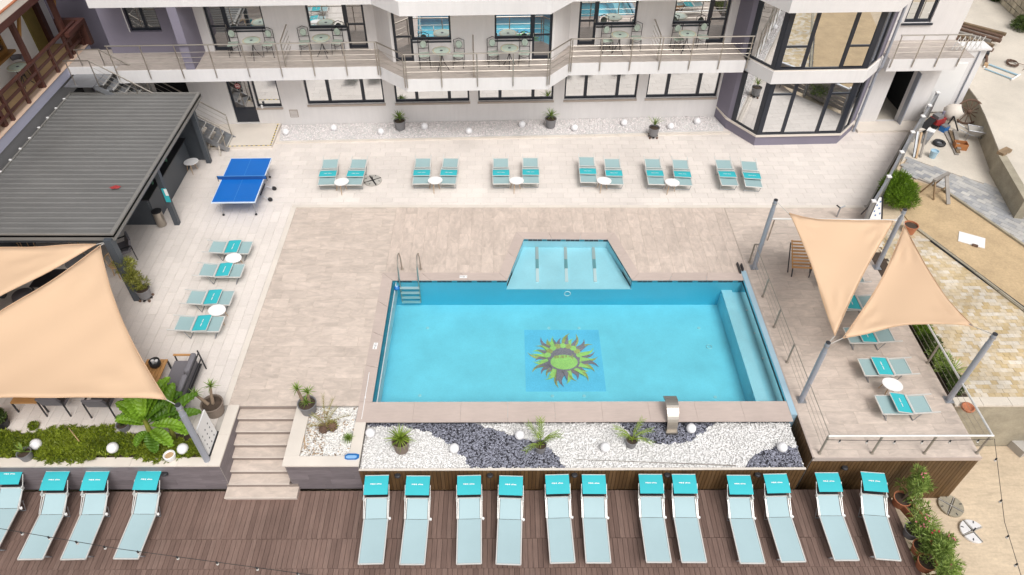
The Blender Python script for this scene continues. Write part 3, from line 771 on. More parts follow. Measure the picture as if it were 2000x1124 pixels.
# lamps let into the walls
def wall_lamp(x, y, z, label, rz=0):
    o = thing('wall_lamp', label, 'wall lamp', (x, y, z), rz, 'low oval lamps on the walls above the deck')
    MB().lathe([(0.075, 0), (0.085, .02), (0.075, .05), (.05, .06)], n=14).build('lamp_hood', M['dark_metal'], o)
    MB().box(-.06, .06, -.005, .05, -.06, 0.0).build('mount', M['dark_metal'], o)
wl_ = ['between the first and second loungers', 'between the third and fourth loungers', 'between the fifth and sixth loungers', 'between the seventh and eighth loungers', 'between the ninth and tenth loungers', 'between the last two loungers by the oleanders']
for (x, z), s_ in zip([((-2.797, 9.920, -0.400)[0], 0), ((-0.401, 9.913, -0.400)[0], 0), ((1.800, 9.906, -0.400)[0], 0), ((4.218, 9.898, -0.400)[0], 0), ((6.587, 9.890, -0.400)[0], 0)], wl_):
    wall_lamp(x, 9.90, -0.42, 'grey lamp on the timber wall '+s_+' right of the steps')
wall_lamp((8.961, 9.882, -0.400)[0], 10.12, -0.46, 'small grey lamp on the timber wall '+wl_[5])
wall_lamp((-8.832, 10.045, -0.400)[0], 9.95, -0.38, 'small grey lamp on the grey planter wall left of the steps')
# the bed itself, pebbles of two colours in waves
bed = structure('pebble_bed', MB().box(-3.78, 7.80, 9.99, 11.419, -1.2, -0.255), M['bed_under_white'])
blobs = [[(-3.83, 11.48), (-0.87, 11.47), (-0.59, 11.32), (0.18, 11.02), (1.0, 10.73), (1.39, 10.38), (1.54, 10.01), (-0.92, 10.02), (-1.1, 10.34), (-1.46, 10.73), (-2.04, 11.11), (-2.75, 11.32), (-3.81, 11.31)], [(3.06, 11.44), (5.78, 11.44), (5.47, 11.17), (4.92, 10.81), (4.28, 10.72), (3.78, 10.81), (3.37, 11.09)], [(6.24, 9.99), (7.77, 9.99), (7.86, 10.63), (7.28, 10.64), (6.84, 10.52), (6.44, 10.28)]]
def in_poly(px, py, poly):
    c = np.zeros(len(px), bool); n = len(poly); j = n-1
    for i in range(n):
        (xi, yi), (xj, yj) = poly[i], poly[j]
        c ^= ((yi > py) != (yj > py)) & (px < (xj-xi)*(py-yi)/(yj-yi+1e-12)+xi); j = i
    return c
blobs = [[p if p[1] < 11.4 else (p[0], 11.45) for p in b] for b in blobs]
def dark(x, y):
    jx = x+.03*np.sin(y*23); jy = y+.03*np.sin(x*19)
    return in_poly(jx, jy, blobs[0]) | in_poly(jx, jy, blobs[1]) | in_poly(jx, jy, blobs[2])
for i, b in enumerate(blobs): MB().prism([(max(-3.77, min(7.79, p[0])), min(11.415, max(9.995, p[1]))) for p in b], -0.256, -0.251).build('dark_bed', M['bed_under_dark'], bed)
stones('white_pebbles', pts_in(-3.76, 7.79, 9.99, 11.41, lambda x, y: ~dark(x, y)), 17500, 0.024, -0.235, M['pebble_white'], bed, seed=7)
stones('dark_pebbles', pts_in(-3.76, 7.79, 9.99, 11.41, dark), 17500, 0.024, -0.235, M['pebble_grey'], bed, seed=8)

# ================================================================== THE HOTEL
A0 = R(2.381)
hotel = thing('hotel', 'white hotel building with navy framed mirror windows, long balcony and violet grey bays', 'building', (-9.41, 26.33, 0), A0)

def wall_holes(mb, u0, u1, z0, z1, w0, w1, holes, mi=0):
    """a wall slab with rectangular openings"""
    us = sorted({u0, u1, *[h[0] for h in holes], *[h[1] for h in holes]}); zs = sorted({z0, z1, *[h[2] for h in holes], *[h[3] for h in holes]})
    us = [u for u in us if u0 <= u <= u1]; zs = [z for z in zs if z0 <= z <= z1]
    for i in range(len(us)-1):
        run = None
        for j in range(len(zs)-1):
            uc, zc = (us[i]+us[i+1])/2, (zs[j]+zs[j+1])/2
            hole = any(h[0] < uc < h[1] and h[2] < zc < h[3] for h in holes)
            if not hole: mb.box(us[i], us[i+1], w0, w1, zs[j], zs[j+1], mi)

def window(u0, u1, z0, z1, w, splits=(), fr=0.07, name='window', mid=0.13, glass='glass', hz=(), sill=None, parent=None):
    """frame with mullions, one pane per light, set back in its opening"""
    par = parent or hotel
    f = MB(); d0, d1 = w, w+0.07
    f.box(u0, u1, d0, d1, z0, z0+fr+.03).box(u0, u1, d0, d1, z1-fr, z1)
    f.box(u0, u0+fr, d0, d1, z0+fr+.03, z1-fr).box(u1-fr, u1, d0, d1, z0+fr+.03, z1-fr)
    xs = [u0+fr]+[u0+(u1-u0)*s_ for s_ in splits]+[u1-fr]
    for s_ in splits: f.box(u0+(u1-u0)*s_-mid/2, u0+(u1-u0)*s_+mid/2, d0-.01, d1, z0+fr+.03, z1-fr)
    o = f.build(name, M['frame'], par)
    for i in range(len(xs)-1):
        a = xs[i]+(mid/2 if i else 0); b_ = xs[i+1]-(mid/2 if i < len(xs)-2 else 0)
        segs = [z0+fr+.03]+[z for k_, z in hz if k_ == i]+[z1-fr]
        for q in range(len(segs)-1):
            MB().box(a, b_, d0+.03, d0+.045, segs[q]+(.03 if q else 0), segs[q+1]-(.03 if q < len(segs)-2 else 0)).build('pane', M[glass], o)
        for k_, z in hz:
            if k_ == i: MB().box(a, b_, d0+.004, d1, z-.03, z+.03).build('transom', M['frame'], o)
    return o

# ground floor front
gw = [(1.28, 4.43), (4.88, 7.93), (8.30, 11.42), (11.88, 14.92), (15.32, 18.33)]
holes = [(a, b_, 0.93, 2.45) for a, b_ in gw]+[(-1.80, -0.86, 0.14, 2.45), (-0.80, 0.21, 0.84, 2.45), (-4.75, -3.35, 0.0, 2.3)]
f = MB(); wall_holes(f, -7.0, 18.42, 0.0, 2.80, 0.0, 0.30, holes)
f.build('ground_floor_wall', M['plaster'], hotel)
MB().box(-5.2, 18.42, 1.2, 1.25, 0, 2.8).box(-4.75, -3.35, .32, 1.2, -.01, .0).build('room_back', M['room'], hotel)
for i, (a, b_) in enumerate(gw):
    window(a, b_, 0.93, 2.45, 0.10, (.29, .73))
    MB().box(a-.03, b_+.03, -0.05, 0.10, 0.85, 0.928).build('window_sill', M['sill'], hotel)
window(-0.80, 0.21, 0.84, 2.45, 0.10, ())
MB().box(-.86, .24, -.05, .1, .77, .838).build('window_sill', M['sill'], hotel)
d = window(-1.80, -0.86, 0.14, 2.45, 0.08, (), fr=.10, name='door', glass='glass_dim', hz=((0, 0.78),))
MB().box(-1.70, -.96, .075, .10, .26, .76).build('door_panel', M['frame'], d)
MB().tube([(-.99, .04, 1.0), (-.99, .04, 1.75)], .016, 6).tube([(-.99, .04, 1.05), (-.99, .085, 1.05)], .01, 5).tube([(-.99, .04, 1.7), (-.99, .085, 1.7)], .01, 5).build('handle', M['steel'], d)
# round no-entry sign on the door glass
sg = MB()
for r_, w_, mi in ((.115, .105, 0), (.088, .101, 1), (.074, .097, 0)):
    sg.add([(-1.40+r_*math.cos(2*math.pi*i/24), w_, 1.77+r_*math.sin(2*math.pi*i/24)) for i in range(24)], [tuple(range(24))], mi)
sg.box(-1.455, -1.345, .092, .094, 1.755, 1.785, 1)
sg.build('no_entry_sign', [M['red'], M['white']], d)
# vent grille and step
v = MB().box(.45, .80, -.012, .0, .37, .72)
v.build('vent', M['sill'], hotel)
for i in range(5): MB().box(.48, .77, -.03, -.012, .41+.06*i, .435+.06*i).build('vent_slat', M['plaster'], hotel)
MB().lathe([(.05, 0), (.05, .12), (.035, .14)], (-.60, -.02, .84), 10).build('sill_cup', M['white'], hotel)

# balcony slabs: wings, stepped centre, corner bay
def slab_poly(g_=0.0, left=-5.15): return [(left, -1.46-g_), (4.62, -1.46-g_), (5.68, -2.50-g_), (10.90, -2.50-g_), (11.80, -1.46-g_), (18.62, -1.46-g_), (18.62, 0.3), (left, 0.3)]
MB().prism(slab_poly(), 2.80, 3.292).build('balcony_slab', M['plaster_white'], hotel)
MB().prism([(-7.05, -0.35), (-5.15, -0.35), (-5.15, .3), (-7.05, .3)], 2.80, 3.292).prism([(-7.05, -1.1), (-5.152, -1.1), (-5.152, -.352), (-7.05, -.352)], 3.0, 3.292).build('landing_slab', M['plaster_white'], hotel)
MB().prism([(p[0], p[1]+(0.03 if p[1] < 0 else 0)) for p in slab_poly()], 3.292, 3.302).prism([(-7.04, -1.07), (-5.16, -1.07), (-5.16, .3), (-7.04, .3)], 3.292, 3.302).build('balcony_floor', M['balcony_tile'], hotel)
MB().prism(slab_poly(), 5.65, 6.15).build('balcony_slab', M['plaster_white'], hotel)
# joint line of the tile nosing
# first floor walls: wings, angled cheeks, forward centre
uh = [(-1.83, -1.13, 3.30, 5.42), (-1.13, 0.30, 4.12, 5.42), (1.93, 3.34, 4.12, 5.42), (3.34, 4.08, 3.30, 5.42)]
ur = [(12.26, 12.95, 3.30, 5.42), (12.95, 14.50, 4.08, 5.42), (15.93, 17.38, 4.08, 5.42), (17.38, 18.10, 3.30, 5.42)]
uc = [(5.22, 5.92, 3.30, 5.42), (5.92, 7.36, 4.12, 5.42), (8.98, 10.38, 4.12, 5.42), (10.38, 11.13, 3.30, 5.42)]
f = MB()
wall_holes(f, -2.2, 4.45, 3.303, 5.65, 0, .3, [(a, b_, max(c, 3.303), d_) for a, b_, c, d_ in uh])
wall_holes(f, 11.92, 18.42, 3.303, 5.65, 0, .3, [(a, b_, max(c, 3.303), d_) for a, b_, c, d_ in ur])
wall_holes(f, 5.12, 11.22, 3.303, 5.65, -1.15, -.85, [(a, b_, max(c, 3.303), d_) for a, b_, c, d_ in uc])
f.prism([(4.45, 0), (5.12, -1.15), (5.12, -.85), (4.60, .3), (4.45, .3)], 3.303, 5.65)
f.prism([(11.22, -1.15), (11.92, 0), (11.92, .3), (11.75, .3), (11.22, -.85)], 3.303, 5.65)
f.build('first_floor_wall', M['plaster'], hotel)
MB().box(-2.2, 18.42, 1.4, 1.45, 3.3, 5.65).build('room_back', M['room'], hotel)
def balcony_pair(door, win, w, side):
    a, b_, c, d_ = win; window(a, b_, c, d_, w+.10, ())
    MB().box(a, b_, w-.03, w+.10, c-.05, c-.002).build('window_sill', M['frame'], hotel)
    a, b_, c, d_ = door
    o = window(a, b_, c+.003, d_, w+.10, (), fr=.09, name='door', glass='glass_dim', hz=((0, 4.25),))
    x = a+.05 if side < 0 else b_-.05
    MB().tube([(x, w+.06, 4.2), (x, w+.06, 4.34)], .012, 5).tube([(x, w+.06, 4.27), (x, w+.1, 4.27)], .01, 5).build('handle', M['steel'], o)
balcony_pair(uh[0], uh[1], 0, 1); balcony_pair(uh[3], uh[2], 0, -1)
balcony_pair(uc[0], uc[1], -1.15, 1); balcony_pair(uc[3], uc[2], -1.15, -1)
balcony_pair(ur[0], ur[1], 0, 1); balcony_pair(ur[3], ur[2], 0, -1)
for (u_, w_) in ((1.05, 0.0), (8.15, -1.15), (15.2, 0.0)):
    MB().lathe([(.05, 0), (.05, .10), (.02, .12)], (u_, w_-.07, 5.32), 10).box(u_-.03, u_+.03, w_-.06, w_, 5.34, 5.40).build('balcony_lamp', M['black'], hotel)
# upper storey above the frame
MB().box(-2.2, 4.45, 0, .3, 6.15, 9.0).box(4.45, 11.92, -1.15, -.85, 6.15, 9.0).box(11.92, 18.42, 0, .3, 6.15, 9.0).build('upper_floor_wall', M['plaster'], hotel)
MB().prism(slab_poly(), 9.0, 9.4).build('roof', M['plaster_white'], hotel)
# violet stair tower and pier on the left
f = MB(); wall_holes(f, -5.68, -2.20, 3.303, 9.0, -0.05, .25, [(-4.72, -3.55, 4.15, 5.75)])
f.box(-5.68, -5.40, .25, 6, 3.303, 9.0)
f.box(-2.53, -2.205, -1.45, -.05, 3.303, 5.65)
f.build('violet_tower', M['purple'], hotel)
MB().box(-5.3, -2.3, 1.0, 1.05, 3.4, 7).build('room_back', M['room'], hotel)
window(-4.72, -3.55, 4.15, 5.75, .08, (.5,), mid=.10, glass='glass_dim')
MB().box(-4.76, -4.722, -.06, .08, 4.15, 5.75).build('window_trim', M['plaster_white'], hotel)

# ----- corner bay on the right
BAY = [(18.43, 0.0), (18.64, -0.92), (19.47, -2.30), (22.92, -2.30), (23.94, -1.30), (24.20, 0.30), (18.43, .30)]
def grow(poly, g_):
    cx, cy = 21.3, -0.2
    return [(cx+(x-cx)*(1+g_/3.0), cy+(y-cy)*(1+g_/2.2)) if y < 0 else (x, y) for x, y in poly]
MB().prism(BAY, 0, 0.42).build('bay_plinth', M['purple'], hotel)
MB().prism(grow(BAY, .06), 0.42, 0.50).build('bay_sill', M['cream'], hotel)
MB().prism([(18.62, -1.46)]+grow(BAY, .14)[1:6]+[(18.62, .3)], 2.80, 3.30).build('bay_band', M['plaster_white'], hotel)
MB().prism(grow(BAY, .10), 3.30, 3.345).build('bay_sill', M['cream'], hotel)
MB().prism([(18.62, -1.46)]+grow(BAY, .42)[1:6]+[(18.62, .3)], 5.65, 6.15).build('bay_slab', M['plaster_white'], hotel)
MB().prism(grow(BAY, .1), 6.15, 9.0).build('bay_upper_wall', M['purple'], hotel)
def bay_floor(z0, z1, lefttr, righttr, P):
    # solid violet jambs left and right
    MB().prism([(18.43, 0), P[1], (P[1][0]+.12, P[1][1]-.2), (18.75, -.3), (18.75, .3), (18.43, .3)], z0, z1).build('bay_jamb', M['purple'], hotel)
    a, b_ = Vector(P[3]), Vector(P[4]); t_ = (b_-a).normalized(); n_ = Vector((t_.y, -t_.x))
    p1 = a+(b_-a)*.62; MB().prism([tuple(p1), tuple(b_), (24.2, .3), (23.9, .3), tuple(p1-n_*.2)], z0, z1).build('bay_jamb', M['purple'], hotel)
    fr = MB()
    def run(p, q, splits, trans, ww=.10):
        p, q = Vector(p), Vector(q); t_ = (q-p).normalized(); n_ = Vector((t_.y, -t_.x))
        fr.bar((*(p+n_*-.03), z0+.04), (*(q+n_*-.03), z0+.04), .08, .08); fr.bar((*(p-n_*.03), z1-.04), (*(q-n_*.03), z1-.04), .08, .08)
        ss = [0]+list(splits)+[1]
        for i, s_ in enumerate(ss):
            c = p+(q-p)*s_ - n_*.03; wd = .20 if i in (0, len(ss)-1) else .13
            c2 = c+t_*(wd/2 if i == 0 else -wd/2 if i == len(ss)-1 else 0)
            fr.bar((*c2, z0+.08), (*c2, z1-.08), wd, .09, upd=(-n_.x, -n_.y, 0))
        return p, q, t_, n_, ss
    r1 = run((P[1][0]+.12, P[1][1]-.2), P[2], (), None); r2 = run(P[2], P[3], (.30, .71), None); r3 = run(P[3], tuple(p1), (), None)
    o = fr.build('bay_window', M['frame'], hotel)
    for (p, q, t_, n_, ss), tr in ((r1, {}), (r2, {0: lefttr, 2: righttr}), (r3, {})):
        for i in range(len(ss)-1):
            a = p+(q-p)*ss[i]+t_*(.20 if i == 0 else .065)-n_*.03; b2 = p+(q-p)*ss[i+1]-t_*(.20 if i == len(ss)-2 else .065)-n_*.03
            zs = [z0+.08]+([tr[i]] if i in tr else [])+[z1-.08]
            for k_ in range(len(zs)-1):
                MB().bar((*a, (zs[k_]+zs[k_+1])/2), (*b2, (zs[k_]+zs[k_+1])/2), .014, zs[k_+1]-zs[k_]-(.06 if len(zs) > 2 else 0)).build('pane', M['glass'], o)
            if i in tr: MB().bar((*a, tr[i]), (*b2, tr[i]), .075, .07).build('transom', M['frame'], o)
bay_floor(.50, 2.80, 2.28, 2.28, BAY)
bay_floor(3.345, 5.65, 4.25, 4.25, grow(BAY, .08))
MB().prism([(18.8, -.6), (19.6, -1.9), (22.8, -1.9), (23.6, -1.2), (23.8, .2), (18.8, .2)], .5, .52).prism([(18.8, .25), (23.8, .25), (23.8, .28), (18.8, .28)], .5, 5.6).build('room_back', M['room'], hotel)
# rain pipe beside the bay
dp = MB().tube([(23.98, -1.62, 5.7), (23.98, -1.62, 3.0), (23.98, -1.45, 2.7), (23.98, -1.42, 0.02)], .055, 8)
for z in (.8, 2.0, 3.6, 4.8): dp.lathe([(.07, 0), (.07, .05)], (23.98, -1.62 if z > 3 else -1.42, z), 10)
dp.build('rain_pipe', M['pole'], hotel)
# ----- right wing with the open store door
f = MB(); wall_holes(f, 24.2, 27.05, 0.0, 2.80, -.82, -.55, [(25.16, 26.10, .02, 2.42)])
wall_holes(f, 24.2, 27.62, 3.303, 6.4, 0, .3, [(25.18, 26.27, 4.02, 5.4)])
f.box(27.32, 27.62, .3, 9, 0, 6.4).box(24.2, 27.62, 0.3, 9, 6.3, 6.5)
f.build('wing_wall', M['plaster'], hotel)
MB().box(24.22, 27.0, -1.60, .3, 2.80, 3.292).build('wing_slab', M['plaster_white'], hotel)
MB().box(24.22, 27.6, -1.57, -.001, 3.292, 3.302).build('wing_floor', M['balcony_tile'], hotel)
MB().box(24.6, 26.9, 2.2, 2.25, 0, 2.8).box(24.6, 24.65, -.5, 2.2, 0, 2.8).box(26.6, 26.65, -.5, 2.2, 0, 2.8).box(24.4, 27, 1.5, 1.55, 3.3, 5.6).build('room_back', M['room'], hotel)
MB().box(24.66, 26.6, -.82, 2.2, .0, .018).build('store_floor', M['concrete'], hotel)
MB().box(26.06, 26.10, -1.12, -.84, .03, 2.40).build('store_door', M['pole'], hotel)
MB().box(24.1, 27.3, -1.55, -.82, -.02, .10).build('door_step', M['cream'], hotel)
window(25.18, 26.27, 4.02, 5.4, .08, (.45,), fr=.09)
MB().box(25.1, 26.35, -.07, .08, 3.95, 4.018).build('window_sill', M['frame'], hotel)
# white annex at the far right corner
f = MB().box(27.05, 28.95, -.02, .55, 0.0, 2.85).box(28.95, 29.25, .1, .55, 0, 2.85)
f.build('annex_wall', M['plaster_white'], hotel)
MB().box(27.35, 28.6, -.06, -.02, .06, 2.3).build('annex_door', M['white'], hotel)
MB().tube([(28.86, -.06, 2.8), (28.86, -.06, .05)], .03, 6).build('rain_pipe', M['pole'], hotel)
MB().box(27.0, 29.3, -.08, .6, 2.85, 2.93).build('annex_roof', M['plaster_white'], hotel)

# ----- stainless railings of the balconies
def railing(pts, h=0.98, step=1.2, par=hotel, z=3.3, below=0.32, rails=(.25, .45, .65), r=.021):
    segs = [(Vector(pts[i]), Vector(pts[i+1])) for i in range(len(pts)-1)]
    o = MB().tube([(*p, z+h) for p in pts], r*1.25, 8).build('railing', M['steel'], par)
    for a, b_ in segs:
        n_ = max(1, round((b_-a).length/step))
        t_ = (b_-a).normalized()
        for i in range(n_+1):
            c = a+(b_-a)*(i/n_)+(t_*.05 if i == 0 else -t_*.05 if i == n_ else t_*0)
            MB().tube([(*c, z-below), (*c, z+h)], r, 7).build('post', M['steel'], o)
        for k_ in rails: MB().tube([(*a, z+k_), (*b_, z+k_)], .009, 6).build('rail', M['steel'], o)
railing([(-5.12, -1.50), (4.60, -1.50), (5.66, -2.54), (10.92, -2.54), (11.82, -1.50), (18.72, -1.50)], rails=(.30, .50, .70))
railing([(24.25, -1.64), (27.0, -1.64)], step=.98, rails=(.30, .50, .70))
# slanted dividers between neighbouring balconies
for (u_, w0, w1) in ((1.12, -.05, -1.35), (8.17, -1.2, -2.4), (15.2, -.05, -1.35)):
    o = MB().tube([(u_, w0-.02, 4.35), (u_, w1, 4.28)], .026, 7).build('balcony_divider', M['steel'], hotel)
    MB().tube([(u_, w1, 4.28), (u_, w1, 3.30)], .024, 7).build('post', M['steel'], o)
    for z in (3.5, 3.7, 3.9, 4.1): MB().tube([(u_, w0, z), (u_, w1, z)], .010, 6).build('rail', M['steel'], o)

def HW(u_, w_, z=0.0):
    p = hotel.matrix_basis @ Vector((u_, w_, z)); return (p.x, p.y, p.z)

# ----- white gravel strip along the facade
gs = structure('gravel_strip', MB().prism([HW(.15, -1.30)[:2], HW(18.5, -1.18)[:2], HW(18.62, -.9)[:2], HW(18.4, -.02)[:2], HW(.0, -.02)[:2]], -.005, .03), M['bed_under_white'])
kb = MB(); u_ = .05
while u_ < 18.5:
    a, b_ = HW(u_, -1.42), HW(min(u_+.99, 18.75), -1.42); c, d_ = HW(min(u_+.99, 18.75), -1.29), HW(u_, -1.29)
    kb.prism([a[:2], b_[:2], c[:2], d_[:2]], -.004, .05, tone=rnd.random()); u_ += 1.0
kb.build('kerb', M['cream'], gs, kind='stuff')
PG = [HW(.18, -1.26)[:2], HW(18.5, -1.14)[:2], HW(18.4, -.04)[:2], HW(.02, -.04)[:2]]
stones('gravel', pts_in(-9.6, 9.3, 24.6, 27.2, lambda x, y: in_poly(x, y, PG)), 17000, .030, .035, M['pebble_pink'], gs, seed=12)
# beige landing with hazard tape by the stairs door
MB().prism([HW(-3.9, -1.75)[:2], HW(-.05, -1.75)[:2], HW(.0, -.01)[:2], HW(-3.9, -.01)[:2]], -.003, .11).build('landing', M['cream'], terrace)
tpm = MB()
for i in range(40):
    a = HW(-3.85+i*.095, -1.70, .1125); tpm.box(a[0], a[0]+.088, a[1]-.02, a[1]+.02, .111, .1145, mi=i % 2, rz=A0)
for i in range(17):
    a = HW(-.11, -1.68+i*.095, .1125); tpm.box(a[0]-.02, a[0]+.02, a[1], a[1]+.088, .111, .1145, mi=i % 2, rz=A0)
tpm.build('hazard_tape', [M['yellow'], M['black']], terrace)

# ================================================================== THE BAR SHELTER
sh = thing('bar_shelter', 'open bar shelter with grey ribbed metal roof and dark posts', 'pavilion', (-11.6, 19.8, 0))
RX0, RX1, RY0, RY1, RZ = -16.25, -11.42, 16.02, 24.28, 2.62
f = MB().box(RX0, RX1, RY0, RY1, RZ-.10, RZ-.03)
f.build('roof', M['roof_metal'], sh, world=True)
f = MB(); y = RY0+.10; rf = sh.children[0]
while y < RY1-.1:
    f.add([(RX0, y-.055, RZ-.03), (RX1-.10, y-.055, RZ-.03), (RX1-.10, y-.018, RZ-.003), (RX0, y-.018, RZ-.003), (RX0, y+.018, RZ-.003), (RX1-.10, y+.018, RZ-.003), (RX0, y+.055, RZ-.03), (RX1-.10, y+.055, RZ-.03)],
          [(0, 1, 2, 3), (3, 2, 5, 4), (4, 5, 7, 6), (1, 7, 5, 2)], 0)
    y += 0.247
o = f.build('roof_rib', M['roof_metal'], sh, world=True, kind='stuff')
f = MB().box(RX1-.10, RX1, RY0, RY1, RZ-.22, RZ+.025).box(RX0, RX1-.10, RY0, RY0+.06, RZ-.22, RZ+.02).box(RX0, RX1-.1, RY1-.06, RY1, RZ-.2, RZ+.02).box(RX0, RX0+.06, RY0+.06, RY1-.06, RZ-.2, RZ+.02)
f.build('roof_trim', M['roof_trim'], sh, world=True)
f = MB().box(RX0, -11.55, RY0+.12, RY0+.30, 2.22, 2.52).box(-11.68, -11.52, RY0+.3, RY1-.2, 2.25, 2.5)
f.build('roof_beam', M['anthracite'], sh, world=True)
for (x, y, s_) in ((-11.6, 16.0, .11), (-11.6, 19.75, .085), (-11.62, 23.58, .085), (-15.9, 16.1, .085), (-15.9, 23.8, .085)):
    MB().box(x-s_, x+s_, y-s_, y+s_, 0.004, 2.5).build('post', M['anthracite'], sh, world=True)
MB().box(-16.2, -16.1, 16.3, 24.0, 0.004, 2.5).box(-16.1, -11.7, 23.75, 23.85, 0.004, 2.45).build('back_wall', M['anthracite'], sh, world=True)
MB().box(-13.9, -12.3, 19.70, 19.78, .004, 1.08).box(-12.34, -12.28, 19.78, 23.5, .004, 1.08).box(-13.9, -12.34, 22.9, 23.5, .004, 1.08).build('bar_front', M['anthracite'], sh, world=True)
f = MB().box(-14.0, -12.2, 19.66, 20.15, 1.08, 1.12).box(-12.65, -12.2, 20.15, 23.55, 1.08, 1.12); f.build('bar_top', M['dark_metal'], sh, world=True)
i = 0
for y in (19.95, 20.6, 21.3, 22.0, 22.6):
    MB().lathe([(.04, 0), (.042, .16), (.015, .22), (.015, .28)], (-12.5+.1*(i % 2), y, 1.12), 9).build('bottle', M['mosaic_dark'], sh, world=True); i += 1
MB().sphere((-12.62, 20.35, 1.30), .17, mi=0).build('bowl', M['mosaic_dark'], sh, world=True)
for i in range(12):
    y = 16.5+i*.66; p = (RX0-.02, y, RZ-.02)
    MB().box(RX0-.03, RX0+.05, y-.03, y+.03, RZ+.02, RZ+.05).build('roof_clip', M['white'], sh, world=True)
MB().tube([(-11.62, 16.0, 2.35), (-11.78, 15.86, 2.4)], .012, 5).build('sail_hook', M['steel'], sh, world=True)
tg = thing('fallen_leaf', 'small red brown leaf lying on the grey ribbed roof', 'leaf', (-12.25, 18.3, RZ+.015))
MB().add([(-.17, 0, .01), (-.05, -.09, .02), (.13, -.05, .01), (.2, .03, .03), (0, .11, .02)], [(0, 1, 2, 3, 4)]).build('blade', M['red'], tg)
sg = thing('paddle_sign', 'small turquoise and white plate fixed to the middle shelter post', 'sign', (-11.5, 19.66, 1.35))
MB().box(-.10, .06, -.05, -.03, -.28, .28).build('plate', M['turq'], sg)
MB().box(-.02, .08, -.06, -.052, .0, .27).build('white_band', M['white'], sg)

# ================================================================== HOUSE ON THE LEFT
hl = thing('guest_house', 'white house with red brown timber balcony at the left edge', 'building', (-17.5, 20, 0))
F = 3.3
MB().box(-24, -17.9, 8, 27.7, 0, 9).build('wall', M['plaster_house'], hl, world=True)
MB().box(-16.75, -16.55, 8, 26.2, 0, 2.9).build('ground_wall', M['grey_plaster'], hl, world=True)
MB().box(-16.56, -16.50, 20.6, 21.4, 0, 2.2).box(-16.56, -16.50, 24.6, 25.5, 0, 2.3).build('ground_door', M['black'], hl, world=True)
MB().box(-17.9, -16.38, 8, 26.9, 2.95, F-.02).build('balcony_slab', M['lavender'], hl, world=True)
MB().box(-17.9, -16.40, 8, 26.9, F-.02, F).build('balcony_floor', M['tan_floor'], hl, world=True)
MB().box(-16.72, -16.36, 8, 26.9, F, F+.015).build('balcony_edge', M['cream_edge'], hl, world=True)
MB().box(-17.9, -16.30, 8, 27.5, 6.02, 6.25).build('upper_slab', M['cream'], hl, world=True)
MB().box(-16.42, -16.28, 8, 27.5, 5.80, 6.02).box(-17.9, -17.75, 8, 27.5, 5.80, 6.02).build('upper_beam', M['red_wood'], hl, world=True)
MB().box(-16.36, -16.28, 8, 27.5, 6.25, 6.29).build('upper_edge_tile', M['terracotta'], hl, world=True)
for y in (13.0, 15.6, 18.2, 20.8, 23.4, 26.0):
    MB().box(-16.66, -16.50, y-.08, y+.08, F, 5.8).build('timber_post', M['red_wood'], hl, world=True)
    MB().bar((-16.58, y, 5.0), (-16.58, y+.7, 5.8), .08, .1).build('brace', M['yellow_wood'], hl, world=True)
y = 12.2
rl = MB().bar((-16.48, 8, F+.98), (-16.48, 26.7, F+.98), .12, .07).build('timber_railing', M['red_wood'], hl, world=True)
while y < 26.8:
    m_ = MB().box(-16.54, -16.43, y-.05, y+.05, F-.1, F+.95); m_.v = [tuple(hl.matrix_basis.inverted() @ Vector(p)) for p in m_.v]
    m_.build('post', M['red_wood'], rl); y += 1.12
for z in (.30, .62):
    m_ = MB().bar((-16.48, 8, F+z), (-16.48, 26.7, F+z), .05, .09); m_.v = [tuple(hl.matrix_basis.inverted() @ Vector(p)) for p in m_.v]
    m_.build('rail', M['red_wood'], rl)
MB().box(-17.9, -17.84, 26.05, 26.75, F, 5.8).build('timber_panel', M['olive_board'], hl, world=True)
MB().box(-17.9, -17.72, 26.8, 27.05, F, 5.8).build('timber_jamb', M['red_wood'], hl, world=True)
MB().box(-17.4, -16.9, 26.0, 27.4, 2.9, 2.94).build('floor_patch', M['tan_floor'], hl, world=True)
for (ya, yb, nm) in ((23.35, 24.35, 'window'), (20.6, 21.6, 'door'), (17.5, 18.6, 'window'), (14.5, 15.5, 'door')):
    z0 = F+.02 if nm == 'door' else F+.95
    m_ = MB().box(-17.90, -17.80, ya, ya+.1, z0, F+2.2).box(-17.9, -17.8, yb-.1, yb, z0, F+2.2).box(-17.9, -17.8, ya+.1, yb-.1, F+2.1, F+2.2).box(-17.9, -17.8, ya+.1, yb-.1, z0, z0+.12)
    o = m_.build(nm, M['yellow_wood'], hl, world=True)
    m_ = MB().box(-17.88, -17.86, ya+.1, yb-.1, z0+.12, F+2.1); m_.v = [tuple(hl.matrix_basis.inverted() @ Vector(p)) for p in m_.v]
    m_.build('pane', M['glass_dim'], o)
    if nm == 'window': MB().box(-17.9, -17.6, ya-.1, yb+.1, z0-.08, z0-.005).build('window_sill', M['yellow_wood'], hl, world=True)
MB().box(-17.3, -16.2, 26.8, 27.0, F, F+1.0).box(-16.35, -16.2, 25.6, 26.8, F+.85, F+1.0).build('timber_gate', M['red_wood'], hl, world=True)
MB().box(-19, -15.2, 28.6, 28.8, 0, 9).build('back_wall', M['purple'], hl, world=True)
for i in range(5):
    MB().bar((-17.6+i*.35, 26.9, 5.2), (-16.9+i*.35, 28.6, 6.4), .10, .12).build('rafter', M['yellow_wood'] if i % 2 else M['red_wood'], hl, world=True)

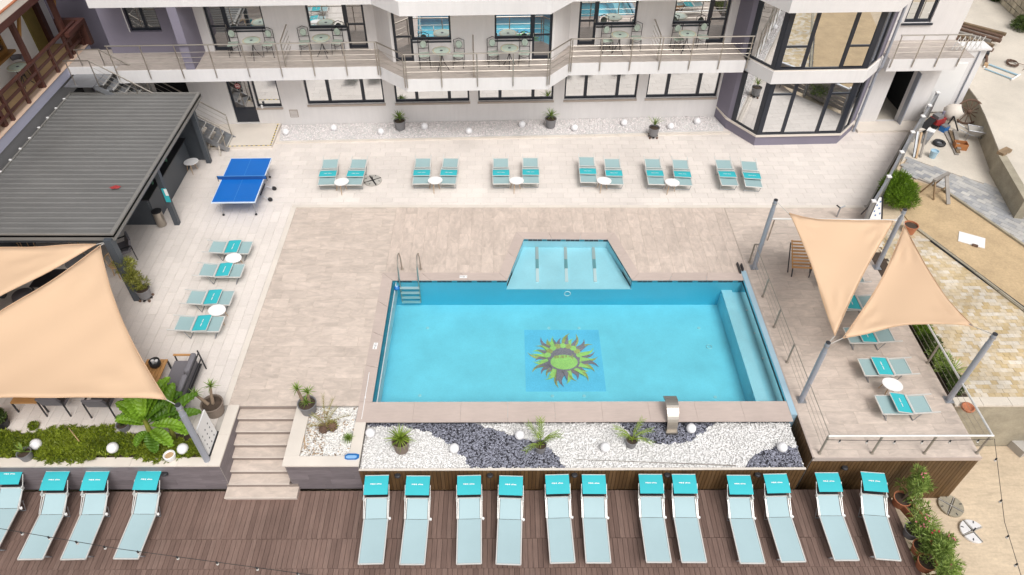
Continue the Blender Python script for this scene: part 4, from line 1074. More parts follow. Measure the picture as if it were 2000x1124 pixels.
# ================================================================== STEEL STAIR
sr = thing('steel_stair', 'grey steel grating stair running down along the hotel wall behind the bar roof', 'stairs', (-13, 24.7, 0), A0)
def SX(x, y, z): return (x, y+(x+13)*math.tan(A0), z)
n_ = 14; xa, xb, za, zb = -15.0, -11.25, 2.98, 0.20
for i in range(n_):
    t_ = i/(n_-1); x = xa+(xb-xa)*t_; z = za+(zb-za)*t_
    a, c = SX(x-.14, 24.28, z), SX(x+.14, 25.12, z)
    tr_ = MB().box(x-.14, x+.14, a[1], c[1], z-.015, z+.012).build('tread', M['steel_dull'], sr, world=True)
    m_ = MB().box(x+.125, x+.142, a[1], c[1], z-.04, z+.02); m_.v = [tuple(sr.matrix_basis.inverted() @ Vector(p)) for p in m_.v]
    m_.build('nosing', M['alu'], tr_)
MB().box(-16.2, -15.14, 24.0, 25.2, 2.98, 3.01).build('landing_plate', M['steel_dull'], sr, world=True)
for y in (24.26, 25.14):
    MB().bar(SX(xa-.2, y, za-.05), SX(xb+.2, y, zb-.15), .03, .2).build('stringer', M['steel_dull'], sr, world=True)
    MB().tube([SX(xa-.9, y, 3.95), SX(xa, y, 3.95), SX(xb+.12, y, zb+.92)], .026, 7).build('handrail', M['steel'], sr, world=True)
    for t_ in (-.22, 0, .34, .67, 1.03):
        x = xa+(xb-xa)*t_; z = za+(zb-za)*max(t_, 0)
        MB().tube([SX(x, y, z-.05), SX(x, y, z+.95)], .02, 6).build('post', M['steel'], sr, world=True)
    for k_ in (.25, .5, .72):
        MB().tube([SX(xa, y, za+k_), SX(xb+.1, y, zb+k_-.02)], .008, 5).build('rail', M['steel'], sr, world=True)
MB().bar(SX(-11.7, 24.3, .4), (-11.95, 24.05, 0), .05, .05).bar(SX(-11.4, 24.3, .3), (-11.3, 24.0, 0), .05, .05).build('prop', M['post_steel'], sr, world=True)

# ================================================================== SHADE SAILS AND POLES
def sail(corners, label, sag=.10, bow=.08, n=26):
    c = [Vector(p) for p in corners]; cen = (c[0]+c[1]+c[2])/3
    o = thing('shade_sail', label, 'shade sail', tuple(cen), 0, 'sand coloured triangular shade sails')
    mb = MB(); idx = {}
    for i in range(n+1):
        for j in range(n+1-i):
            a, b_ = i/n, j/n; k_ = 1-a-b_
            p = c[0]*k_+c[1]*a+c[2]*b_
            # hollow edges: move points toward the centre most at edge middles
            e = 4*(a*b_*(1-k_)**1+b_*k_*(1-a)+a*k_*(1-b_))/3*3
            edge = max(4*a*b_*max(0, 1-6*k_), 0)*0
            w_ = bow*(4*k_*a*(1-b_)**4+4*a*b_*(1-k_)**4+4*b_*k_*(1-a)**4)
            p = p+(cen-p)*w_*1.0
            p.z -= sag*27*a*b_*k_*.6
            # pull folds near the corners
            for q, cc in ((k_, c[0]), (a, c[1]), (b_, c[2])):
                if q > .62:
                    u_ = (q-.62)/.38; ang = (a-b_ if q == k_ else b_-k_ if q == a else k_-a)/max(1-q, .03)
                    p.z += .05*math.sin(ang*8+q*3)*u_*(1-u_)*3
            p.z += .018*math.sin(p.x*2.1+p.y*1.3)+.012*math.sin(p.x*3.7-p.y*2.9)
            idx[i, j] = len(mb.v); mb.v.append(tuple(p-cen))
    for i in range(n):
        for j in range(n-i):
            mb.f.append((idx[i, j], idx[i+1, j], idx[i, j+1])); mb.mi.append(0); mb.tone.append(0)
            if i+j < n-1: mb.f.append((idx[i+1, j], idx[i+1, j+1], idx[i, j+1])); mb.mi.append(0); mb.tone.append(0)
    edges = [[idx[i, 0] for i in range(n+1)], [idx[0, j] for j in range(n+1)], [idx[n-i, i] for i in range(n+1)]]
    for e_ in edges: MB().tube([Vector(mb.v[q])+Vector((0, 0, .004)) for q in e_], .013, 5).build('hem', M['sail_hem'], o)
    cl = mb.build('cloth', M['sail'], o, smooth=True)
    s_ = cl.modifiers.new('thickness', 'SOLIDIFY'); s_.thickness = .006
    for p, q in zip(corners, ROPES.pop(0)):
        if q: MB().tube([Vector(p)-cen, Vector(q)-cen], .010, 5).build('rope', M['rope'], o)
        MB().tube([Vector(p)-cen+Vector((0, 0, -.01)), Vector(p)-cen+(cen-Vector(p)).normalized()*.12], .02, 5).build('corner_ring', M['steel'], o)
PT1, PT2, PT3, PT4, PTL = (8.29, 17.46, 2.77), (12.41, 17.46, 2.40), (8.24, 12.0, 2.37), (12.36, 11.99, 2.70), (-7.67, 10.11, 2.34)
def pole(p, label, r=.073):
    o = thing('sail_pole', label, 'pole', (p[0], p[1], 0.0), 0, 'grey steel poles holding the shade sails')
    MB().tube([(0, 0, .005), (0, 0, p[2]-.32)], r, 12).tube([(0, 0, p[2]-.32), (0, 0, p[2]+.03)], r*.84, 12).build('shaft', M['pole'], o)
    MB().lathe([(r*.86, p[2]+.03), (r*.86, p[2]+.05), (r*.5, p[2]+.055)], n=12).build('cap', M['dark_metal'], o)
    MB().box(-.12, .12, -.12, .12, .004, .018).build('base_plate', M['steel_dull'], o)
    MB().tube(ring((0, 0, p[2]-.10), r*.9, 'z'), .012, 5).build('eye_ring', M['steel'], o)
pole(PT1, 'grey sail pole standing at the pool corner beside the infinity edge')
pole(PT2, 'grey sail pole standing near the A-frame sign and terracotta pot')
pole(PT3, 'grey sail pole at the front pool corner of the platform')
pole(PT4, 'free grey sail pole leaning over the yellow paving')
pole(PTL, 'grey sail pole beside the banana plant on the planter corner', .08)
ROPES = [[PTL, (-11.62, 16.02, 2.38), None], [(-11.65, 16.0, 2.38), None, None],
         [PT1, (12.36, 17.44, 2.3), (8.26, 12.05, 2.28)], [(12.40, 17.42, 2.28), (8.28, 12.02, 2.3), PT4]]
sail([(-8.064, 10.359, 2.250), (-11.775, 15.794, 2.400), (-15.679, 10.022, 2.350)], 'large sand coloured sail over the lounge corner, nearest the planter', bow=.10, sag=.25)
sail([(-11.894, 15.816, 2.420), (-15.920, 10.429, 2.400), (-19.385, 15.588, 2.420)], 'sand coloured sail in front of the bar roof, at the left edge', bow=.05, sag=.12)
sail([(8.661, 17.108, 2.550), (12.033, 17.173, 2.220), (8.602, 12.409, 2.200)], 'sand coloured sail hanging beside the wooden deck chair', bow=.085, sag=.1)
sail([(12.288, 16.998, 2.200), (8.779, 12.319, 2.220), (12.155, 12.472, 2.500)], 'sand coloured sail over the loungers next to the yellow paving', bow=.17, sag=.1)

# ================================================================== PLATFORM RAILING
pr_ = thing('railing', 'stainless cable railing round the raised sunbathing platform', 'railing', (10.2, 10.27, 0), 0)
TZ = .80
MB().tube([(8.23, 17.72, TZ), (8.23, 10.27, TZ)], .012, 6).build('top_cable', M['post_steel'], pr_, world=True)
MB().tube([(8.18, 10.27, TZ), (12.40, 10.27, TZ)], .030, 8).tube([(12.37, 10.27, TZ), (12.37, 15.6, TZ)], .030, 8).build('top_rail', M['alu'], pr_, world=True)
for (x, y) in [(8.2, 17.72), (8.23, 16.08), (8.23, 14.75), (8.23, 13.36), (8.2, 10.28), (9.57, 10.27), (10.95, 10.27), (12.33, 10.27), (12.34, 13.32), (12.34, 14.9)]:
    MB().tube([(x, y, 0.004), (x, y, TZ)], .029, 8).lathe([(.05, .004), (.05, .02)], (x, y, 0), 10).build('post', M['post_steel'], pr_, world=True)
for k_ in (.2, .4, .6):
    MB().tube([(8.23, 17.72, k_), (8.23, 10.27, k_), (12.34, 10.27, k_), (12.34, 15.5, k_)], .005, 5).build('cable', M['post_steel'], pr_, world=True)
MB().tube([(8.2, 17.72, TZ+.0), (8.5, 17.72, TZ-.02)], .024, 7).build('return_rail', M['post_steel'], pr_, world=True)
br = thing('handrail', 'white handrail crossing behind the sail at the back of the platform', 'railing', (10.5, 19.0, 0))
hz_ = .95; ha, hb = (9.036, 18.863, 0.950), (13.432, 18.784, 0.950)
MB().tube([ha, hb], .034, 8).build('top_rail', M['alu'], br, world=True)
for t_ in (0.02, .5, .98):
    q = Vector(ha)+(Vector(hb)-Vector(ha))*t_; MB().tube([(q.x, q.y, .004), (q.x, q.y, hz_)], .025, 7).build('post', M['steel'], br, world=True)
for k_ in (.3, .6): MB().tube([(ha[0], ha[1], k_), (hb[0], hb[1], k_)], .006, 5).build('cable', M['steel'], br, world=True)

# ================================================================== SUN LOUNGERS
def lettering(o, cx, cy, z, wdt, nrm_tilt=0.0):
    """two short illegible printed words, as on the cloth: one part per word"""
    ct, s_ = math.cos(nrm_tilt), math.sin(nrm_tilt); rs = random.Random(5); x = -wdt/2; w_ = wdt/12.5
    for wi in range(2):
        mb = MB()
        mb.box(x, x+w_*5.4, -.0035, .0035, 0, .0012)
        for k_ in range(5):
            px = x+k_*w_*1.12; h = .034 if rs.random() < .5 else .028
            mb.box(px, px+w_*.3, -h/2, h/2, 0, .002)
            mb.box(px+w_*.3, px+w_*.85, (-h/2 if rs.random() < .5 else h/2-.010), (-h/2+.010 if rs.random() < .5 else h/2), 0, .002)
        x += wdt*.53
        mb.v = [(cx+v[0], cy+v[1]*ct, z+v[1]*s_+v[2]) for v in mb.v]
        mb.build('printed_word', M['white'], o)

def lounger_base(o, L1, L2, wd, hb, tilt, mesh_m, prong):
    """frame, foot sling, back sling, two folding legs.  y runs from the foot (0) to the head"""
    hw = wd/2; yh = L1; ye = L1+L2*math.cos(tilt); ze = hb+L2*math.sin(tilt)
    fr = MB().bar((-hw, 0, hb), (-hw, yh, hb), .028, .028).bar((hw, 0, hb), (hw, yh, hb), .028, .028).bar((-hw, 0, hb), (hw, 0, hb), .028, .028).bar((-hw, yh, hb-.04), (hw, yh, hb-.04), .028, .03)
    fr.build('frame', M['alu'], o)
    tt = MB()
    n = 8
    for i in range(n):
        a, b_ = .02+(L1-.022)*i/n, .02+(L1-.022)*(i+1)/n
        s0, s1 = -.018*math.sin(math.pi*i/n), -.018*math.sin(math.pi*(i+1)/n)
        tt.add([(-hw+.018, a, hb+.008), (0, a, hb+.004+s0), (hw-.018, a, hb+.008), (-hw+.018, b_, hb+.008), (0, b_, hb+.004+s1), (hw-.018, b_, hb+.008)], [(0, 1, 4, 3), (1, 2, 5, 4)])
    tt.build('seat_sling', mesh_m, o, smooth=True)
    bk = MB(); d = Vector((0, math.cos(tilt), math.sin(tilt)))
    p0 = Vector((0, yh+.005, hb+.012))
    q = [p0+d*(L2*t_) for t_ in (0, .5, 1)]
    nz = Vector((0, -math.sin(tilt), math.cos(tilt)))
    bk.add([tuple(q[0]+Vector((-hw+.036, 0, 0))), tuple(q[0]+Vector((hw-.036, 0, 0))), tuple(q[1]+Vector((hw-.036, 0, 0))-nz*.012), tuple(q[1]+Vector((-hw+.036, 0, 0))-nz*.012), tuple(q[2]+Vector((hw-.036, 0, 0))), tuple(q[2]+Vector((-hw+.036, 0, 0)))], [(0, 1, 2, 3), (3, 2, 4, 5)])
    bk.build('back_sling', mesh_m, o, smooth=True)
    bf = MB()
    for s_ in (-1, 1):
        x = s_*(hw-.012)
        bf.bar(tuple(p0+Vector((x, 0, 0))), tuple(q[2]+d*prong+Vector((x, 0, .02 if prong else 0))), .03 if prong else .02, .026)
    bf.bar(tuple(q[2]+Vector((-hw+.012, 0, 0))), tuple(q[2]+Vector((hw-.012, 0, 0))), .026, .024)
    bf.build('back_frame', M['alu'], o)
    for y, dy in ((.10, .12), (L1+L2*.45, -.10)):
        m_ = MB().tube([(-hw+.01, y, hb-.02), (-hw+.03, y+dy, .014), (hw-.03, y+dy, .014), (hw-.01, y, hb-.02)], .014, 6)
        m_.build('leg', M['steel_dull'], o)
    return p0, d, nz, q[2]

def make_open():
    o = thing('sun_lounger', 'x', 'sun lounger', (0, 0, 0), 0, 'pale aqua sun loungers with raised turquoise hoods on the deck')
    hw = .30
    p0, d, nz, e = lounger_base(o, 1.17, .51, .60, .35, R(24), M['aqua_mesh'], 0)
    # hood hinged above the head
    c0 = Vector((0, 1.60, .80)); cd = Vector((0, math.cos(R(12)), math.sin(R(12)))); cl = .50
    a, b_ = c0, c0+cd*cl; w_ = .305
    hood = MB()
    n = 6
    for i in range(n):
        t0_, t1_ = i/n, (i+1)/n; s0, s1 = .02*math.sin(math.pi*t0_), .02*math.sin(math.pi*t1_)
        P_, Q_ = a+cd*cl*t0_+Vector((0, 0, s0)), a+cd*cl*t1_+Vector((0, 0, s1))
        hood.add([(-w_, *P_[1:]), (w_, *P_[1:]), (w_, *Q_[1:]), (-w_, *Q_[1:])], [(0, 1, 2, 3)])
    h_ = hood.build('hood', M['turq'], o, smooth=True)
    lettering(h_, 0, c0.y+cl*.52, c0.z+cl*.5*math.sin(R(12))+.026, .30, R(12))
    MB().bar((-w_, *b_[1:]), (w_, *b_[1:]), .018, .018).build('hood_bar', M['alu'], h_)
    for s_ in (-1, 1):
        am = MB().bar((s_*(hw+.018), 1.18, .36), (s_*(hw+.022), 1.60, .60), .012, .026).bar((s_*(hw+.022), 1.58, .58), (s_*(hw+.022), c0.y+.26, c0.z+.05), .014, .026)
        am.box(s_*(hw+.02)-.02, s_*(hw+.02)+.02, 1.56, 1.64, .56, .66)
        am.build('hood_arm', M['alu'], o)
    MB().lathe([(.035, -.02), (.035, .02)], (hw+.045, 1.19, .33), 8).build('hinge_knob', M['white'], o)
    MB().box(-hw+.02, hw-.02, 1.655, 1.80, .55, .565).build('hood_shade_strip', M['dark_metal'], o)  # added dark strip painting the shaded gap below the hood front
    return o

def make_folded(L, raised):
    o = thing('sun_lounger', 'x', 'sun lounger', (0, 0, 0), 0, 'sun loungers with folded turquoise hoods')
    k_ = L/1.35; hw = .31
    L1 = .82*k_
    p0, d, nz, e = lounger_base(o, L1, .50*k_, .62, .35, R(4), M['aqua_mesh_shaded'], .20)
    ya, yb = .36*k_, .36*k_+.43
    lift = .11 if raised else .05
    a, b_ = Vector((0, ya, .37+lift)), Vector((0, yb, .385))
    hood = MB()
    for i in range(5):
        t0_, t1_ = i/5, (i+1)/5
        P_, Q_ = a+(b_-a)*t0_, a+(b_-a)*t1_
        hood.add([(-hw, P_.y, P_.z+.012*math.sin(math.pi*t0_)), (hw, P_.y, P_.z+.012*math.sin(math.pi*t0_)), (hw, Q_.y, Q_.z+.012*math.sin(math.pi*t1_)), (-hw, Q_.y, Q_.z+.012*math.sin(math.pi*t1_))], [(0, 1, 2, 3)])
    h_ = hood.build('hood', M['turq'], o, smooth=True)
    MB().bar((-hw-.005, *a[1:]), (hw+.005, *a[1:]), .02, .02).build('hood_bar', M['alu'], h_)
    MB().bar((-hw, yb+.03, .39), (hw, yb+.03, .39), .035, .02).build('hood_bar', M['alu'], h_)
    MB().bar((-hw, L1+.02, .395), (hw, L1+.02, .395), .03, .02).build('hinge_bar', M['alu'], o)
    tl = math.atan2(b_.z-a.z, b_.y-a.y)
    lettering(h_, 0, (ya+yb)/2, (a.z+b_.z)/2+.016, .30, tl)
    for s_ in (-1, 1): MB().bar((s_*(hw+.012), ya, a.z), (s_*(hw+.012), L1+.05, .38), .016, .02).build('hood_arm', M['alu'], o)
    return o

deckL = [(20, 'lounger cut by the left photo edge, hood raised, on the brown deck'),
 (82, 'lounger with raised hood on the deck, next to the one cut by the left edge'),
 (163, 'lounger with raised hood below the white globe and potted agave, second left of the steps'),
 (268, 'lounger with raised hood standing nearest the steps on their left'),
 (735, 'lounger with raised hood standing first to the right of the steps'),
 (814, 'lounger with raised hood second to the right of the steps, under the wicker pot'),
 (917, 'lounger with raised hood below the left dark pebble wave, third from the steps'),
 (996, 'lounger with raised hood on the deck, fourth to the right of the steps'),
 (1090, 'lounger with raised hood on the deck, fifth to the right of the steps'),
 (1160, 'lounger with raised hood on the deck, sixth right of the steps, below a white globe'),
 (1272, 'lounger with raised hood seventh right of the steps, just left of the waterfall spout'),
 (1339, 'lounger with raised hood on the deck, eighth right of the steps, below the lying rod'),
 (1447, 'lounger with raised hood on the deck, ninth right of the steps, below the rod tip'),
 (1521, 'lounger with raised hood on the deck below the right dark pebble patch'),
 (1620, 'lounger with raised hood below the platform corner, second from the terracotta pots'),
 (1707, 'lounger with raised hood standing right beside the terracotta pots on the deck')]
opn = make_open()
PXH = {20: (-12.779, 9.112, -0.840), 82: (-11.557, 9.052, -0.840), 163: (-10.525, 9.062, -0.840), 268: (-9.218, 9.071, -0.840), 735: (-3.293, 8.909, -0.840), 814: (-2.253, 8.905, -0.840), 917: (-0.913, 8.900, -0.840), 996: (0.116, 8.882, -0.840), 1090: (1.361, 8.892, -0.840), 1160: (2.274, 8.888, -0.840), 1272: (3.747, 8.911, -0.840), 1339: (4.610, 8.908, -0.840), 1447: (6.030, 8.874, -0.840), 1521: (7.011, 8.913, -0.840), 1620: (8.350, 8.950, -0.840), 1707: (9.474, 8.960, -0.840)}
PXF = {20: (-12.760, 8.074, -0.850), 82: (-11.545, 7.901, -0.850), 163: (-10.504, 7.897, -0.850), 268: (-9.232, 7.905, -0.850), 735: (-3.268, 7.752, -0.850), 814: (-2.262, 7.735, -0.850), 917: (-0.884, 7.742, -0.850), 996: (0.073, 7.726, -0.850), 1090: (1.393, 7.759, -0.850), 1160: (2.265, 7.755, -0.850), 1272: (3.739, 7.762, -0.850), 1339: (4.601, 7.758, -0.850), 1447: (6.020, 7.727, -0.850), 1521: (7.031, 7.761, -0.850), 1620: (8.348, 7.794, -0.850), 1707: (9.371, 7.803, -0.850)}
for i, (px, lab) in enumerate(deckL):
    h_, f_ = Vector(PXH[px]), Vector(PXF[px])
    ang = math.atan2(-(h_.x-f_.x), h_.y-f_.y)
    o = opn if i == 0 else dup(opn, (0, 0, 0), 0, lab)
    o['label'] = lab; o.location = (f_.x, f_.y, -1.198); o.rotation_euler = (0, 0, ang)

fold = make_folded(1.35, False); fold_up = make_folded(1.35, True); fold_t = make_folded(1.62, False)
def put(src, loc, rz, lab, grp, first):
    o = src if first else dup(src, loc, rz, lab)
    o.location = loc; o.rotation_euler = (0, 0, rz); o['label'] = lab; o['group'] = grp
    return o
GL = 'sun loungers with folded hoods on the left white tiles'
put(fold, (-8.50, 18.06, .004), R(90), 'folded lounger on the white tiles, farthest from the camera of the left four', GL, True)
for y, lab in ((16.93, 'folded lounger on the left tiles, just in front of the farthest side table'), (15.68, 'folded lounger on the left tiles, just behind the nearer egg shaped table'), (14.58, 'folded lounger on the left tiles nearest the grey sofa')):
    put(fold, (-8.47, y, .004), R(90), lab, GL, False)
GP = 'sun loungers with folded hoods on the right platform'
put(fold_up, (10.12, 11.57, .004), R(-90), 'lounger with half lifted hood nearest the front railing of the platform', GP, True)
put(fold, (10.12, 12.88, .004), R(-90), 'folded lounger on the platform just behind the white egg shaped table', GP, False)
put(fold, (10.12, 14.10, .004), R(-90), 'folded lounger on the platform partly under the sail by the flowers', GP, False)
put(fold, (10.14, 15.45, .004), R(-90), 'folded lounger seen in the gap between the two right sails', GP, False)
put(fold, (10.14, 16.62, .004), R(-90), 'folded lounger mostly hidden behind the right sails', GP, False)
GT = 'sun loungers with folded hoods in a row on the upper terrace'
TL = [(637, 366, 'upper terrace lounger nearest the blue table tennis table'), (687, 366, 'upper terrace lounger beside the round parasol base'),
 (822, 364, 'left lounger of the second upper pair'), (874, 364, 'right lounger of the second upper pair'), (979, 364, 'left lounger of the third upper pair'), (1037, 364, 'right lounger of the third upper pair'),
 (1151, 362, 'left lounger of the fourth upper pair, standing slightly farther back'), (1203, 366, 'right lounger of the fourth upper pair'), (1283, 366, 'left lounger of the fifth upper pair'), (1336, 368, 'right lounger of the fifth upper pair'),
 (1427, 369, 'left lounger of the last upper pair that has no side table'), (1474, 371, 'lounger at the right end of the upper row, without side table')]
TF = [(-6.629, 21.597, 0.350), (-5.627, 21.599, 0.350), (-3.133, 21.667, 0.350), (-2.146, 21.669, 0.350), (-0.149, 21.672, 0.350), (0.955, 21.706, 0.350), (3.117, 21.774, 0.350), (4.097, 21.647, 0.350), (5.643, 21.649, 0.350), (6.644, 21.587, 0.350), (8.363, 21.589, 0.350), (9.237, 21.495, 0.350)]
TH = [(-6.713, 22.986, 0.400), (-5.626, 23.057, 0.400), (-3.169, 23.063, 0.400), (-2.106, 23.065, 0.400), (-0.174, 23.035, 0.400), (0.969, 23.038, 0.400), (3.144, 23.077, 0.400), (4.122, 22.976, 0.400), (5.682, 22.979, 0.400), (6.744, 22.947, 0.400), (8.417, 22.916, 0.400), (9.386, 22.918, 0.400)]
for i, (px, py, lab) in enumerate(TL):
    f_, h_ = Vector(TF[i]), Vector(TH[i]); ang = math.atan2(-(h_.x-f_.x), h_.y-f_.y)
    put(fold_t, (f_.x, f_.y, .004), ang, 'folded sun lounger: '+lab if len(lab.split()) < 12 else lab, GT, i == 0)

# ------------------------------------------------------------------ egg shaped side tables
def make_table():
    o = thing('side_table', 'x', 'side table', (0, 0, 0), 0, 'white egg shaped side tables with wooden legs')
    n = 28; poly = []
    for i in range(n):
        a = 2*math.pi*i/n; r = .235*(1+.22*math.cos(a)+.03*math.cos(2*a)); poly.append((r*math.cos(a)*1.12, r*math.sin(a)))
    MB().prism(poly, .435, .455).build('table_top', M['white_gloss'], o)
    for a in (R(20), R(140), R(260)):
        MB().tube([(.12*math.cos(a), .12*math.sin(a), .435), (.22*math.cos(a), .22*math.sin(a), 0)], .016, 6, r2=.010).build('leg', M['light_wood'], o)
    return o
tb = make_table()
for i, ((x, y, z), rz, lab) in enumerate([
    ((-6.111, 21.651, 0.450), 20, 'egg shaped table between the two upper loungers nearest the parasol base'), ((-2.658, 21.754, 0.450), 10, 'egg shaped table between the second upper pair of loungers'),
    ((0.364, 21.759, 0.450), 0, 'egg shaped table between the third upper pair of loungers'), ((3.623, 21.765, 0.450), -10, 'egg shaped table between the fourth upper pair of loungers'),
    ((6.147, 21.672, 0.450), -20, 'egg shaped table between the fifth upper pair of loungers'), ((-8.829, 17.420, 0.450), 160, 'egg shaped table between the two farther left loungers'),
    ((-8.679, 15.048, 0.450), 160, 'egg shaped table between the two nearer left loungers'), ((10.652, 12.212, 0.450), -25, 'egg shaped table between loungers on the right platform'),
    ((-12.060, 22.935, 0.450), 30, 'egg shaped table standing against the dark bar front')]):
    o = tb if i == 0 else dup(tb, (x, y, .004), R(rz), lab)
    o.location = (x, y, .004); o.rotation_euler = (0, 0, R(rz)); o['label'] = 'white '+lab

# ------------------------------------------------------------------ table tennis table
tt = thing('table_tennis_table', 'blue table tennis table with white edges and net on the white tiles', 'table tennis table', (-9.55, 21.38, .004), R(1.2))
MB().box(-.7625, .7625, -1.37, 1.37, .735, .755).build('table_top', M['table_blue'], tt)
MB().box(-.7625, -.742, -1.37, 1.37, .755, .7565).box(.742, .7625, -1.37, 1.37, .755, .7565).box(-.742, .742, -1.37, -1.345, .755, .7565).box(-.742, .742, 1.345, 1.37, .755, .7565).box(-.768, .768, -1.377, -1.37, .715, .757).box(.7625, .77, -1.37, 1.37, .715, .757).build('edge_line', M['line_white'], tt)
MB().box(-.004, .004, -1.345, 1.345, .755, .7563).build('centre_line', M['line_blue'], tt)
nt = MB().box(-.87, .87, -.006, .006, .757, .905).build('net', M['net_blue'], tt)
MB().box(-.87, .87, -.008, .008, .895, .912).build('net_tape', M['line_blue'], nt)
for s_ in (-1, 1): MB().tube([(s_*.88, 0, .68), (s_*.88, 0, .915)], .014, 6).build('net_post', M['black'], nt)
for sx in (-.58, .58):
    for sy in (-1.15, 1.15):
        l_ = MB().tube([(sx, sy*.93, .73), (sx, sy, .05)], .014, 6).build('leg', M['steel_dull'], tt)
        MB().sphere((sx, sy, .045), .045, 10, 6).build('wheel_foot', M['black'], l_)
for sy in (-.34, .34):
    MB().tube([(.9, sy, .1), (.2, sy*.6, .45), (-.5, sy, .1)], .016, 6).build('carriage_arm', M['steel_dull'], tt)
    for sx in (.92, -.5):
        MB().tube([(sx, sy-.02, .09), (sx, sy+.02, .09)], .085, 14).build('wheel', M['black'], tt)
MB().tube([(.62, -.34, .3), (.62, .34, .3)], .025, 7).build('cross_bar', M['black'], tt)

# ------------------------------------------------------------------ parasol bases
def parasol_base(loc, label, m, rz, stub):
    o = thing('parasol_base', label, 'parasol base', loc, rz)
    o.scale = (.76, .76, .9)
    for i in range(4 if stub != 2 else 3):
        a0_, a1_ = math.pi/2*i+.07, math.pi/2*(i+1)-.07
        pts = [(.06*math.cos((a0_+a1_)/2), .06*math.sin((a0_+a1_)/2))]+[(.44*math.cos(a0_+(a1_-a0_)*j/8), .44*math.sin(a0_+(a1_-a0_)*j/8)) for j in range(9)]
        w_ = MB().prism(pts, .0, .09).build('weight_slab', m, o); w_.modifiers.new('soft', 'BEVEL').width = .015
        a_ = (a0_+a1_)/2; MB().box(-.05, .05, -.02, .02, .089, .093, rz=a_, piv=(0, 0)).build('grip', M['dark_metal'], w_).location = (.36*math.cos(a_), .36*math.sin(a_), 0)
    MB().box(-.44, .44, -.011, .011, .02, .092).box(-.011, .011, -.44, .44, .02, .093).build('cross_frame', M['dark_metal'] if stub is True else M['concrete_grey'], o)
    if stub: MB().tube([(0, 0, .09), (0, 0, .24)], .028, 8).build('socket', M['dark_metal'], o)
    return o
parasol_base(tuple(Vector((-5.041, 22.310, 0.050))*1.0), 'round grey parasol base with dark cross beside an upper lounger', M['concrete_grey'], .5, True).location.z = .004
o = parasol_base((12.641, 9.147, -2.050), 'round white parasol base on the sandy ground at lower right', M['plaster_white'], .35, 2); o.location.z = -2.1
o = parasol_base((12.384, 9.903, -2.050), 'grey earth stained parasol base lying next to the timber wall corner', M['concrete_old'], .9, False); o.location.z = -2.1

# ------------------------------------------------------------------ globe lamps
def make_globe():
    o = thing('globe_lamp', 'x', 'globe lamp', (0, 0, 0), 0, 'white globe garden lamps')
    MB().sphere((0, 0, .155), .145, 20, 13).build('globe', M['globe'], o, smooth=True)
    MB().lathe([(.07, 0), (.075, .02), (.05, .03)], n=12).build('base', M['black'], o)
    return o
gl = make_globe()
GLB = [((-9.046, 25.585, 0.140), 1.0, 'white globe lamp at the left end of the gravel strip by the hotel'), ((-7.123, 25.907, 0.140), 1.0, 'white globe lamp second from the left in the hotel gravel strip'),
 ((-5.135, 25.637, 0.140), 1.0, 'white globe lamp just left of the first potted yucca at the hotel'), ((-3.372, 26.039, 0.140), 1.0, 'white globe lamp just right of the first potted yucca at the hotel'),
 ((-1.501, 25.687, 0.140), 1.0, 'white globe lamp under the centre of the balcony in the gravel strip'), ((0.713, 26.214, 0.140), 1.0, 'white globe lamp just left of the middle potted yucca at the hotel'),
 ((2.887, 25.939, 0.140), 1.0, 'white globe lamp just right of the middle potted yucca at the hotel'), ((5.012, 26.350, 0.140), 1.0, 'white globe lamp left of the third potted yucca at the hotel'),
 ((6.934, 26.073, 0.140), 1.0, 'white globe lamp right of the third potted yucca at the hotel'), ((8.132, 26.483, 0.140), 1.0, 'white globe lamp beside the violet bay at the gravel end'),
 ((-3.624, 11.013, -0.100), .93, 'white globe lamp in the pebbles next to the white planter corner'), ((-1.350, 10.527, -0.100), .93, 'white globe lamp on the left edge of the big dark pebble wave'),
 ((0.383, 10.937, -0.100), .93, 'white globe lamp on the right edge of the big dark pebble wave'), ((2.637, 10.547, -0.100), .93, 'white globe lamp on plain white pebbles in the middle of the bed'),
 ((5.026, 11.138, -0.100), .93, 'white globe lamp on dark pebbles beside the steel waterfall spout'), ((7.330, 10.533, -0.100), .93, 'white globe lamp at the right end of the pebble bed'),
 ((-12.184, 10.519, 0.150), 1.0, 'white globe lamp beside the small potted agave in the ground cover'), ((-10.157, 10.405, 0.150), 1.0, 'white globe lamp alone in the middle of the green ground cover'), ((-8.339, 10.369, 0.150), 1.0, 'white globe lamp under the banana leaves')]
for i, ((x, y, z), s_, lab) in enumerate(GLB):
    o = gl if i == 0 else dup(gl, (0, 0, 0), 0, lab)
    o['label'] = lab; o.location = (x, y, z-.155*s_); o.scale = (s_, s_, s_); o.rotation_euler = (0, 0, i*1.3)

# ------------------------------------------------------------------ steel waterfall spout
ws = thing('waterfall_spout', 'curved brushed steel waterfall spout arching over the pool edge', 'waterfall', ((4.507, 11.258, -0.200)[0], 11.12, -.24))
prof = []
for i in range(15):
    t_ = i/14
    prof.append(Vector((0, -.05+.30*t_+.62*t_**2.2, .86*math.sin(min(t_*1.9, 1.62)) if t_ < .86 else .86*math.sin(1.62)-.12*(t_-.86)/.14)))
sp = MB()
for i in range(14):
    w0, w1 = .13+.05*(i/14), .13+.05*((i+1)/14)
    p, q = prof[i], prof[i+1]; t_ = (q-p).normalized(); nn = Vector((0, -t_.z, t_.y))*.05
    sp.add([(-w0, p.y, p.z), (w0, p.y, p.z), (w1, q.y, q.z), (-w1, q.y, q.z), (-w0, p.y-nn.y, p.z-nn.z), (w0, p.y-nn.y, p.z-nn.z), (w1, q.y-nn.y, q.z-nn.z), (-w1, q.y-nn.y, q.z-nn.z)],
           [(0, 1, 2, 3), (7, 6, 5, 4), (0, 3, 7, 4), (1, 5, 6, 2)])
sp.build('spout', M['steel'], ws)
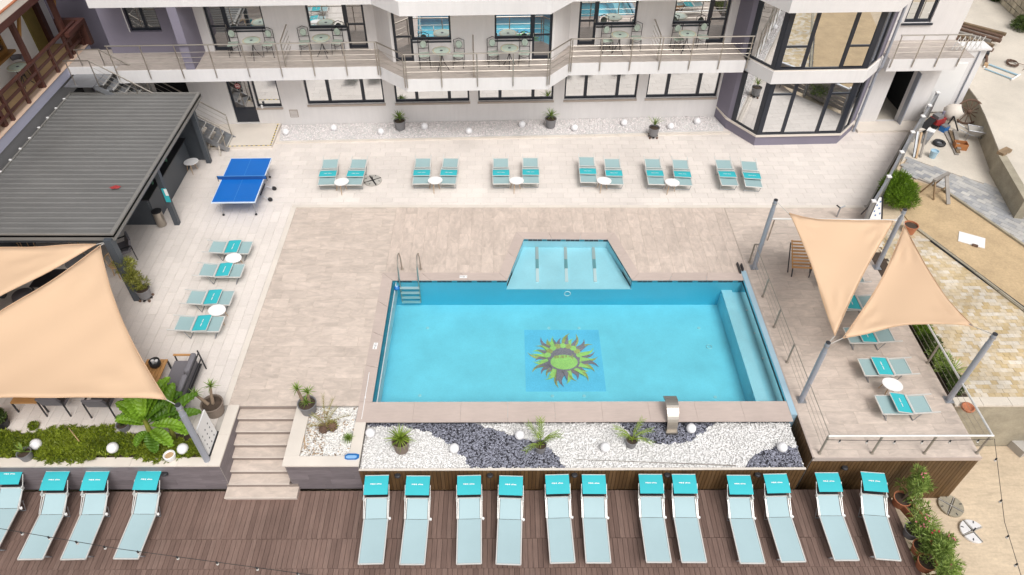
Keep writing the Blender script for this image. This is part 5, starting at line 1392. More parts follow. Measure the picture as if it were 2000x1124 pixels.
p = prof[-1]; MB().box(-.175, .175, p.y-.012, p.y+.004, p.z-.055, p.z-.002).build('spout_mouth', M['black'], ws)
MB().box(-.17, .15, -.12, .06, -.0, .12).build('foot_plate', M['steel'], ws)
ws.scale = (1, .9, .76)

# ------------------------------------------------------------------ pool ladder, thermometer, depth plates, pole
ld = thing('pool_ladder', 'stainless pool ladder with two tall hoop handrails at the far left pool corner', 'ladder', (-3.25, 16.95, .016))
lx = [(-3.445, 16.920, 0.000)[0], (-2.826, 16.920, 0.000)[0]]
lo = Vector((-3.25, 16.95, .016))
for x in lx:
    dx = x+3.25
    pts = [(dx+.03, .42, 0), (dx+.02, .40, .55), (dx+.01, .30, .80), (dx, .16, .86), (dx, -.0, .80), (dx, -.13, .60), (dx, -.15, .0), (dx, -.15, -.98)]
    MB().tube(pts, .022, 8).build('handrail', M['steel'], ld)
    MB().lathe([(.05, 0), (.05, .015)], (dx+.03, .42, 0), 10).build('flange', M['steel'], ld)
for z in (-.30, -.52, -.74, -.95):
    MB().box(lx[0]+3.25, lx[1]+3.25, -.22, -.12, z-.012, z+.012).build('rung', M['alu'], ld)
fl = thing('chlorine_float', 'small round blue float in the water by the pool ladder', 'float', ((-3.511, 16.563, -0.050)[0], (-3.511, 16.563, -0.050)[1], -.12))
MB().lathe([(.02, 0), (.085, .02), (.10, .05), (.085, .08), (.05, .10)], n=16).build('body', M['blue_plastic'], fl, smooth=True)
MB().lathe([(.04, .10), (.045, .125), (.02, .14)], n=12).build('cap', M['blue_pale'], fl)
def depth_plate(loc, rz, label):
    o = thing('depth_plate', label, 'depth sign', loc, rz, 'white pool depth plates on the coping')
    MB().box(-.125, .125, -.062, .062, 0, .006).build('plate', M['white'], o)
    cu = bpy.data.curves.new('depth_text', 'FONT'); cu.body = '1.20 m'; cu.size = .085; cu.align_x = 'CENTER'; cu.align_y = 'CENTER'
    cu.materials.append(M['ink']); cu.extrude = .0005
    tmp = bpy.data.objects.new('text_source', cu); COL.objects.link(tmp)
    me = bpy.data.meshes.new_from_object(tmp.evaluated_get(bpy.context.evaluated_depsgraph_get()))
    bpy.data.objects.remove(tmp); link('lettering', me, o, loc=(0, 0, .0075))
depth_plate((*(-1.374, 16.996, 0.020)[:2], .0165), R(180), 'white depth plate reading 1.20 m on the far pool coping')
depth_plate((*(-3.862, 14.000, 0.020)[:2], .0165), R(-93), 'white depth plate reading 1.20 m on the left pool coping')
tp_ = thing('pool_net_pole', 'long white telescopic pole lying on the left coping', 'pole', ((-3.901, 12.983, 0.050)[0], (-3.901, 12.983, 0.050)[1], .03))
q0, q1 = Vector((-3.903, 12.991, 0.040)), Vector((-3.890, 11.378, 0.040))
MB().tube([(0, 0, 0), tuple((q1-q0)*.55)], .013, 7).tube([tuple((q1-q0)*.5), tuple(q1-q0)], .010, 7).build('shaft', M['white'], tp_)
MB().tube([tuple((q1-q0)*.53), tuple((q1-q0)*.57)], .022, 8).build('clamp', M['white'], tp_)
rod = thing('thin_rod', 'long thin dark rod lying on the white pebbles in front of the pool', 'rod', ((6.001, 10.042, -0.200)[0], (6.001, 10.042, -0.200)[1], -.195))
q0, q1 = Vector((6.001, 10.042, -0.200)), Vector((1.850, 10.239, -0.200))
MB().tube([(0, 0, 0), tuple(q1-q0)], .014, 6, r2=.006).build('shaft', M['grey_wood'], rod)

# ------------------------------------------------------------------ lounge corner
sf = thing('garden_sofa', 'grey cushioned garden sofa with dark frame and wooden armrests', 'sofa', ((-8.999, 12.336, 0.300)[0], (-8.999, 12.336, 0.300)[1], .004), R(-90))
# local: x along the length, y toward the back
sl, sd2 = 1.52, .72
MB().box(-sl/2, sl/2, -sd2/2, sd2/2-.10, .30, .42).build('seat_cushion', M['fabric_grey'], sf)
for i in (0, 1):
    c = MB(); x0 = -sl/2+.02+i*(sl/2)
    c.add([(x0, sd2/2-.26, .42), (x0+sl/2-.04, sd2/2-.26, .42), (x0+sl/2-.04, sd2/2-.08, .42), (x0, sd2/2-.08, .42), (x0+.03, sd2/2-.12, .86), (x0+sl/2-.07, sd2/2-.12, .86), (x0+sl/2-.07, sd2/2+.04, .84), (x0+.03, sd2/2+.04, .84)],
          [(3, 2, 1, 0), (4, 5, 6, 7), (0, 1, 5, 4), (1, 2, 6, 5), (2, 3, 7, 6), (3, 0, 4, 7)])
    o = c.build('back_cushion', M['fabric_grey'], sf); bv = o.modifiers.new('soft', 'BEVEL'); bv.width = .06; bv.segments = 3
sf.children[0].modifiers.new('soft', 'BEVEL').width = .03
MB().box(-sl/2, sl/2, -sd2/2, sd2/2, .25, .30).build('base_frame', M['dark_metal'], sf)
MB().bar((-sl/2, sd2/2+.06, .78), (sl/2, sd2/2+.06, .78), .03, .03).bar((-sl/2, sd2/2+.04, .5), (sl/2, sd2/2+.04, .5), .03, .03).build('back_rail', M['dark_metal'], sf)
for s_ in (-1, 1):
    a = MB().box(s_*(sl/2+.05)-.03, s_*(sl/2+.05)+.03, -sd2/2, sd2/2-.1, .60, .63).build('armrest', M['teak'], sf)
    for y in (-sd2/2+.03, sd2/2+.03):
        MB().bar((s_*(sl/2+.05), y, 0), (s_*(sl/2+.05), y-(.0 if y < 0 else .02), .62 if y < 0 else .80), .03, .03).build('leg', M['dark_metal'], sf)
ct = thing('coffee_table', 'low slatted teak coffee table with dark legs half under the sail', 'coffee table', ((-9.736, 12.564, 0.400)[0]-.15, (-9.736, 12.564, 0.400)[1], .004))
for i in range(6): MB().box(-.30+i*.10, -.21+i*.10, -.62, .62, .36, .385).build('slat', M['teak'], ct)
for sx in (-.28, .28):
    for sy in (-.58, .58): MB().box(sx-.02, sx+.02, sy-.02, sy+.02, 0, .36).build('leg', M['dark_metal'], ct)
MB().box(-.29, .29, -.60, -.57, .32, .36).box(-.29, .29, .57, .60, .32, .36).build('apron', M['dark_metal'], ct)
ln = thing('lantern', 'black two candle lantern on the teak coffee table', 'lantern', ((-9.843, 12.970, 0.420)[0], (-9.843, 12.970, 0.420)[1]-.02, .391))
MB().lathe([(.12, 0), (.15, .06), (.15, .20), (.13, .21), (.12, .08), (1e-4, .07)], n=18).build('bowl', M['black'], ln, smooth=True)
for s_ in (-.055, .055): MB().lathe([(.045, .07), (.045, .20), (1e-4, .205)], (s_, .02, 0), 12).build('candle', M['white'], ln)
def garden_chair(loc, rz, label, cushion=True):
    o = thing('garden_chair', label, 'garden chair', loc, rz, 'dark framed garden chairs')
    MB().box(-.29, .29, -.28, .28, .38, .46).build('seat', M['fabric_grey'], o)
    MB().add([(-.28, .24, .45), (.28, .24, .45), (.28, .32, .45), (-.28, .32, .45), (-.27, .36, .82), (.27, .36, .82), (.27, .42, .81), (-.27, .42, .81)], [(3, 2, 1, 0), (4, 5, 6, 7), (0, 1, 5, 4), (1, 2, 6, 5), (2, 3, 7, 6), (3, 0, 4, 7)]).build('backrest', M['fabric_grey'], o)
    for sx in (-.32, .32):
        MB().box(sx-.025, sx+.025, -.3, .34, .60, .625).build('armrest', M['dark_metal'], o)
        for sy in (-.29, .36): MB().bar((sx, sy, 0), (sx, sy*.95, .62), .03, .03).build('leg', M['dark_metal'], o)
    return o
c1 = garden_chair((*(-10.855, 11.798, 0.300)[:2], .004), R(180), 'garden chair with grey seat, its legs showing under the sail nearest the banana plant')
c2 = dup(c1, (*(-12.080, 11.852, 0.300)[:2], .004), R(180), 'garden chair with grey seat showing its legs under the middle of the sail edge')
bt = thing('low_bench', 'low wooden bench with dark legs under the sail edge at left', 'bench', (*(-12.838, 11.819, 0.300)[:2], .004))
MB().box(-.42, .42, -.2, .2, .40, .44).build('seat', M['teak'], bt)
for sx in (-.4, .4):
    for sy in (-.18, .18): MB().bar((sx, sy, 0), (sx, sy, .40), .035, .035).build('leg', M['dark_metal'], bt)
c3 = dup(c1, (*(-12.786, 17.905, 0.200)[:2], .004), R(-55), 'dark chair with pale back standing by the front shelter post')
pf = thing('pouf', 'dark grey round pouf on the tiles in the gap between the left sails', 'pouf', (*(-15.009, 15.829, 0.200)[:2], .004))
MB().lathe([(.26, 0), (.32, .06), (.33, .22), (.29, .38), (1e-4, .41)], n=18).build('cushion', M['fabric_grey'], pf, smooth=True)
MB().box(-.25, .25, -.25, .25, .0, .05).build('base', M['dark_metal'], pf)
dt = thing('dining_table', 'dark dining table seen in the gap between the left sails', 'table', (*(-14.203, 16.184, 0.700)[:2], .004))
MB().box(-.4, .4, -.4, .4, .70, .74).build('table_top', M['iron'], dt)
for sx in (-.36, .36):
    for sy in (-.36, .36): MB().box(sx-.02, sx+.02, sy-.02, sy+.02, 0, .70).build('leg', M['dark_metal'], dt)
dt2 = thing('bistro_table', 'round dark table near the shelter front beam in the sail gap', 'table', (*(-13.669, 16.968, 0.700)[:2], .004))
MB().lathe([(.34, .70), (.35, .72), (.34, .74)], n=20).build('table_top', M['pot_grey'], dt2)
MB().tube([(0, 0, .02), (0, 0, .7)], .03, 8).lathe([(.2, 0), (.2, .02)], n=14).build('pedestal', M['dark_metal'], dt2)
def wooden_chair(loc, rz, label):
    o = thing('dining_chair', label, 'chair', loc, rz, 'curved wooden dining chairs under the shelter')
    MB().lathe([(.22, .44), (.23, .46), (.22, .48)], n=16).build('seat', M['light_wood'], o)
    pts = [(.24*math.cos(a), .24*math.sin(a), .80) for a in [R(20+i*14) for i in range(11)]]
    MB().tube(pts, .022, 6).build('backrest', M['light_wood'], o)
    for a in (45, 135, 225, 315): MB().tube([(.18*math.cos(R(a)), .18*math.sin(R(a)), .45), (.22*math.cos(R(a)), .22*math.sin(R(a)), 0)], .018, 6).build('leg', M['light_wood'], o)
    for a in (25, 90, 155): MB().tube([(.22*math.cos(R(a)), .22*math.sin(R(a)), .46), (.24*math.cos(R(a)), .24*math.sin(R(a)), .8)], .014, 5).build('back_spindle', M['light_wood'], o)
    return o
w1 = wooden_chair((*(-16.066, 17.716, 0.700)[:2], .004), 0, 'curved wooden chair under the shelter edge, leftmost of three')
dup(w1, (*(-15.676, 17.767, 0.700)[:2], .004), .4, 'curved wooden chair under the shelter edge, middle of three')
dup(w1, (*(-14.179, 17.768, 0.700)[:2], .004), -.3, 'curved wooden chair under the shelter edge, rightmost of three')
dup(w1, (*(-12.557, 17.115, 0.700)[:2], .004), 1.0, 'curved wooden chair just behind the front shelter post')
# round metal bin
bn = thing('waste_bin', 'round brushed metal waste bin beside the bar front', 'bin', (*(-12.124, 19.689, 0.000)[:2], .004))
MB().lathe([(.155, 0), (.16, .02), (.16, .60), (.165, .62), (.15, .62), (.145, .45), (1e-4, .44)], n=22).build('bin_body', M['steel'], bn, smooth=True)
MB().lathe([(.168, .60), (.172, .63), (.15, .635)], n=22).build('rim', M['black'], bn)
# rules board on the planter, A-frame sign by the fence
sb = thing('rules_board', 'white rules board with small dark pictograms standing on the planter corner', 'sign', (-7.66, 10.26, .022))
y1 = .70; MB().add([(0, 0, 0), (0, y1, 0), (-.05, y1+.02, .98), (-.05, .1, .98), (-.03, 0, 0), (-.03, y1, 0), (-.08, y1+.02, .98), (-.08, .1, .98)], [(0, 1, 2, 3), (7, 6, 5, 4), (0, 4, 5, 1), (1, 5, 6, 2), (2, 6, 7, 3), (3, 7, 4, 0)]).build('panel', M['white'], sb)
for r_ in range(4):
    for c_ in range(3):
        z = .12+r_*.17; y = .14+c_*.2; x = .004-.05*z/.98
        MB().add([(x, y+.024*math.cos(2*math.pi*i/10), z+.03*math.sin(2*math.pi*i/10)) for i in range(10)], [tuple(range(10))]).build('pictogram', M['ink'] if (r_*3+c_) % 3 else M['pot_grey'], sb)
MB().box(-.02, .03, -.03, y1+.03, -.02, .012).build('foot', M['dark_metal'], sb)
af = thing('a_frame_sign', 'white A-frame sign with small blue marks in a dark frame by the fence', 'sign', (*(13.147, 19.910, 0.000)[:2], .004), R(4))
MB().add([(-.25, -.18, .03), (.25, -.18, .03), (.06, .10, .98), (-.06, .10, .98), (-.25, -.16, .03), (.25, -.16, .03), (.06, .12, .98), (-.06, .12, .98)], [(0, 1, 2, 3), (7, 6, 5, 4), (0, 4, 5, 1), (1, 5, 6, 2), (2, 6, 7, 3), (3, 7, 4, 0)]).build('panel', M['white'], af)
MB().bar((-.29, -.19, 0), (-.07, .10, 1.02), .04, .04).bar((.29, -.19, 0), (.07, .10, 1.02), .04, .04).bar((-.2, .42, 0), (-.06, .13, 1.0), .03, .03).bar((.2, .42, 0), (.06, .13, 1.0), .03, .03).build('frame', M['dark_metal'], af)
for (x, t_) in ((-.05, .72), (.05, .60), (-.03, .34), (.04, .85), (-.10, .5), (.12, .4)):
    y, z = -.18+.28*t_-.004, .03+.95*t_
    MB().box(x-.022, x+.022, y-.006, y, z-.035, z+.03).build('pictogram', M['blue_plastic'], af)
# folding wooden chair / slatted recliner beside the right sail
wc = thing('deck_chair', 'slatted orange wooden deck chair with dark folding legs partly under the sail', 'deck chair', (*(9.730, 17.410, 0.300)[:2], .004), R(-4))
for i in range(9):
    t_ = i/8; y = -.30+.72*t_; z = .32+.50*t_
    MB().box(-.33, .33, y-.034, y+.034, z-.01, z+.01).build('slat', M['teak'], wc)
for s_ in (-.3, .3): MB().bar((s_, -.34, .28), (s_, .46, .84), .03, .03).build('side_rail', M['teak'], wc)
for s_ in (-1, 1):
    MB().bar((s_*.34, .40, .78), (s_*.36, -.22, .0), .03, .03).build('leg', M['dark_metal'], wc)
    MB().bar((s_*.30, -.34, .3), (s_*.28, -.42, 0), .03, .03).build('leg', M['dark_metal'], wc)
# small Y-shaped stand behind the sail
ys_ = thing('hose_stand', 'small grey forked stand at the edge between the two pavings', 'stand', (*(11.980, 20.174, 0.000)[:2], .004))
MB().tube([(0, 0, 0), (0, 0, .42)], .03, 8).build('stem', M['steel_dull'], ys_)
MB().tube([(0, 0, .40), (-.16, 0, .52)], .025, 7).build('fork', M['black'], ys_)
MB().tube([(0, 0, .40), (.16, .02, .48)], .025, 7).build('fork', M['steel_dull'], ys_)
# towel hook in the pool corner
hk = thing('pool_hook', 'small dark hook bracket at the far right pool corner', 'bracket', (7.80, 17.42, .004))
MB().box(-.06, -.02, -.28, .2, 0, .10).box(.05, .09, -.16, .12, 0, .12).build('bracket', M['dark_metal'], hk)
# blue squeegee tray on the planter corner
bt_ = thing('foot_tray', 'blue and pale plastic tray lying on the white planter corner', 'tray', (*(-3.973, 10.194, 0.020)[:2], .022))
pg_ = [(-.17, -.06), (-.10, -.085), (.12, -.085), (.19, -.04), (.19, .06), (.10, .085), (-.10, .085), (-.18, .03)]
MB().prism(pg_, 0, .03).build('tray', M['blue_plastic'], bt_)
MB().prism([(x*.75-.01, y*.55-.018) for x, y in pg_], .03, .036).build('insert', M['blue_pale'], bt_)
dk = thing('dry_stick', 'bent dry wooden stick lying on the planter gravel', 'stick', (*(-5.291, 10.739, -0.020)[:2], -.02))
MB().tube([(-.06, .16, .01), (-.02, 0, .02), (.02, -.12, .015), (.06, -.28, .01)], .016, 6, r2=.012).build('stick', M['light_wood'], dk)

# ------------------------------------------------------------------ bistro sets on the balcony
def make_bistro_table():
    o = thing('bistro_table', 'x', 'bistro table', (0, 0, 0), 0, 'round green mosaic bistro tables on the balcony')
    MB().lathe([(.345, .705), (.35, .72), (.345, .735), (1e-4, .735)], n=26).build('table_top', M['mosaic_green'], o)
    n = 26
    for r0, r1, z, mi in ((.33, .285, .7365, 1), (.20, .15, .7365, 0), (.055, 0.001, .7375, 2)):
        rg = MB()
        for i in range(n):
            a0_, a1_ = 2*math.pi*i/n, 2*math.pi*(i+1)/n
            rg.add([(r0*math.cos(a0_), r0*math.sin(a0_), z), (r0*math.cos(a1_), r0*math.sin(a1_), z), (r1*math.cos(a1_), r1*math.sin(a1_), z), (r1*math.cos(a0_), r1*math.sin(a0_), z)], [(0, 1, 2, 3)])
        rg.build('mosaic_ring', (M['mosaic_green'], M['mosaic_tan'], M['ink'])[mi], o)
    for i in range(3):
        a = 2*math.pi*i/3+.5
        MB().tube([(.02*math.cos(a), .02*math.sin(a), .70), (.03*math.cos(a), .03*math.sin(a), .45), (.10*math.cos(a), .10*math.sin(a), .25), (.26*math.cos(a), .26*math.sin(a), 0)], .014, 6).build('leg', M['iron'], o)
    return o
def make_bistro_chair():
    o = thing('bistro_chair', 'x', 'bistro chair', (0, 0, 0), 0, 'wrought iron bistro chairs with green mosaic backs on the balcony')
    MB().box(-.19, .19, -.19, .17, .44, .455).build('seat', M['mosaic_green'], o)
    n = 18; m_ = MB(); c = [( .115*math.cos(2*math.pi*i/n), .20, .76+.14*math.sin(2*math.pi*i/n)) for i in range(n)]
    m_.add(c, [tuple(range(n))]); m_.add([(x, .19, z) for x, _, z in c], [tuple(range(n-1, -1, -1))]); m_.build('back_medallion', M['mosaic_green'], o)
    MB().tube([(-.19, .19, 0), (-.19, .20, .93), (-.12, .20, .95), (0, .2, 1.0), (.12, .20, .95), (.19, .20, .93), (.19, .19, 0)], .013, 6).tube([(-.19, .2, .60), (.19, .2, .60)], .011, 5).tube([c_ for c_ in c]+[c[0]], .010, 5).build('back_frame', M['iron'], o)
    for s_ in (-1, 1): MB().tube([(s_*.18, -.18, .45), (s_*.20, -.22, 0)], .013, 6).build('leg', M['iron'], o)
    MB().tube([(-.18, -.18, .4), (0, -.14, .30), (.18, -.18, .4)], .009, 5).tube([(-.18, .19, .4), (0, .17, .30), (.18, .19, .4)], .009, 5).build('brace', M['iron'], o)
    return o
bt0, bc0 = make_bistro_table(), make_bistro_chair()
SETS = [('far left set of the balcony', (-9.511, 25.655, 4.020), (-10.371, 26.242, 3.310), (-9.028, 26.250, 3.310)), ('second set from the left, beside the angled wall', (-6.952, 25.888, 4.020), (-7.689, 26.388, 3.310), (-6.445, 26.440, 3.310)),
        ('left set of the forward centre balcony', (-2.348, 24.859, 4.020), (-3.030, 25.393, 3.310), (-1.747, 25.400, 3.310)), ('right set of the forward centre balcony', (0.156, 25.081, 4.020), (-0.464, 25.533, 3.310), (0.709, 25.581, 3.310)),
        ('set on the right balcony wing by the angled wall', (4.390, 26.227, 4.020), (3.936, 26.679, 3.310), (5.092, 26.865, 3.310)), ('set on the right wing beside the violet bay', (7.000, 26.333, 4.020), (6.710, 26.830, 3.310), (7.713, 26.972, 3.310))]
for i, (lab, t_, c_1, c_2) in enumerate(SETS):
    o = bt0 if i == 0 else dup(bt0, (0, 0, 0), 0, lab)
    o['label'] = 'round green mosaic table, '+lab; o.location = (t_[0], t_[1], 3.304); o.rotation_euler = (0, 0, i*.7)
    for j, c_ in enumerate((c_1, c_2)):
        k_ = bc0 if (i == 0 and j == 0) else dup(bc0, (0, 0, 0), 0, lab)
        k_['label'] = ('left' if j == 0 else 'right')+' green mosaic chair, '+lab
        k_.location = (c_[0]+.01, c_[1]-.27, 3.304); k_.rotation_euler = (0, 0, A0+(.12 if j == 0 else -.12))
o = dup(bt0, (*(-17.156, 23.509, 4.020)[:2], 3.316), .3, 'round green table on the timber balcony of the left house')
gc = thing('shell_chair', 'dark grey shell chair beside the green table on the timber balcony', 'chair', (*(-17.354, 23.932, 4.000)[:2], 3.316))
gc.location.y += .15; gc.location.x -= .15
MB().lathe([(.20, .44), (.24, .47), (.25, .52)], n=16).build('seat', M['pot_grey'], gc)
MB().tube([(.25*math.cos(R(a)), .25*math.sin(R(a)), .70) for a in range(20, 170, 15)], .10, 6).build('backrest', M['fabric_grey'], gc)
for a in (45, 135, 225, 315): MB().tube([(.12*math.cos(R(a)), .12*math.sin(R(a)), .45), (.22*math.cos(R(a)), .22*math.sin(R(a)), 0)], .014, 6).build('leg', M['iron'], gc)

# ================================================================== PLANTS
def pot(o, r, h, m, rim=.02, soil=True, dolly=False, z=0.0):
    MB().lathe([(r*.74, z), (r*.80, z+.02), (r*.97, z+h*.93), (r*1.04, z+h*.94), (r*1.04, z+h), (r*.93, z+h), (r*.90, z+h-.06), (1e-4, z+h-.055)], n=22).build('pot', m, o, smooth=False)
    if soil: MB().lathe([(r*.91, z+h-.055), (1e-4, z+h-.035)], n=18).build('soil', M['soil'], o)
    if dolly:
        MB().box(-r*.9, r*.9, -.03, .03, z-.05, z-.02).box(-.03, .03, -r*.9, r*.9, z-.051, z-.021).build('dolly', M['dark_metal'], o)
        for a in (45, 135, 225, 315): MB().sphere((r*.95*math.cos(R(a)), r*.95*math.sin(R(a)), z-.055), .045, 8, 5).build('caster', M['rust'], o)
def rosette(mb, c, n, ln, w, e0=15, e1=85, droop=.6):
    for i in range(n):
        t_ = i/n; mb.blade(c, i*2.399+rnd.uniform(-.2, .2), R(e0+(e1-e0)*t_+rnd.uniform(-8, 8)), ln*rnd.uniform(.75, 1.1)*(1-.25*t_), w, droop*rnd.uniform(.6, 1.3))
def yucca(loc, label, r=.24, h=.40, m='pot_grey', stems=((0, 0, .25, 0, 0),), n=38, ln=.42, w=.05, leaf='yucca', rz=0, group='potted yuccas', dolly=False, name='potted_yucca', e0=10, droop=.6):
    o = thing(name, label, 'potted plant', loc, rz, group)
    z = .10 if dolly else 0
    pot(o, r, h, M[m], dolly=dolly, z=z)
    lf = MB()
    for (x, y, hh, dx, dy) in stems:
        top = (x+dx, y+dy, z+h+hh)
        if hh > .12: MB().tube([(x, y, z+h-.05), (x+dx*.6, y+dy*.5, z+h+hh*.6), top], .05, 8, r2=.032).build('trunk', M['bark'], o)
        rosette(lf, top, n, ln, w, e0, 85, droop)
    lf.build('leaves', M[leaf], o)
    return o
GY = 'potted yuccas in the gravel strip by the hotel'
yucca((*(-4.378, 25.983, 0.050)[:2], .05), 'grey pot with a low green yucca in the hotel gravel strip, leftmost of three', stems=((0, 0, .10, 0, 0),), n=44, ln=.42, group=GY)
yucca((*(1.897, 26.164, 0.050)[:2], .05), 'grey pot with a spiky green yucca in the hotel gravel strip, middle of three', stems=((0, 0, .10, 0, 0),), n=40, ln=.46, w=.04, group=GY)
yucca((*(6.111, 25.465, 0.000)[:2], .0), 'dark pot with a slim upright yucca on a stand, rightmost of three at the hotel', r=.22, h=.36, stems=((0, 0, .10, 0, 0),), n=26, ln=.46, w=.035, e0=35, group=GY, dolly=True)
yucca((*(-5.355, 11.650, 0.020)[:2], .023), 'grey pot with a two stemmed yucca on the planter corner above the stone steps', r=.25, h=.36, stems=((-.09, .03, .50, -.08, .05), (.06, .03, .38, .03, .03), (0, -.03, .05, 0, 0)), n=24, ln=.26, w=.035, group='yuccas by the steps')
yucca((*(-7.887, 11.619, 0.000)[:2], .005), 'large taupe pot with a branched leaning yucca behind the rules board', r=.29, h=.42, m='pot_wicker', stems=((.02, .02, .45, .02, .18), (-.1, 0, .30, -.26, .05)), n=30, ln=.27, w=.03, group='yuccas by the steps')
yucca((*(-2.741, 10.578, -0.220)[:2], -.225), 'brown wicker pot with a bushy bright green grass plant on the white pebbles', r=.225, h=.42, m='pot_wicker', stems=((0, 0, .02, 0, 0),), n=75, ln=.48, w=.034, leaf='yucca_pale', e0=20, droop=1.1, group=None, name='potted_grass')
def palm(loc, label, r, h, n, ln, leaf='dry_palm', seed=1):
    o = thing('potted_palm', label, 'potted plant', loc, 0, 'small sparse palms in the pebble bed')
    pot(o, r, h, M['pot_grey'])
    rr = random.Random(seed); lf = MB()
    for i in range(n):
        yaw = rr.uniform(0, 6.28); e = R(rr.uniform(55, 80)); p = Vector((0, 0, h)); d = Vector((math.cos(yaw), math.sin(yaw), 0)); pts = []
        for k_ in range(7):
            pts.append(p.copy()); p = p+(d*math.cos(e)+Vector((0, 0, 1))*math.sin(e))*ln/6; e -= .19
        lf.tube(pts, .008, 4)
        for k_ in range(2, 7):
            for s_ in (-1, 1):
                lf.blade(pts[k_], yaw+s_*R(38), R(25), ln*.26, .026, .5, seg=2)
                lf.blade(pts[k_]*.5+pts[k_-1]*.5, yaw+s_*R(42), R(22), ln*.24, .024, .5, seg=2)
    rosette(lf, (0, 0, h-.02), 10, .14, .03)
    lf.build('fronds', M[leaf], o)
palm((*(0.922, 10.536, -0.220)[:2], -.225), 'small grey pot with a few fronds palm at the tip of the dark pebble wave', .16, .27, 6, .66, 'yucca_pale', 3)
palm((*(3.347, 10.687, -0.220)[:2], -.225), 'pale pot with a thin upright palm left of the steel waterfall spout', .16, .27, 5, .62, 'yucca_pale', 9)
yucca((*(-12.285, 10.189, 0.020)[:2], .022), 'small dark pot with a spiky agave on the planter cap at left', r=.17, h=.26, m='pot_grey', stems=((0, 0, .02, 0, 0),), n=14, ln=.34, w=.05, e0=25, droop=.2, group=None, name='potted_agave')
yucca((*(-10.145, 11.093, 0.000)[:2], .005), 'dark blue grey pot of low dark foliage beside the banana plant', r=.17, h=.22, m='pot_grey', stems=((0, 0, .0, 0, 0),), n=40, ln=.16, w=.035, leaf='dark_leaf', group=None, name='potted_succulent')
yucca((*(-10.012, 11.356, 0.000)[:2], .005), 'dark pot half hidden under the banana leaves', r=.15, h=.2, m='black', stems=((0, 0, .0, 0, 0),), n=24, ln=.16, w=.03, leaf='dark_leaf', group=None, name='potted_succulent')
o = thing('potted_shrub', 'round dark green shrub in a dark pot at the left photo edge', 'potted plant', (*(-13.445, 11.200, 0.000)[:2], .005)); pot(o, .22, .26, M['black'])
leaves('crown', [(0, 0, .42, .24), (-.1, .08, .48, .16)], 1400, .2, .07, .03, M['dark_leaf'], o, seed=31)
o = thing('white_pot', 'white round pot with a brown rim standing on the planter cap', 'pot', (*(-8.597, 10.147, 0.020)[:2], .022))
MB().lathe([(.10, 0), (.14, .10), (.15, .2), (.12, .21), (.10, .16), (1e-4, .15)], n=20).build('pot', M['white'], o); MB().lathe([(.115, .165), (1e-4, .175)], n=14).build('soil', M['light_wood'], o)
o = thing('small_shrub', 'small round green tuft on the tiles above the ground cover', 'shrub', (*(-12.568, 11.132, 0.000)[:2], .005))
leaves('crown', [(0, 0, .09, .12)], 600, .1, .05, .03, M['ground_cover'], o, seed=37)
# bamboo like shrub in a pot on wheels
o = thing('potted_bamboo', 'yellow green bamboo like shrub in a grey pot on a wheeled dolly', 'potted plant', (*(-11.339, 16.004, 0.000)[:2], .005))
pot(o, .22, .34, M['pot_grey'], dolly=True, z=.10)
cl = [(rnd.uniform(-.16, .16)-.02*i, rnd.uniform(-.16, .2), .62+.085*i, .16) for i in range(12)]
for i in range(6): MB().tube([(rnd.uniform(-.05, .05), rnd.uniform(-.05, .05), .40), (rnd.uniform(-.2, .05), rnd.uniform(-.1, .15), 1.35)], .010, 5).build('stem', M['bamboo'], o)
leaves('crown', cl, 2600, .2, .11, .022, M['bamboo'], o, seed=41, flat=1.0)
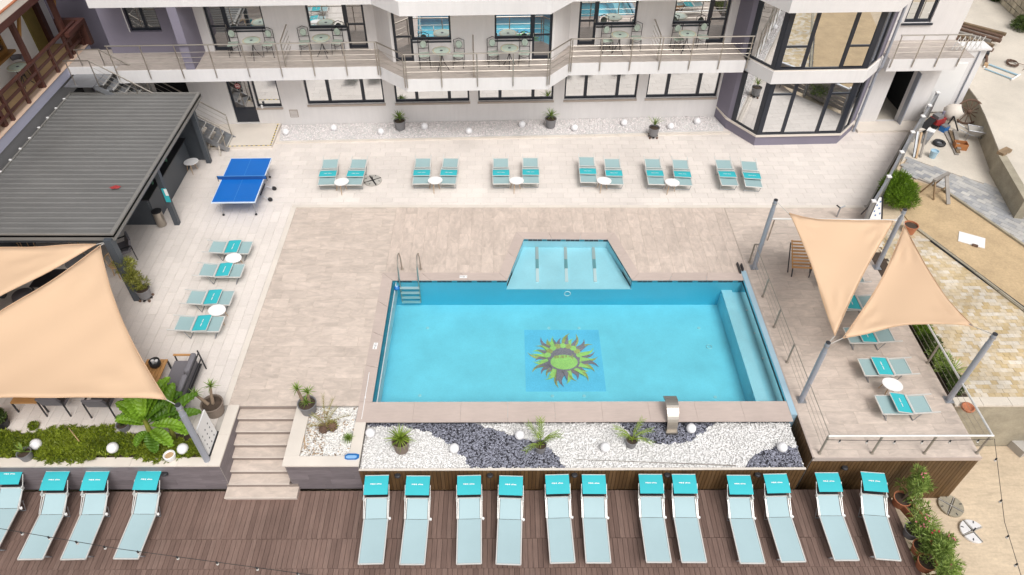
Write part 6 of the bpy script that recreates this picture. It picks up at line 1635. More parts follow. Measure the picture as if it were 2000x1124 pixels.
# ground cover in the long planter: one uncountable mass of short shoots
GCP = [(-14.07, 10.02), (-14.67, 11.11), (-13.39, 11.0), (-12.54, 10.9), (-12.34, 10.99), (-12.1, 11.12), (-11.57, 11.14), (-11.0, 11.09), (-10.42, 11.15), (-10.1, 10.86), (-9.79, 10.81), (-9.29, 10.86), (-8.73, 10.77), (-7.86, 10.57), (-7.68, 10.32), (-7.88, 10.2), (-8.46, 10.18), (-9.0, 10.03), (-9.32, 10.12), (-9.54, 10.25), (-10.33, 10.25), (-10.6, 10.11), (-10.88, 10.01), (-11.26, 10.07), (-11.65, 10.0), (-12.05, 10.15), (-12.5, 10.27), (-12.86, 10.2)]
def ground_cover(name, poly, n, m, z, parent, seed, ln=.09, test=None, h=.12):
    rs = np.random.RandomState(seed); xs, ys = [p[0] for p in poly], [p[1] for p in poly]
    p = np.stack([rs.uniform(min(xs), max(xs), n), rs.uniform(min(ys), max(ys), n)], 1)
    jx = p[:, 0]+.05*np.sin(p[:, 1]*31)+.04*np.sin(p[:, 0]*17); jy = p[:, 1]+.05*np.sin(p[:, 0]*23)
    p = p[in_poly(jx, jy, poly)]; n = len(p)
    mound = (.5+.5*np.sin(p[:, 0]*5.1+1.3*np.sin(p[:, 1]*6)))*(.5+.5*np.sin(p[:, 1]*7.3+p[:, 0]*2.1))
    base = np.column_stack([p, z+h*.35+h*.9*mound*rs.uniform(.5, 1, n)])
    d = rs.normal(size=(n, 3))*np.array([.8, .8, .3]); d[:, 2] += .75; d /= np.linalg.norm(d, axis=1)[:, None]
    s_ = np.cross(d, rs.normal(size=(n, 3))); s_ /= np.linalg.norm(s_, axis=1)[:, None]
    L = ln*rs.uniform(.6, 1.3, n)[:, None]; w_ = .022*rs.uniform(.7, 1.3, n)[:, None]
    v = np.stack([base, base+d*L*.5+s_*w_*.6, base+d*L, base+d*L*.5-s_*w_*.6], 1).reshape(-1, 3)
    me = bpy.data.meshes.new(name); me.vertices.add(len(v)); me.vertices.foreach_set('co', v.ravel())
    me.loops.add(4*n); me.loops.foreach_set('vertex_index', np.arange(4*n, dtype=np.int32))
    me.polygons.add(n); me.polygons.foreach_set('loop_start', np.arange(0, 4*n, 4, dtype=np.int32)); me.materials.append(m)
    t = me.attributes.new('tone', 'FLOAT', 'FACE'); tn = (rs.rand(n)*.5+.5*(.5+.5*np.sin(p[:, 0]*2.3)*np.sin(p[:, 1]*3.7)))%1
    t.data.foreach_set('value', tn.astype(np.float32)); me.update(); me.validate()
    return link(name, me, parent, kind='stuff')
gc_ = ground_cover('ground_cover', GCP, 42000, M['ground_cover'], -.03, None, 51)
sk = thing('garden_stake', 'thin pale bamboo stake lying in the green ground cover', 'stake', (-11.058, 10.561, 0.200))
MB().tube([(0, 0, .02), tuple(Vector((-11.509, 10.976, 0.220))-Vector((-11.058, 10.561, 0.200)))], .014, 6, r2=.010).build('stake', M['light_wood'], sk)

# banana plant: each big leaf is a part
bn_ = thing('banana_plant', 'large banana plant with broad bright green leaves under the sail corner', 'banana plant', (*(-9.322, 10.768, 0.000)[:2], -.05))
MB().tube([(0, 0, 0), (.02, .05, .35), (.0, .12, .75)], .09, 10, r2=.05).build('stem', M['bamboo'], bn_)
def banana_leaf(yaw, e, ln, w, z0, droop, base=(0, .10)):
    mb = MB(); n = 20; p = Vector((base[0], base[1], z0)); d = Vector((math.cos(yaw), math.sin(yaw), 0)); side = Vector((-d.y, d.x, 0)); tn = rnd.random()
    prev = None
    for i in range(n+1):
        t_ = i/n; u_ = max(0, (t_-.16)/.84)
        ww = w*(math.sin(math.pi*min(u_*.93+.05, 1))**.6)*.5 if u_ > 0 else .018
        up_ = Vector((0, 0, 1))*math.cos(e)-d*math.sin(e)
        lift = (.55-.35*t_)*ww; rag = .03*math.sin(i*2.9+yaw*5); pz = .022 if i % 2 else -.012
        row = [p-side*(ww+rag*u_)+up_*lift*.8, p-side*ww*.5+up_*(lift*.5+pz), p-up_*.02, p+side*ww*.5+up_*(lift*.5-pz), p+side*(ww-rag*u_)+up_*lift*.8]
        k_ = len(mb.v); mb.v += [tuple(q) for q in row]
        if prev is not None:
            for j in range(4): mb.f.append((prev+j, prev+j+1, k_+j+1, k_+j)); mb.mi.append(0); mb.tone.append(tn)
        prev = k_
        p = p+(d*math.cos(e)+Vector((0, 0, 1))*math.sin(e))*ln/n; e -= droop/n*(0.4+1.2*t_)
    o = mb.build('leaf', M['banana'], bn_)
for yaw, e, ln, w, z0, dr in ((95, 66, 1.25, .36, .6, 1.5), (62, 55, 1.35, .42, .65, 1.2), (38, 48, 1.25, .40, .6, 1.3), (120, 60, 1.1, .40, .6, 1.1), (150, 52, 1.0, .36, .55, 1.2), (15, 40, 1.15, .34, .55, 1.3),
    (-8, 30, 1.15, .32, .5, 1.1), (-35, 28, 1.05, .34, .35, 1.2), (-60, 30, .85, .34, .3, 1.5), (-110, 35, .6, .26, .3, 1.6), (175, 45, .85, .32, .5, 1.2), (78, 75, 1.2, .36, .7, .8), (50, 68, 1.0, .34, .7, .9), (108, 72, 1.0, .36, .7, .9), (25, 60, .9, .30, .6, 1.2)):
    banana_leaf(R(yaw), R(e), ln, w, z0, dr)
MB().tube([(.5, .12, 0), (.52, .16, .3), (.5, .2, .6)], .07, 10, r2=.04).build('stem', M['bamboo'], bn_)
for yaw, e, ln, w, z0, dr in ((85, 62, 1.1, .38, .5, 1.2), (40, 50, 1.1, .36, .5, 1.2), (10, 42, 1.0, .32, .45, 1.2), (130, 58, 1.0, .38, .5, 1.1), (-30, 35, .8, .30, .4, 1.3), (60, 72, 1.1, .34, .55, .8), (105, 50, 1.15, .36, .5, 1.1), (170, 50, .8, .34, .5, 1.2)):
    banana_leaf(R(yaw), R(e), ln, w, z0, dr, (.5, .2))
for yaw, e, ln, w, z0, dr in ((140, 78, 1.0, .36, .6, .7), (165, 68, .95, .34, .6, .9), (190, 55, .8, .32, .5, 1.1)):
    banana_leaf(R(yaw), R(e), ln, w, z0, dr)
# palm stumps and tuft in the white planter
cp = thing('cycad', 'twin brown scaly palm stump with a few dry fronds in the white gravel planter', 'palm', (*(-4.755, 11.059, -0.020)[:2], -.05))
for (x, y, r_) in ((-.09, -.03, .125), (.13, .05, .14)):
    MB().sphere((x, y, .12), r_, 14, 9, sz=1.05).build('stump', M['rust'], cp)
    sc_ = MB()
    for i in range(40):
        a = i*2.399; e = R(10+70*(i/40)); b_ = Vector((x, y, .12))+Vector((math.cos(a)*math.cos(e), math.sin(a)*math.cos(e), math.sin(e)))*r_*.95
        sc_.blade(b_, a, e, .07, .05, .2, seg=2)
    sc_.build('scales', M['dry_palm'] if x > 0 else M['bark'], cp)
fr_ = MB()
for yaw, e, ln in ((100, 70, .85), (78, 60, .75), (20, 42, .70), (150, 50, .5), (190, 40, .45), (60, 55, .55)):
    p = Vector((0, 0, .2)); d = Vector((math.cos(R(yaw)), math.sin(R(yaw)), 0)); ee = R(e); pts = []
    for k_ in range(8): pts.append(p.copy()); p = p+(d*math.cos(ee)+Vector((0, 0, 1))*math.sin(ee))*ln/7; ee -= .16
    fr_.tube(pts, .009, 4)
    for k_ in range(2, 8):
        for s_ in (-1, 1):
            fr_.blade(pts[k_], R(yaw)+s_*R(32), R(30), .12, .014, .4, seg=2); fr_.blade(pts[k_]*.5+pts[k_-1]*.5, R(yaw)+s_*R(36), R(30), .12, .014, .4, seg=2)
fr_.build('fronds', M['dry_palm'], cp)
tf = thing('grass_tuft', 'small green feathery tuft near the blue tray in the white planter', 'plant', (*(-4.151, 10.783, -0.020)[:2], -.05))
lf = MB(); rosette(lf, (0, 0, .03), 90, .24, .016, 5, 85, 1.0); lf.build('leaves', M['yucca'], tf)
# planting strip between platform and yellow paving
ps = structure('planting_strip', MB().box(12.45, 12.98, 12.12, 18.3, -.4, -.06), M['soil'])
for i, (y, s_, m_, lab) in enumerate([(12.6, .20, 'dark_leaf', 'low dark shrub at the front end of the planting strip'), (13.35, .26, 'oleander', 'green strappy shrub by the free sail pole'), (14.0, .24, 'dark_leaf', 'dense dark green shrub by the railing post in the strip'), (14.65, .24, 'bush', 'green shrub beside the red flowers in the strip'), (15.5, .24, 'dark_leaf', 'shrub in the strip just under the sail edge'), (16.3, .24, 'oleander', 'shrub in the strip between the two right sails')]):
    o = thing('strip_shrub', lab, 'shrub', (12.70, y, -.06), 0, 'shrubs in the narrow planting strip')
    leaves('crown', [(0, -.25, .16, s_), (.03, 0, .22, s_), (-.02, .28, .15, s_*.9)], 2200, .2, .09, .026, M[m_], o, seed=60+i)
    MB().tube([(0, 0, 0), (0, 0, .2)], .02, 5).build('stem', M['bark'], o)
o = thing('flax_plant', 'strappy green flax plant leaning past the free sail pole', 'plant', (12.85, 12.95, -.06)); lf = MB(); rosette(lf, (0, 0, .02), 36, .75, .035, 25, 80, 1.0); lf.build('leaves', M['oleander'], o)
o = thing('red_flowers', 'red and pink flower spike in the strip at the sail edge', 'flower', (12.80, 14.92, .05))
fm = MB()
for i in range(26): fm.sphere((rnd.uniform(-.06, .06), rnd.uniform(-.2, .2), rnd.uniform(.2, .45)), .035, 6, 4, mi=i % 2)
fm.build('blossoms', [M['red_flower'], M['pink']], o); MB().tube([(0, 0, 0), (0, 0, .3)], .01, 5).build('stem', M['oleander'], o)
# big bush by the fence
bb = thing('garden_bush', 'large bright green feathery bush beside the slatted fence', 'bush', (*(14.489, 21.058, 0.000)[:2], -.05))
leaves('crown', [(-.15, -.15, .42, .45), (.2, .15, .5, .42), (.05, .5, .62, .42), (-.2, .3, .5, .4), (.28, -.2, .3, .33), (.2, .45, .28, .4)], 9000, .5, .20, .022, M['bush'], bb, seed=71, up=.5)
for i in range(4): MB().tube([(0, .1, 0), (rnd.uniform(-.2, .4), rnd.uniform(-.1, .5), .5)], .025, 6, r2=.012).build('stem', M['bark'], bb)
# oleanders and terracotta pots at the deck end
POTS = [((1752,972), .22, .30, 'terracotta', (1.05, 3600), 'oleander in a round terracotta pot nearest the timber wall'), ((1772,1038), .20, .28, 'pot_grey', (.5, 1000), 'oleander in a dark grey pot between the terracotta ones'),
        ((1793,1064), .21, .28, 'terracotta', (.8, 2600), 'oleander in a terracotta pot third from the wall'), ((1808,1100), .22, .30, 'terracotta', (1.0, 3400), 'large oleander in a terracotta pot at the lower photo edge'), ((1822,1135), .22, .30, 'terracotta', (.9, 2400), 'oleander pot cut by the bottom edge of the photo')]
PXY = [(10.430, 9.486, -1.200), (10.350, 8.625, -1.200), (10.386, 8.174, -1.200), (10.348, 7.778, -1.200), (10.372, 7.245, -1.200)]
for i, ((px, r_, h_, m_, (s_, n_), lab), (x, y, z)) in enumerate(zip(POTS, PXY)):
    o = thing('potted_oleander', 'green '+lab, 'potted plant', (x, y, -1.198), 0, 'oleander pots at the end of the deck')
    pot(o, r_, h_, M[m_])
    cl = []
    for k_ in range(9):
        a = rnd.uniform(0, 6.28); q = rnd.uniform(.05, .34)*s_; cl.append((q*math.cos(a)+.26*s_, q*math.sin(a)+.12, h_+rnd.uniform(.12, .62)*s_, .15))
    leaves('crown', cl, int(n_*.55), .2, .14, .024, M['oleander'], o, seed=80+i)
    for k_ in range(5): MB().tube([(0, 0, h_-.05), tuple(Vector(cl[k_][:3]))], .012, 5, r2=.007).build('stem', M['bark'], o)
    fm = MB()
    for c in cl[:3]:
        for k_ in range(5): fm.sphere((c[0]+rnd.uniform(-.1, .1), c[1]+rnd.uniform(-.1, .1), c[2]+.15+rnd.uniform(-.03, .05)), .022, 6, 4)
    fm.build('blossoms', M['pink'] if i != 2 else M['red_flower'], o)
ov = thing('oleander_bush', 'tall sprawling oleander with pink blossoms behind the terracotta pots', 'bush', (10.5, 7.95, -2.1))
cl = [(rnd.uniform(-.1, .7), rnd.uniform(-1.1, .75), rnd.uniform(.7, 1.25), .21) for _ in range(20)]+[(.30, 1.25, 1.05, .2), (.2, 1.6, 1.15, .17), (.5, .95, .95, .2), (.1, 1.95, 1.2, .13), (.55, 1.4, 1.0, .12)]
leaves('crown', cl, 5600, .25, .16, .024, M['oleander'], ov, seed=95)
for c in cl[:9]: MB().tube([(.3, rnd.uniform(-.6, .6), 0), (c[0], c[1], c[2])], .016, 5, r2=.008).build('stem', M['bark'], ov)
fm = MB()
for i in range(40):
    c = cl[(i*3) % 6]; fm.sphere((c[0]+rnd.uniform(-.15, .15), c[1]+rnd.uniform(-.15, .15), c[2]+.16+rnd.uniform(-.05, .05)), .028, 6, 4)
fm.build('blossoms', M['pink'], ov)
o = thing('terracotta_trough', 'rectangular terracotta trough with dark soil at the deck edge', 'pot', (*(10.591, 9.211, -1.100)[:2], -1.198), R(-68))
MB().box(-.25, .25, -.12, .12, 0, .02).box(-.25, .25, -.14, -.11, 0, .24).box(-.25, .25, .11, .14, 0, .24).box(-.27, -.24, -.14, .14, 0, .24).box(.24, .27, -.14, .14, 0, .24).build('trough', M['terracotta'], o)
MB().box(-.24, .24, -.11, .11, .02, .19).build('soil', M['soil'], o)
o = thing('terracotta_pot', 'empty terracotta pot beside the sail pole at the sand edge', 'pot', (*(14.254, 19.364, 0.000)[:2], -.045)); pot(o, .24, .34, M['terracotta'])

# ================================================================== RIGHT HAND YARD
structure('yard_base', MB().prism([(12.45, 12.1), (60, 12.1), (60, 60), (19.42, 60), (19.42, 29.15), (13.37, 20.75), (12.45, 18.2)], -3.3, -.10), M['earth'])
yp = structure('yellow_paving', MB().prism([(13.0, 12.12), (17.9, 12.12), (14.62, 19.66), (13.0, 19.6)], -.10, -.06), M['grout'])
mbp = MB()
yy = 12.12; r_ = 0
while yy < 19.7:
    xx = 13.0-(.1 if r_ % 2 else 0)
    while xx < 17.9:
        if xx < 17.9-(yy-12.12)*.435-.1: mbp.box(xx+.003, xx+.197, yy+.003, yy+.097 if False else yy+.147, -.06, -.045+rnd.uniform(-.004, .003), tone=rnd.random())
        xx += .2
    yy += .15; r_ += 1
mbp.build('paver', M['paver_yellow'], yp, kind='stuff')
a, b_ = Vector((14.516, 19.848, -0.020)), Vector((16.349, 15.501, -0.020)); d_ = (b_-a)
kb = thing('kerb_edge', 'grey concrete kerb line between the sand and the yellow paving', 'kerb', (a.x, a.y, -.1))
for i in range(10):
    p, q = a+d_*(i*.2)-a, a+d_*(i*.2+.197)-a; m_ = MB().bar((p.x, p.y, .05), (q.x, q.y, .05), .12, .12); m_.build('kerb_stone', M['concrete_old'], kb)
structure('sand_bed', MB().prism([(14.546, 20.120, -0.050)[:2], tuple((a+d_*2.0).to_2d()+Vector((.07, 0))), (21.0, 12.0), (20.0, 16.0), (18.051, 18.702, -0.050)[:2], (16.652, 21.924, -0.050)[:2], (15.421, 22.756, -0.050)[:2], (14.504, 21.438, -0.050)[:2]], -.12, -.055), M['sand'])
pa = structure('grey_path', MB().prism([(15.459, 23.100, -0.050)[:2], (16.160, 24.025, -0.050)[:2], (17.616, 22.829, -0.050)[:2], (19.515, 21.477, -0.050)[:2], (23, 18.6), (21.2, 15.2), (18.066, 18.729, -0.050)[:2], (16.682, 21.990, -0.050)[:2]], -.12, -.05), M['grout'])
PPL = [(15.459, 23.100, -0.050)[:2], (16.682, 21.990, -0.050)[:2], (18.066, 18.729, -0.050)[:2], (21.2, 15.2), (23, 18.6), (19.515, 21.477, -0.050)[:2], (17.616, 22.829, -0.050)[:2], (16.160, 24.025, -0.050)[:2]]
mbp = MB(); ca, sa = math.cos(R(-50)), math.sin(R(-50))
for i in range(-6, 44):
    for j in range(-14, 14):
        w_, h_ = .30, .20
        x, y = i*w_+(.15 if j % 2 else 0), j*h_
        c = (16.2+x*ca-y*sa, 23.0+x*sa+y*ca)
        if in_poly(np.array([c[0]]), np.array([c[1]]), PPL)[0]: mbp.box(c[0]-w_/2+.004, c[0]+w_/2-.004, c[1]-h_/2+.004, c[1]+h_/2-.004, -.05, -.036+rnd.uniform(-.003, .003), tone=rnd.random(), rz=R(-50))
mbp.build('paver', M['paver_grey'], pa, kind='stuff')
a, b_ = Vector((16.617, 21.865, -0.030)), Vector((18.000, 18.624, -0.030)); d_ = b_-a
kb = thing('kerb_edge', 'grey kerb between the sand and the grey paved path', 'kerb', (a.x, a.y, -.1))
for i in range(9):
    p, q = d_*(i*.17), d_*(i*.17+.168); MB().bar((p.x, p.y, .05), (q.x, q.y, .05), .09, .14).build('kerb_stone', M['concrete_old'], kb)
structure('junk_yard_slab', MB().prism([(15.770, 23.714, -0.060)[:2], (19.3, 29.1), (20.6, 28.6), (20.378, 27.366, -0.060)[:2], (19.729, 23.831, -0.060)[:2], (19.527, 21.490, -0.060)[:2], (17.627, 22.843, -0.060)[:2], (16.170, 24.040, -0.060)[:2]], -.12, -.04), M['concrete'])
# low retaining wall with the pale upper yard behind it
structure('upper_yard', MB().prism([(19.75, 29.4), (20.482, 27.992, 0.750)[:2], (19.270, 23.221, 0.750)[:2], (18.768, 20.836, 0.750)[:2], (19.6, 18), (60, 18), (60, 60), (19.75, 60)], -.1, .72), M['concrete'])
rw = thing('retaining_wall', 'stained concrete wall along the junk yard, stepped at its near end', 'wall', (19.5, 25, -.04))
P_ = [(20.341, 28.388, 0.780), (20.238, 27.192, 0.780), (19.913, 25.816, 0.780), (19.156, 23.105, 0.780)]
for i in range(3):
    MB().bar((P_[i][0]-.05, P_[i][1], .37), (P_[i+1][0]-.05, P_[i+1][1], .37), .16, .82).build('wall_block', M['concrete_old'], rw, world=True)
    MB().bar((P_[i][0], P_[i][1], .80), (P_[i+1][0], P_[i+1][1], .80), .30, .05).build('wall_cap', M['concrete'], rw, world=True)
q0, q1 = (19.103, 23.000, 0.780), (18.598, 20.126, 0.780)
MB().bar((q0[0]-.02, q0[1], .33), (q1[0]-.02, q1[1], .33), .30, .86).build('wall_block', M['concrete_old'], rw, world=True)
MB().bar((q0[0]-.12, q0[1]+.05, .80), (q0[0]+.35, q0[1]+.32, .82), .26, .12).build('wall_coping', M['old_wood'], rw, world=True)
f_ = thing('retaining_wall', 'concrete wall with pale cap stones holding up the yellow paving', 'wall', (14, 11.95, -2.1))
MB().box(12.45, 40, 11.87, 12.10, -2.1, -.10).build('wall_face', M['concrete_old'], f_, world=True)
x = 12.5
while x < 20: MB().box(x, x+.79, 11.82, 12.12, -.098, -.03).build('cap_stone', M['concrete'], f_, world=True); x += .8
o = thing('broken_terracotta', 'broken piece of terracotta pot on the wall end', 'pot', (*(12.779, 11.723, 0.000)[:2], -.03)); MB().lathe([(.16, .0), (.18, .07), (.15, .09), (.10, .04), (1e-4, .03)], n=12).build('shard', M['terracotta'], o)
o = thing('concrete_block', 'pale concrete block on the sandy ground at the right edge', 'block', (*(15.299, 11.758, -1.950)[:2], -2.1), .4); MB().box(-.25, .35, -.22, .22, 0, .28).build('block', M['concrete_grey'], o)
# stone wall and scrub at the top right corner
sw = thing('stone_wall', 'rough rubble stone wall at the upper right corner', 'wall', (*(26.338, 35.922, 0.720)[:2], .72))
w0, w1 = Vector((26.386, 37.676, 0.800)), Vector((26.150, 34.398, 0.800)); o0 = sw.location
dv = (w1-w0); dv.z = 0; nn = Vector((dv.y, -dv.x, 0)).normalized()
cnt = 0
for r_ in range(6):
    t_ = -1.2
    while t_ < 1.3:
        L_ = rnd.uniform(.07, .13); c = w0+dv*(t_+L_/2)-nn*rnd.uniform(-.02, .03)-Vector(o0); s2 = .5*L_*dv.length
        MB().box(c.x-s2*.9, c.x+s2*.9, c.y-.16, c.y+.16, r_*.27+.02, r_*.27+.26, rz=math.atan2(dv.y, dv.x)).build('stone', M['stone_wall'], sw); t_ += L_
p = w0-dv*1.25-Vector(o0)-nn*.45; q = w0+dv*1.35-Vector(o0)-nn*.45
MB().bar((p.x, p.y, .75), (q.x, q.y, .75), .5, 1.7).build('wall_core', M['concrete_old'], sw)
for i, ((x, y, z), s_) in enumerate([((26.169, 37.798, 0.750), .35), ((25.670, 34.218, 0.800), .5)]):
    o = thing('scrub_bush', 'dark green scrub bush at the top edge before the stone wall' if i == 0 else 'dark green scrub bush at the foot of the stone wall near the right edge', 'bush', (x, y, .72))
    leaves('crown', [(0, 0, .25, s_), (.2, .2, .3, s_*.8)], 1500, .2, .14, .05, M['dark_leaf'], o, seed=120+i); MB().tube([(0, 0, 0), (0, 0, .2)], .02, 5).build('stem', M['bark'], o)
# slatted fence with steel posts
fe = thing('slatted_fence', 'grey fence of slatted panels with steel posts along the terrace edge', 'fence', (15.5, 23.6, 0))
FP = [(18.229, 27.121, 1.150), (17.427, 26.064, 1.150), (16.793, 25.218, 1.150), (15.889, 24.032, 1.150), (14.906, 22.637, 1.150), (13.805, 21.054, 1.150), (12.707, 19.601, 1.150)]
for i, p in enumerate(FP):
    MB().box(p[0]-.055, p[0]+.055, p[1]-.055, p[1]+.055, -.06, 1.13).build('post', M['steel_dull'], fe, world=True)
    MB().box(p[0]-.075, p[0]+.075, p[1]-.075, p[1]+.075, 1.13, 1.17).build('post_cap', M['white'], fe, world=True)
    if i:
        a, b_ = Vector(FP[i-1]), Vector(p)
        for z in (.12, .32, .52, .72, .92): MB().bar((a.x, a.y, z), (b_.x, b_.y, z), .03, .17).build('slat', M['grey_wood'], fe, world=True)
        MB().bar((a.x, a.y, 1.06), (b_.x, b_.y, 1.06), .09, .05).build('top_rail', M['steel_dull'], fe, world=True)
# ---- junk in the yard
def junk(name, label, cat, px, z=0, rz=0): return thing(name, label, cat, (px[0], px[1], z-.04), rz)
o = junk('wagon_wheel', 'old dark wooden wagon wheel leaning on the concrete wall', 'wheel', (19.649, 26.632, 0.000), rz=R(-18))
wm = MB().tube([(.50*math.cos(2*math.pi*i/28), .12+.18*math.sin(2*math.pi*i/28), .50+.46*math.sin(2*math.pi*i/28)) for i in range(29)], .04, 6); wm.build('rim', M['rust'], o)
for i in range(12):
    a = 2*math.pi*i/12; MB().tube([(.06*math.cos(a), .12+.02*math.sin(a), .5+.06*math.sin(a)), (.49*math.cos(a), .12+.18*math.sin(a), .5+.45*math.sin(a))], .02, 5).build('spoke', M['rust'], o)
MB().sphere((0, .12, .5), .09, 10, 7).build('hub', M['rust'], o)
o = junk('concrete_mixer', 'cream concrete mixer drum tilted beside the wagon wheel', 'mixer', (18.997, 26.506, 0.000), rz=R(-25))
dm = MB(); dd = Vector((.8, 0, .6)).normalized(); c0 = Vector((-.18, 0, .55)); 
prof_ = [(.12, -.30), (.30, -.2), (.36, 0), (.33, .18), (.20, .42), (.18, .42)]
u_, v_ = Vector((0, 1, 0)), dd.cross(Vector((0, 1, 0)))
for r_, h_ in prof_:
    for j in range(16): aa = 2*math.pi*j/16; dm.v.append(tuple(c0+dd*h_+(u_*math.cos(aa)+v_*math.sin(aa))*r_))
for i in range(len(prof_)-1):
    for j in range(16): dm.f.append((i*16+j, i*16+(j+1) % 16, (i+1)*16+(j+1) % 16, (i+1)*16+j)); dm.mi.append(0); dm.tone.append(0)
dm.f.append(tuple(range(15, -1, -1))); dm.mi.append(0); dm.tone.append(0)
dm.build('drum', M['cream'], o, smooth=True)
MB().add([tuple(c0+dd*.40+(u_*math.cos(2*math.pi*j/16)+v_*math.sin(2*math.pi*j/16))*.17) for j in range(16)], [tuple(range(16))]).build('drum_mouth', M['black'], o)
for s_ in (-1, 1): MB().bar((-.2, s_*.38, 0), (-.1, s_*.38, .6), .05, .05).bar((.3, s_*.38, 0), (-.1, s_*.38, .6), .05, .05).build('stand', M['dark_metal'], o)
o = junk('red_engine', 'small red motor machine next to the cream mixer', 'machine', (18.280, 26.422, 0.000), rz=.4)
MB().box(-.26, .26, -.2, .2, .10, .42).build('motor_body', M['red'], o); MB().box(-.22, .1, -.16, .16, .42, .56).build('motor_cover', M['pot_grey'], o); MB().tube([(.18, 0, .42), (.18, 0, .66)], .06, 8).build('funnel', M['purple'], o)
for sx in (-.22, .22): MB().tube([(sx, -.24, .1), (sx, .24, .1)], .10, 10).build('wheel', M['black'], o)
o = junk('tool_box', 'small blue and grey tool box in the junk yard', 'box', (18.490, 26.057, 0.000), rz=.5)
MB().box(-.16, .16, -.12, .12, 0, .22).build('box', M['blue_plastic'], o); MB().box(-.15, .15, -.11, .11, .22, .27).build('lid', M['pot_grey'], o)
o = junk('wheelbarrow', 'grey cement stained wheelbarrow with one wheel in the junk yard', 'wheelbarrow', (19.327, 25.348, 0.000), rz=R(-20)); o.scale = (.8, .8, .85)
tr = [(-.38, -.30, .62), (.42, -.30, .62), (.52, 0, .62), (.42, .30, .62), (-.38, .30, .62)]; bo = [(-.22, -.16, .32), (.18, -.16, .32), (.22, 0, .32), (.18, .16, .32), (-.22, .16, .32)]
m_ = MB(); m_.add(tr+bo, [(i, (i+1) % 5, 5+(i+1) % 5, 5+i) for i in range(5)]+[(5, 6, 7, 8, 9)]); q = m_.build('tray', M['concrete_grey'], o); q.modifiers.new('thickness', 'SOLIDIFY').thickness = .02
MB().tube([(x, y, z) for x, y, z in tr]+[tr[0]], .018, 6).build('tray_rim', M['steel_dull'], o)
for s_ in (-1, 1): MB().tube([(.55, s_*.06, .18), (-.2, s_*.22, .36), (-.85, s_*.30, .60)], .02, 6).tube([(-.2, s_*.22, .36), (-.30, s_*.24, 0)], .018, 6).build('handle', M['steel_dull'], o)
MB().tube([(.55, -.04, .18), (.55, .04, .18)], .18, 16).build('wheel', M['black'], o)
o = junk('orange_crate', 'orange open plastic crate on the junk yard slab', 'crate', (18.552, 24.733, 0.000), rz=R(-12))
MB().box(-.24, .24, -.17, .17, 0, .03).box(-.24, .24, -.17, -.15, .03, .26).box(-.24, .24, .15, .17, .03, .26).box(-.24, -.22, -.15, .15, .03, .26).box(.22, .24, -.15, .15, .03, .26).build('crate', M['orange'], o)
o = junk('old_tyre', 'dark old tyre lying flat in the junk yard', 'tyre', (17.827, 24.997, 0.000))
MB().tube([(.18*math.cos(2*math.pi*i/20), .18*math.sin(2*math.pi*i/20), .07) for i in range(21)], .075, 8, cap=False).build('tyre', M['black'], o); MB().lathe([(.12, .03), (.10, .08), (1e-4, .08)], n=12).build('rim', M['steel_dull'], o)
o = junk('white_bucket', 'pale blue white bucket at the front of the junk yard', 'bucket', (17.147, 24.062, 0.000)); MB().lathe([(.12, 0), (.155, .30), (.165, .31), (.14, .31), (.13, .26), (1e-4, .25)], n=16).build('bucket', M['pool_rim'], o)
for i, (px, py, rz, L_, lab) in enumerate([(1858, 275, 80, 1.9, 'long pale timber board lying in the junk yard, left of three'), (1864, 276, 76, 1.7, 'long pale timber board lying in the junk yard, middle of three'), (1868, 274, 72, 1.5, 'short pale timber board lying in the junk yard, right of three')]):
    x, y = [(18.383, 25.150, 0.050), (18.493, 25.112, 0.050), (18.613, 25.189, 0.050)][i][:2]
    o = thing('timber_board', lab, 'board', (x, y, -.04+.05*i), R(rz), 'loose timber boards in the junk yard'); MB().box(-L_/2, L_/2, -.07, .07, 0, .045).build('board', M['old_wood'] if i == 1 else M['grey_wood'], o)
o = junk('metal_sheet', 'bent grey metal duct piece leaning by the fence in the junk yard', 'metal part', (17.501, 25.420, 0.000), rz=R(50)); MB().box(-.5, .5, -.13, .13, .02, .22).build('duct', M['steel_dull'], o); MB().box(.2, .5, -.15, .15, .22, .25).build('flange', M['white'], o)
o = junk('propped_board', 'black flat board propped near the fence in the junk yard', 'board', (17.720, 26.135, 0.000), rz=R(35)); MB().bar((-.3, 0, .05), (.35, 0, .42), .30, .05).build('panel', M['black'], o)
for i, lab in enumerate(('thin grey post leaning on the fence by the grey path, left one', 'brown post leaning on the fence by the grey path, middle one', 'pale post leaning on the fence by the grey path, right one')):
    x, y = [(16.402, 24.060, 0.000), (16.475, 23.987, 0.000), (16.671, 24.061, 0.000)][i][:2]
    o = thing('leaning_post', lab, 'post', (x, y, -.04), 0, 'posts leaning on the fence'); MB().bar((0, 0, 0), (.05+.05*i, .55, .85), .07, .07).build('post', (M['steel_dull'], M['light_wood'], M['grey_wood'])[i], o)
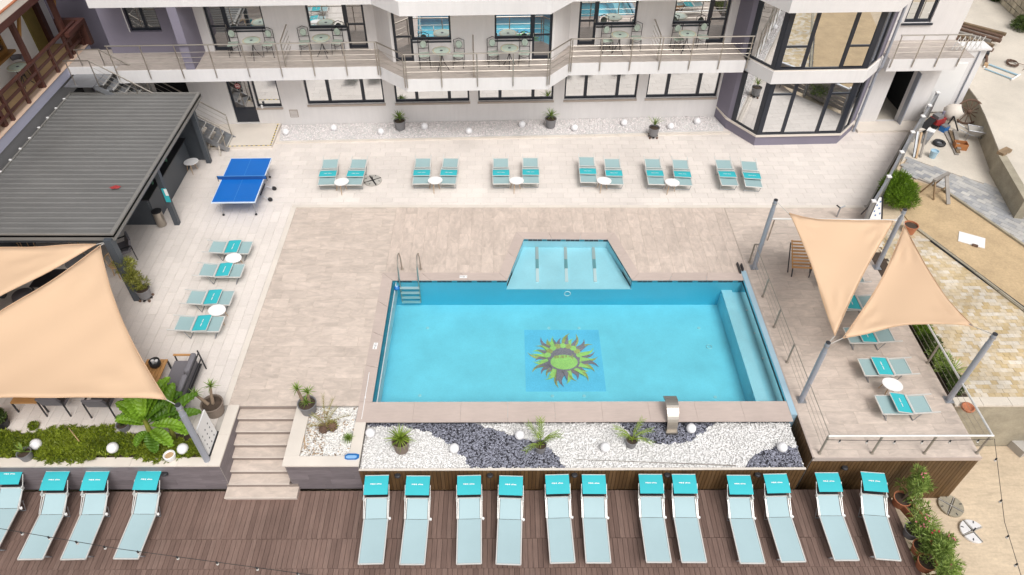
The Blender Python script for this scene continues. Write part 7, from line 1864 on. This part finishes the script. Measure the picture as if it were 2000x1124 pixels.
# sawhorse on the path edge
o = junk('sawhorse', 'weathered wooden sawhorse with a board leaning on it, on the path edge', 'sawhorse', (16.178, 21.694, 0.000), rz=R(32))
MB().bar((-.45, 0, .72), (.45, 0, .72), .12, .09).build('top_beam', M['grey_wood'], o)
for sx in (-.38, .38):
    for sy in (-.28, .28): MB().bar((sx, sy, 0), (sx, 0, .72), .07, .05).build('leg', M['old_wood'], o)
MB().bar((-.38, -.2, .25), (.38, -.2, .25), .05, .05).build('stretcher', M['old_wood'], o)
MB().bar((-.2, -.75, .02), (.15, -.1, .75), .14, .04).build('leaning_board', M['grey_wood'], o)
o = junk('white_sheet', 'flat white board lying on the sand with a dark lump on its edge', 'board', (16.333, 18.945, 0.000), z=-.012, rz=R(-28))
MB().box(-.42, .42, -.30, .30, 0, .02).build('sheet', M['white'], o); MB().box(.02, .20, -.36, -.27, .0, .06).build('weight', M['rust'], o)
pa_, pb_ = Vector((14.934, 18.917, 0.000)), Vector((16.399, 15.616, 0.000))
for k_, lab in ((0, 'upper black pipe lying along the sand edge'), (1, 'lower black pipe lying along the sand edge')):
    o = thing('black_pipe', lab, 'pipe', (pa_.x-.09*k_, pa_.y-.07*k_+.02, -.02), 0, 'black pipes along the sand')
    MB().tube([(0, 0, 0), tuple((pb_-pa_)*1.3)], .034, 8).build('pipe', M['black'], o)
# timber pile, blue frame, cable coil, mixer arm on the upper yard
for i in range(9):
    base = (23.254, 33.565, 0.800); x, y = base[0]+.15*(i-4)-.55, base[1]+.15*(i-4)-.1
    o = thing('timber_beam', ('dark brown', 'weathered brown', 'pale grey')[i % 3]+' beam of the timber pile, number '+('one', 'two', 'three', 'four', 'five', 'six', 'seven', 'eight', 'nine')[i]+' from the far side', 'beam', (x, y, .72+.07*(i % 4)), R(-44+rnd.uniform(-5, 5)), 'old beams piled behind the hotel')
    L_ = rnd.uniform(2.0, 3.0); MB().box(-L_/2, L_/2, -.09, .09, 0, .12).build('beam', (M['rust'], M['old_wood'], M['grey_wood'])[i % 3], o)
f0 = (22.327, 29.789, 0.740)
o = thing('blue_frame', 'light blue rectangular pipe frame with white ends lying on the pale yard', 'frame', (f0[0], f0[1], .74), R(-52))
MB().tube([(-.75, .28, .03), (.75, .28, .03)], .04, 7).build('side_pipe', M['pool_rim'], o); MB().tube([(-.5, -.28, .03), (.75, -.28, .03)], .03, 7).build('side_pipe', M['pool_rim'], o)
MB().tube([(.75, -.4, .03), (.75, .42, .03)], .04, 7).build('end_pipe', M['white'], o); MB().tube([(-.6, -.2, .03), (-.6, .32, .03)], .03, 7).build('end_pipe', M['white'], o)
f0 = (23.291, 30.484, 0.740)
o = thing('cable_coil', 'coil of rust brown cable lying on the pale yard at the right edge', 'cable', (f0[0], f0[1], .74))
MB().tube([((.27+.06*math.sin(i*.83))*math.cos(i*.42), (.27+.06*math.cos(i*1.1))*math.sin(i*.42), .03+.0006*i) for i in range(120)]+[(.5, -.2, .05), (.35, -.5, .03), (.15, -.62, .03)], .013, 5).build('coil', M['rust'], o)
f0 = (22.201, 30.679, 0.740)
o = thing('rusty_jack', 'bent rusty iron tool with dark head beside the annex corner', 'tool', (f0[0], f0[1], .74), R(60))
MB().tube([(-.45, 0, .05), (.1, .03, .12), (.4, .1, .2)], .06, 8).build('shank', M['rust'], o); MB().box(.30, .55, .0, .25, .05, .3).build('head', M['dark_metal'], o); MB().box(-.55, -.35, -.08, .08, .0, .14).build('foot', M['light_wood'], o)
# scaffold lattice at the railing end of the wing
lt = HW(27.35, -1.1, 3.35)
o = thing('garden_lattice', 'white crossed lattice leaning at the end of the wing balcony', 'lattice', lt, A0)
for i in range(6): MB().bar((-.5+.2*i, 0, .05), (-.3+.2*i, .1, .55), .03, .02).bar((-.3+.2*i, .02, .05), (-.5+.2*i, .12, .55), .03, .02).build('lattice_bar', M['alu'], o)

# ================================================================== STRING LIGHTS
def festoon(name, label, pts, bulbs, sag=.0):
    o = thing(name, label, 'string lights', tuple(pts[0]), 0, 'festoon light strings')
    P0 = Vector(pts[0]); pts = [Vector(p) for p in pts]; line = []
    for i in range(len(pts)-1):
        for k_ in range(12):
            t_ = k_/12; p = pts[i].lerp(pts[i+1], t_); p.z -= sag*4*t_*(1-t_); line.append(p-P0)
    line.append(pts[-1]-P0)
    MB().tube(line, .007, 5).build('cable', M['cable'], o)
    tot = len(line)-1
    for k_ in range(bulbs):
        f_ = (k_+.5)/bulbs*tot; i = int(f_); p = line[i].lerp(line[min(i+1, tot)], f_-i)
        b_ = MB().lathe([(.016, -.07), (.02, -.06), (.02, 0), (.008, .01)], tuple(p), 8).build('socket', M['black'], o)
        MB().sphere((p.x, p.y, p.z-.095), .032, 9, 6).build('bulb', M['bulb'], b_)
festoon('string_lights', 'string of small bulbs sagging over the deck at lower left', [(-11.787, 7.833, 1.000), (-8.514, 7.293, 0.950), (-4.035, 6.692, 0.900)], 10, .0)
festoon('string_lights', 'string of bulbs hanging along the front rail of the platform', [(8.15, 10.22, .72), (12.40, 10.22, .72)], 6, .06)
festoon('string_lights', 'string of bulbs hanging down from the platform corner over the sandy ground', [(12.42, 10.22, .74), (11.674, 8.055, 0.550), (11.422, 6.746, 0.500)], 4, .0)
bpy.context.view_layer.update()
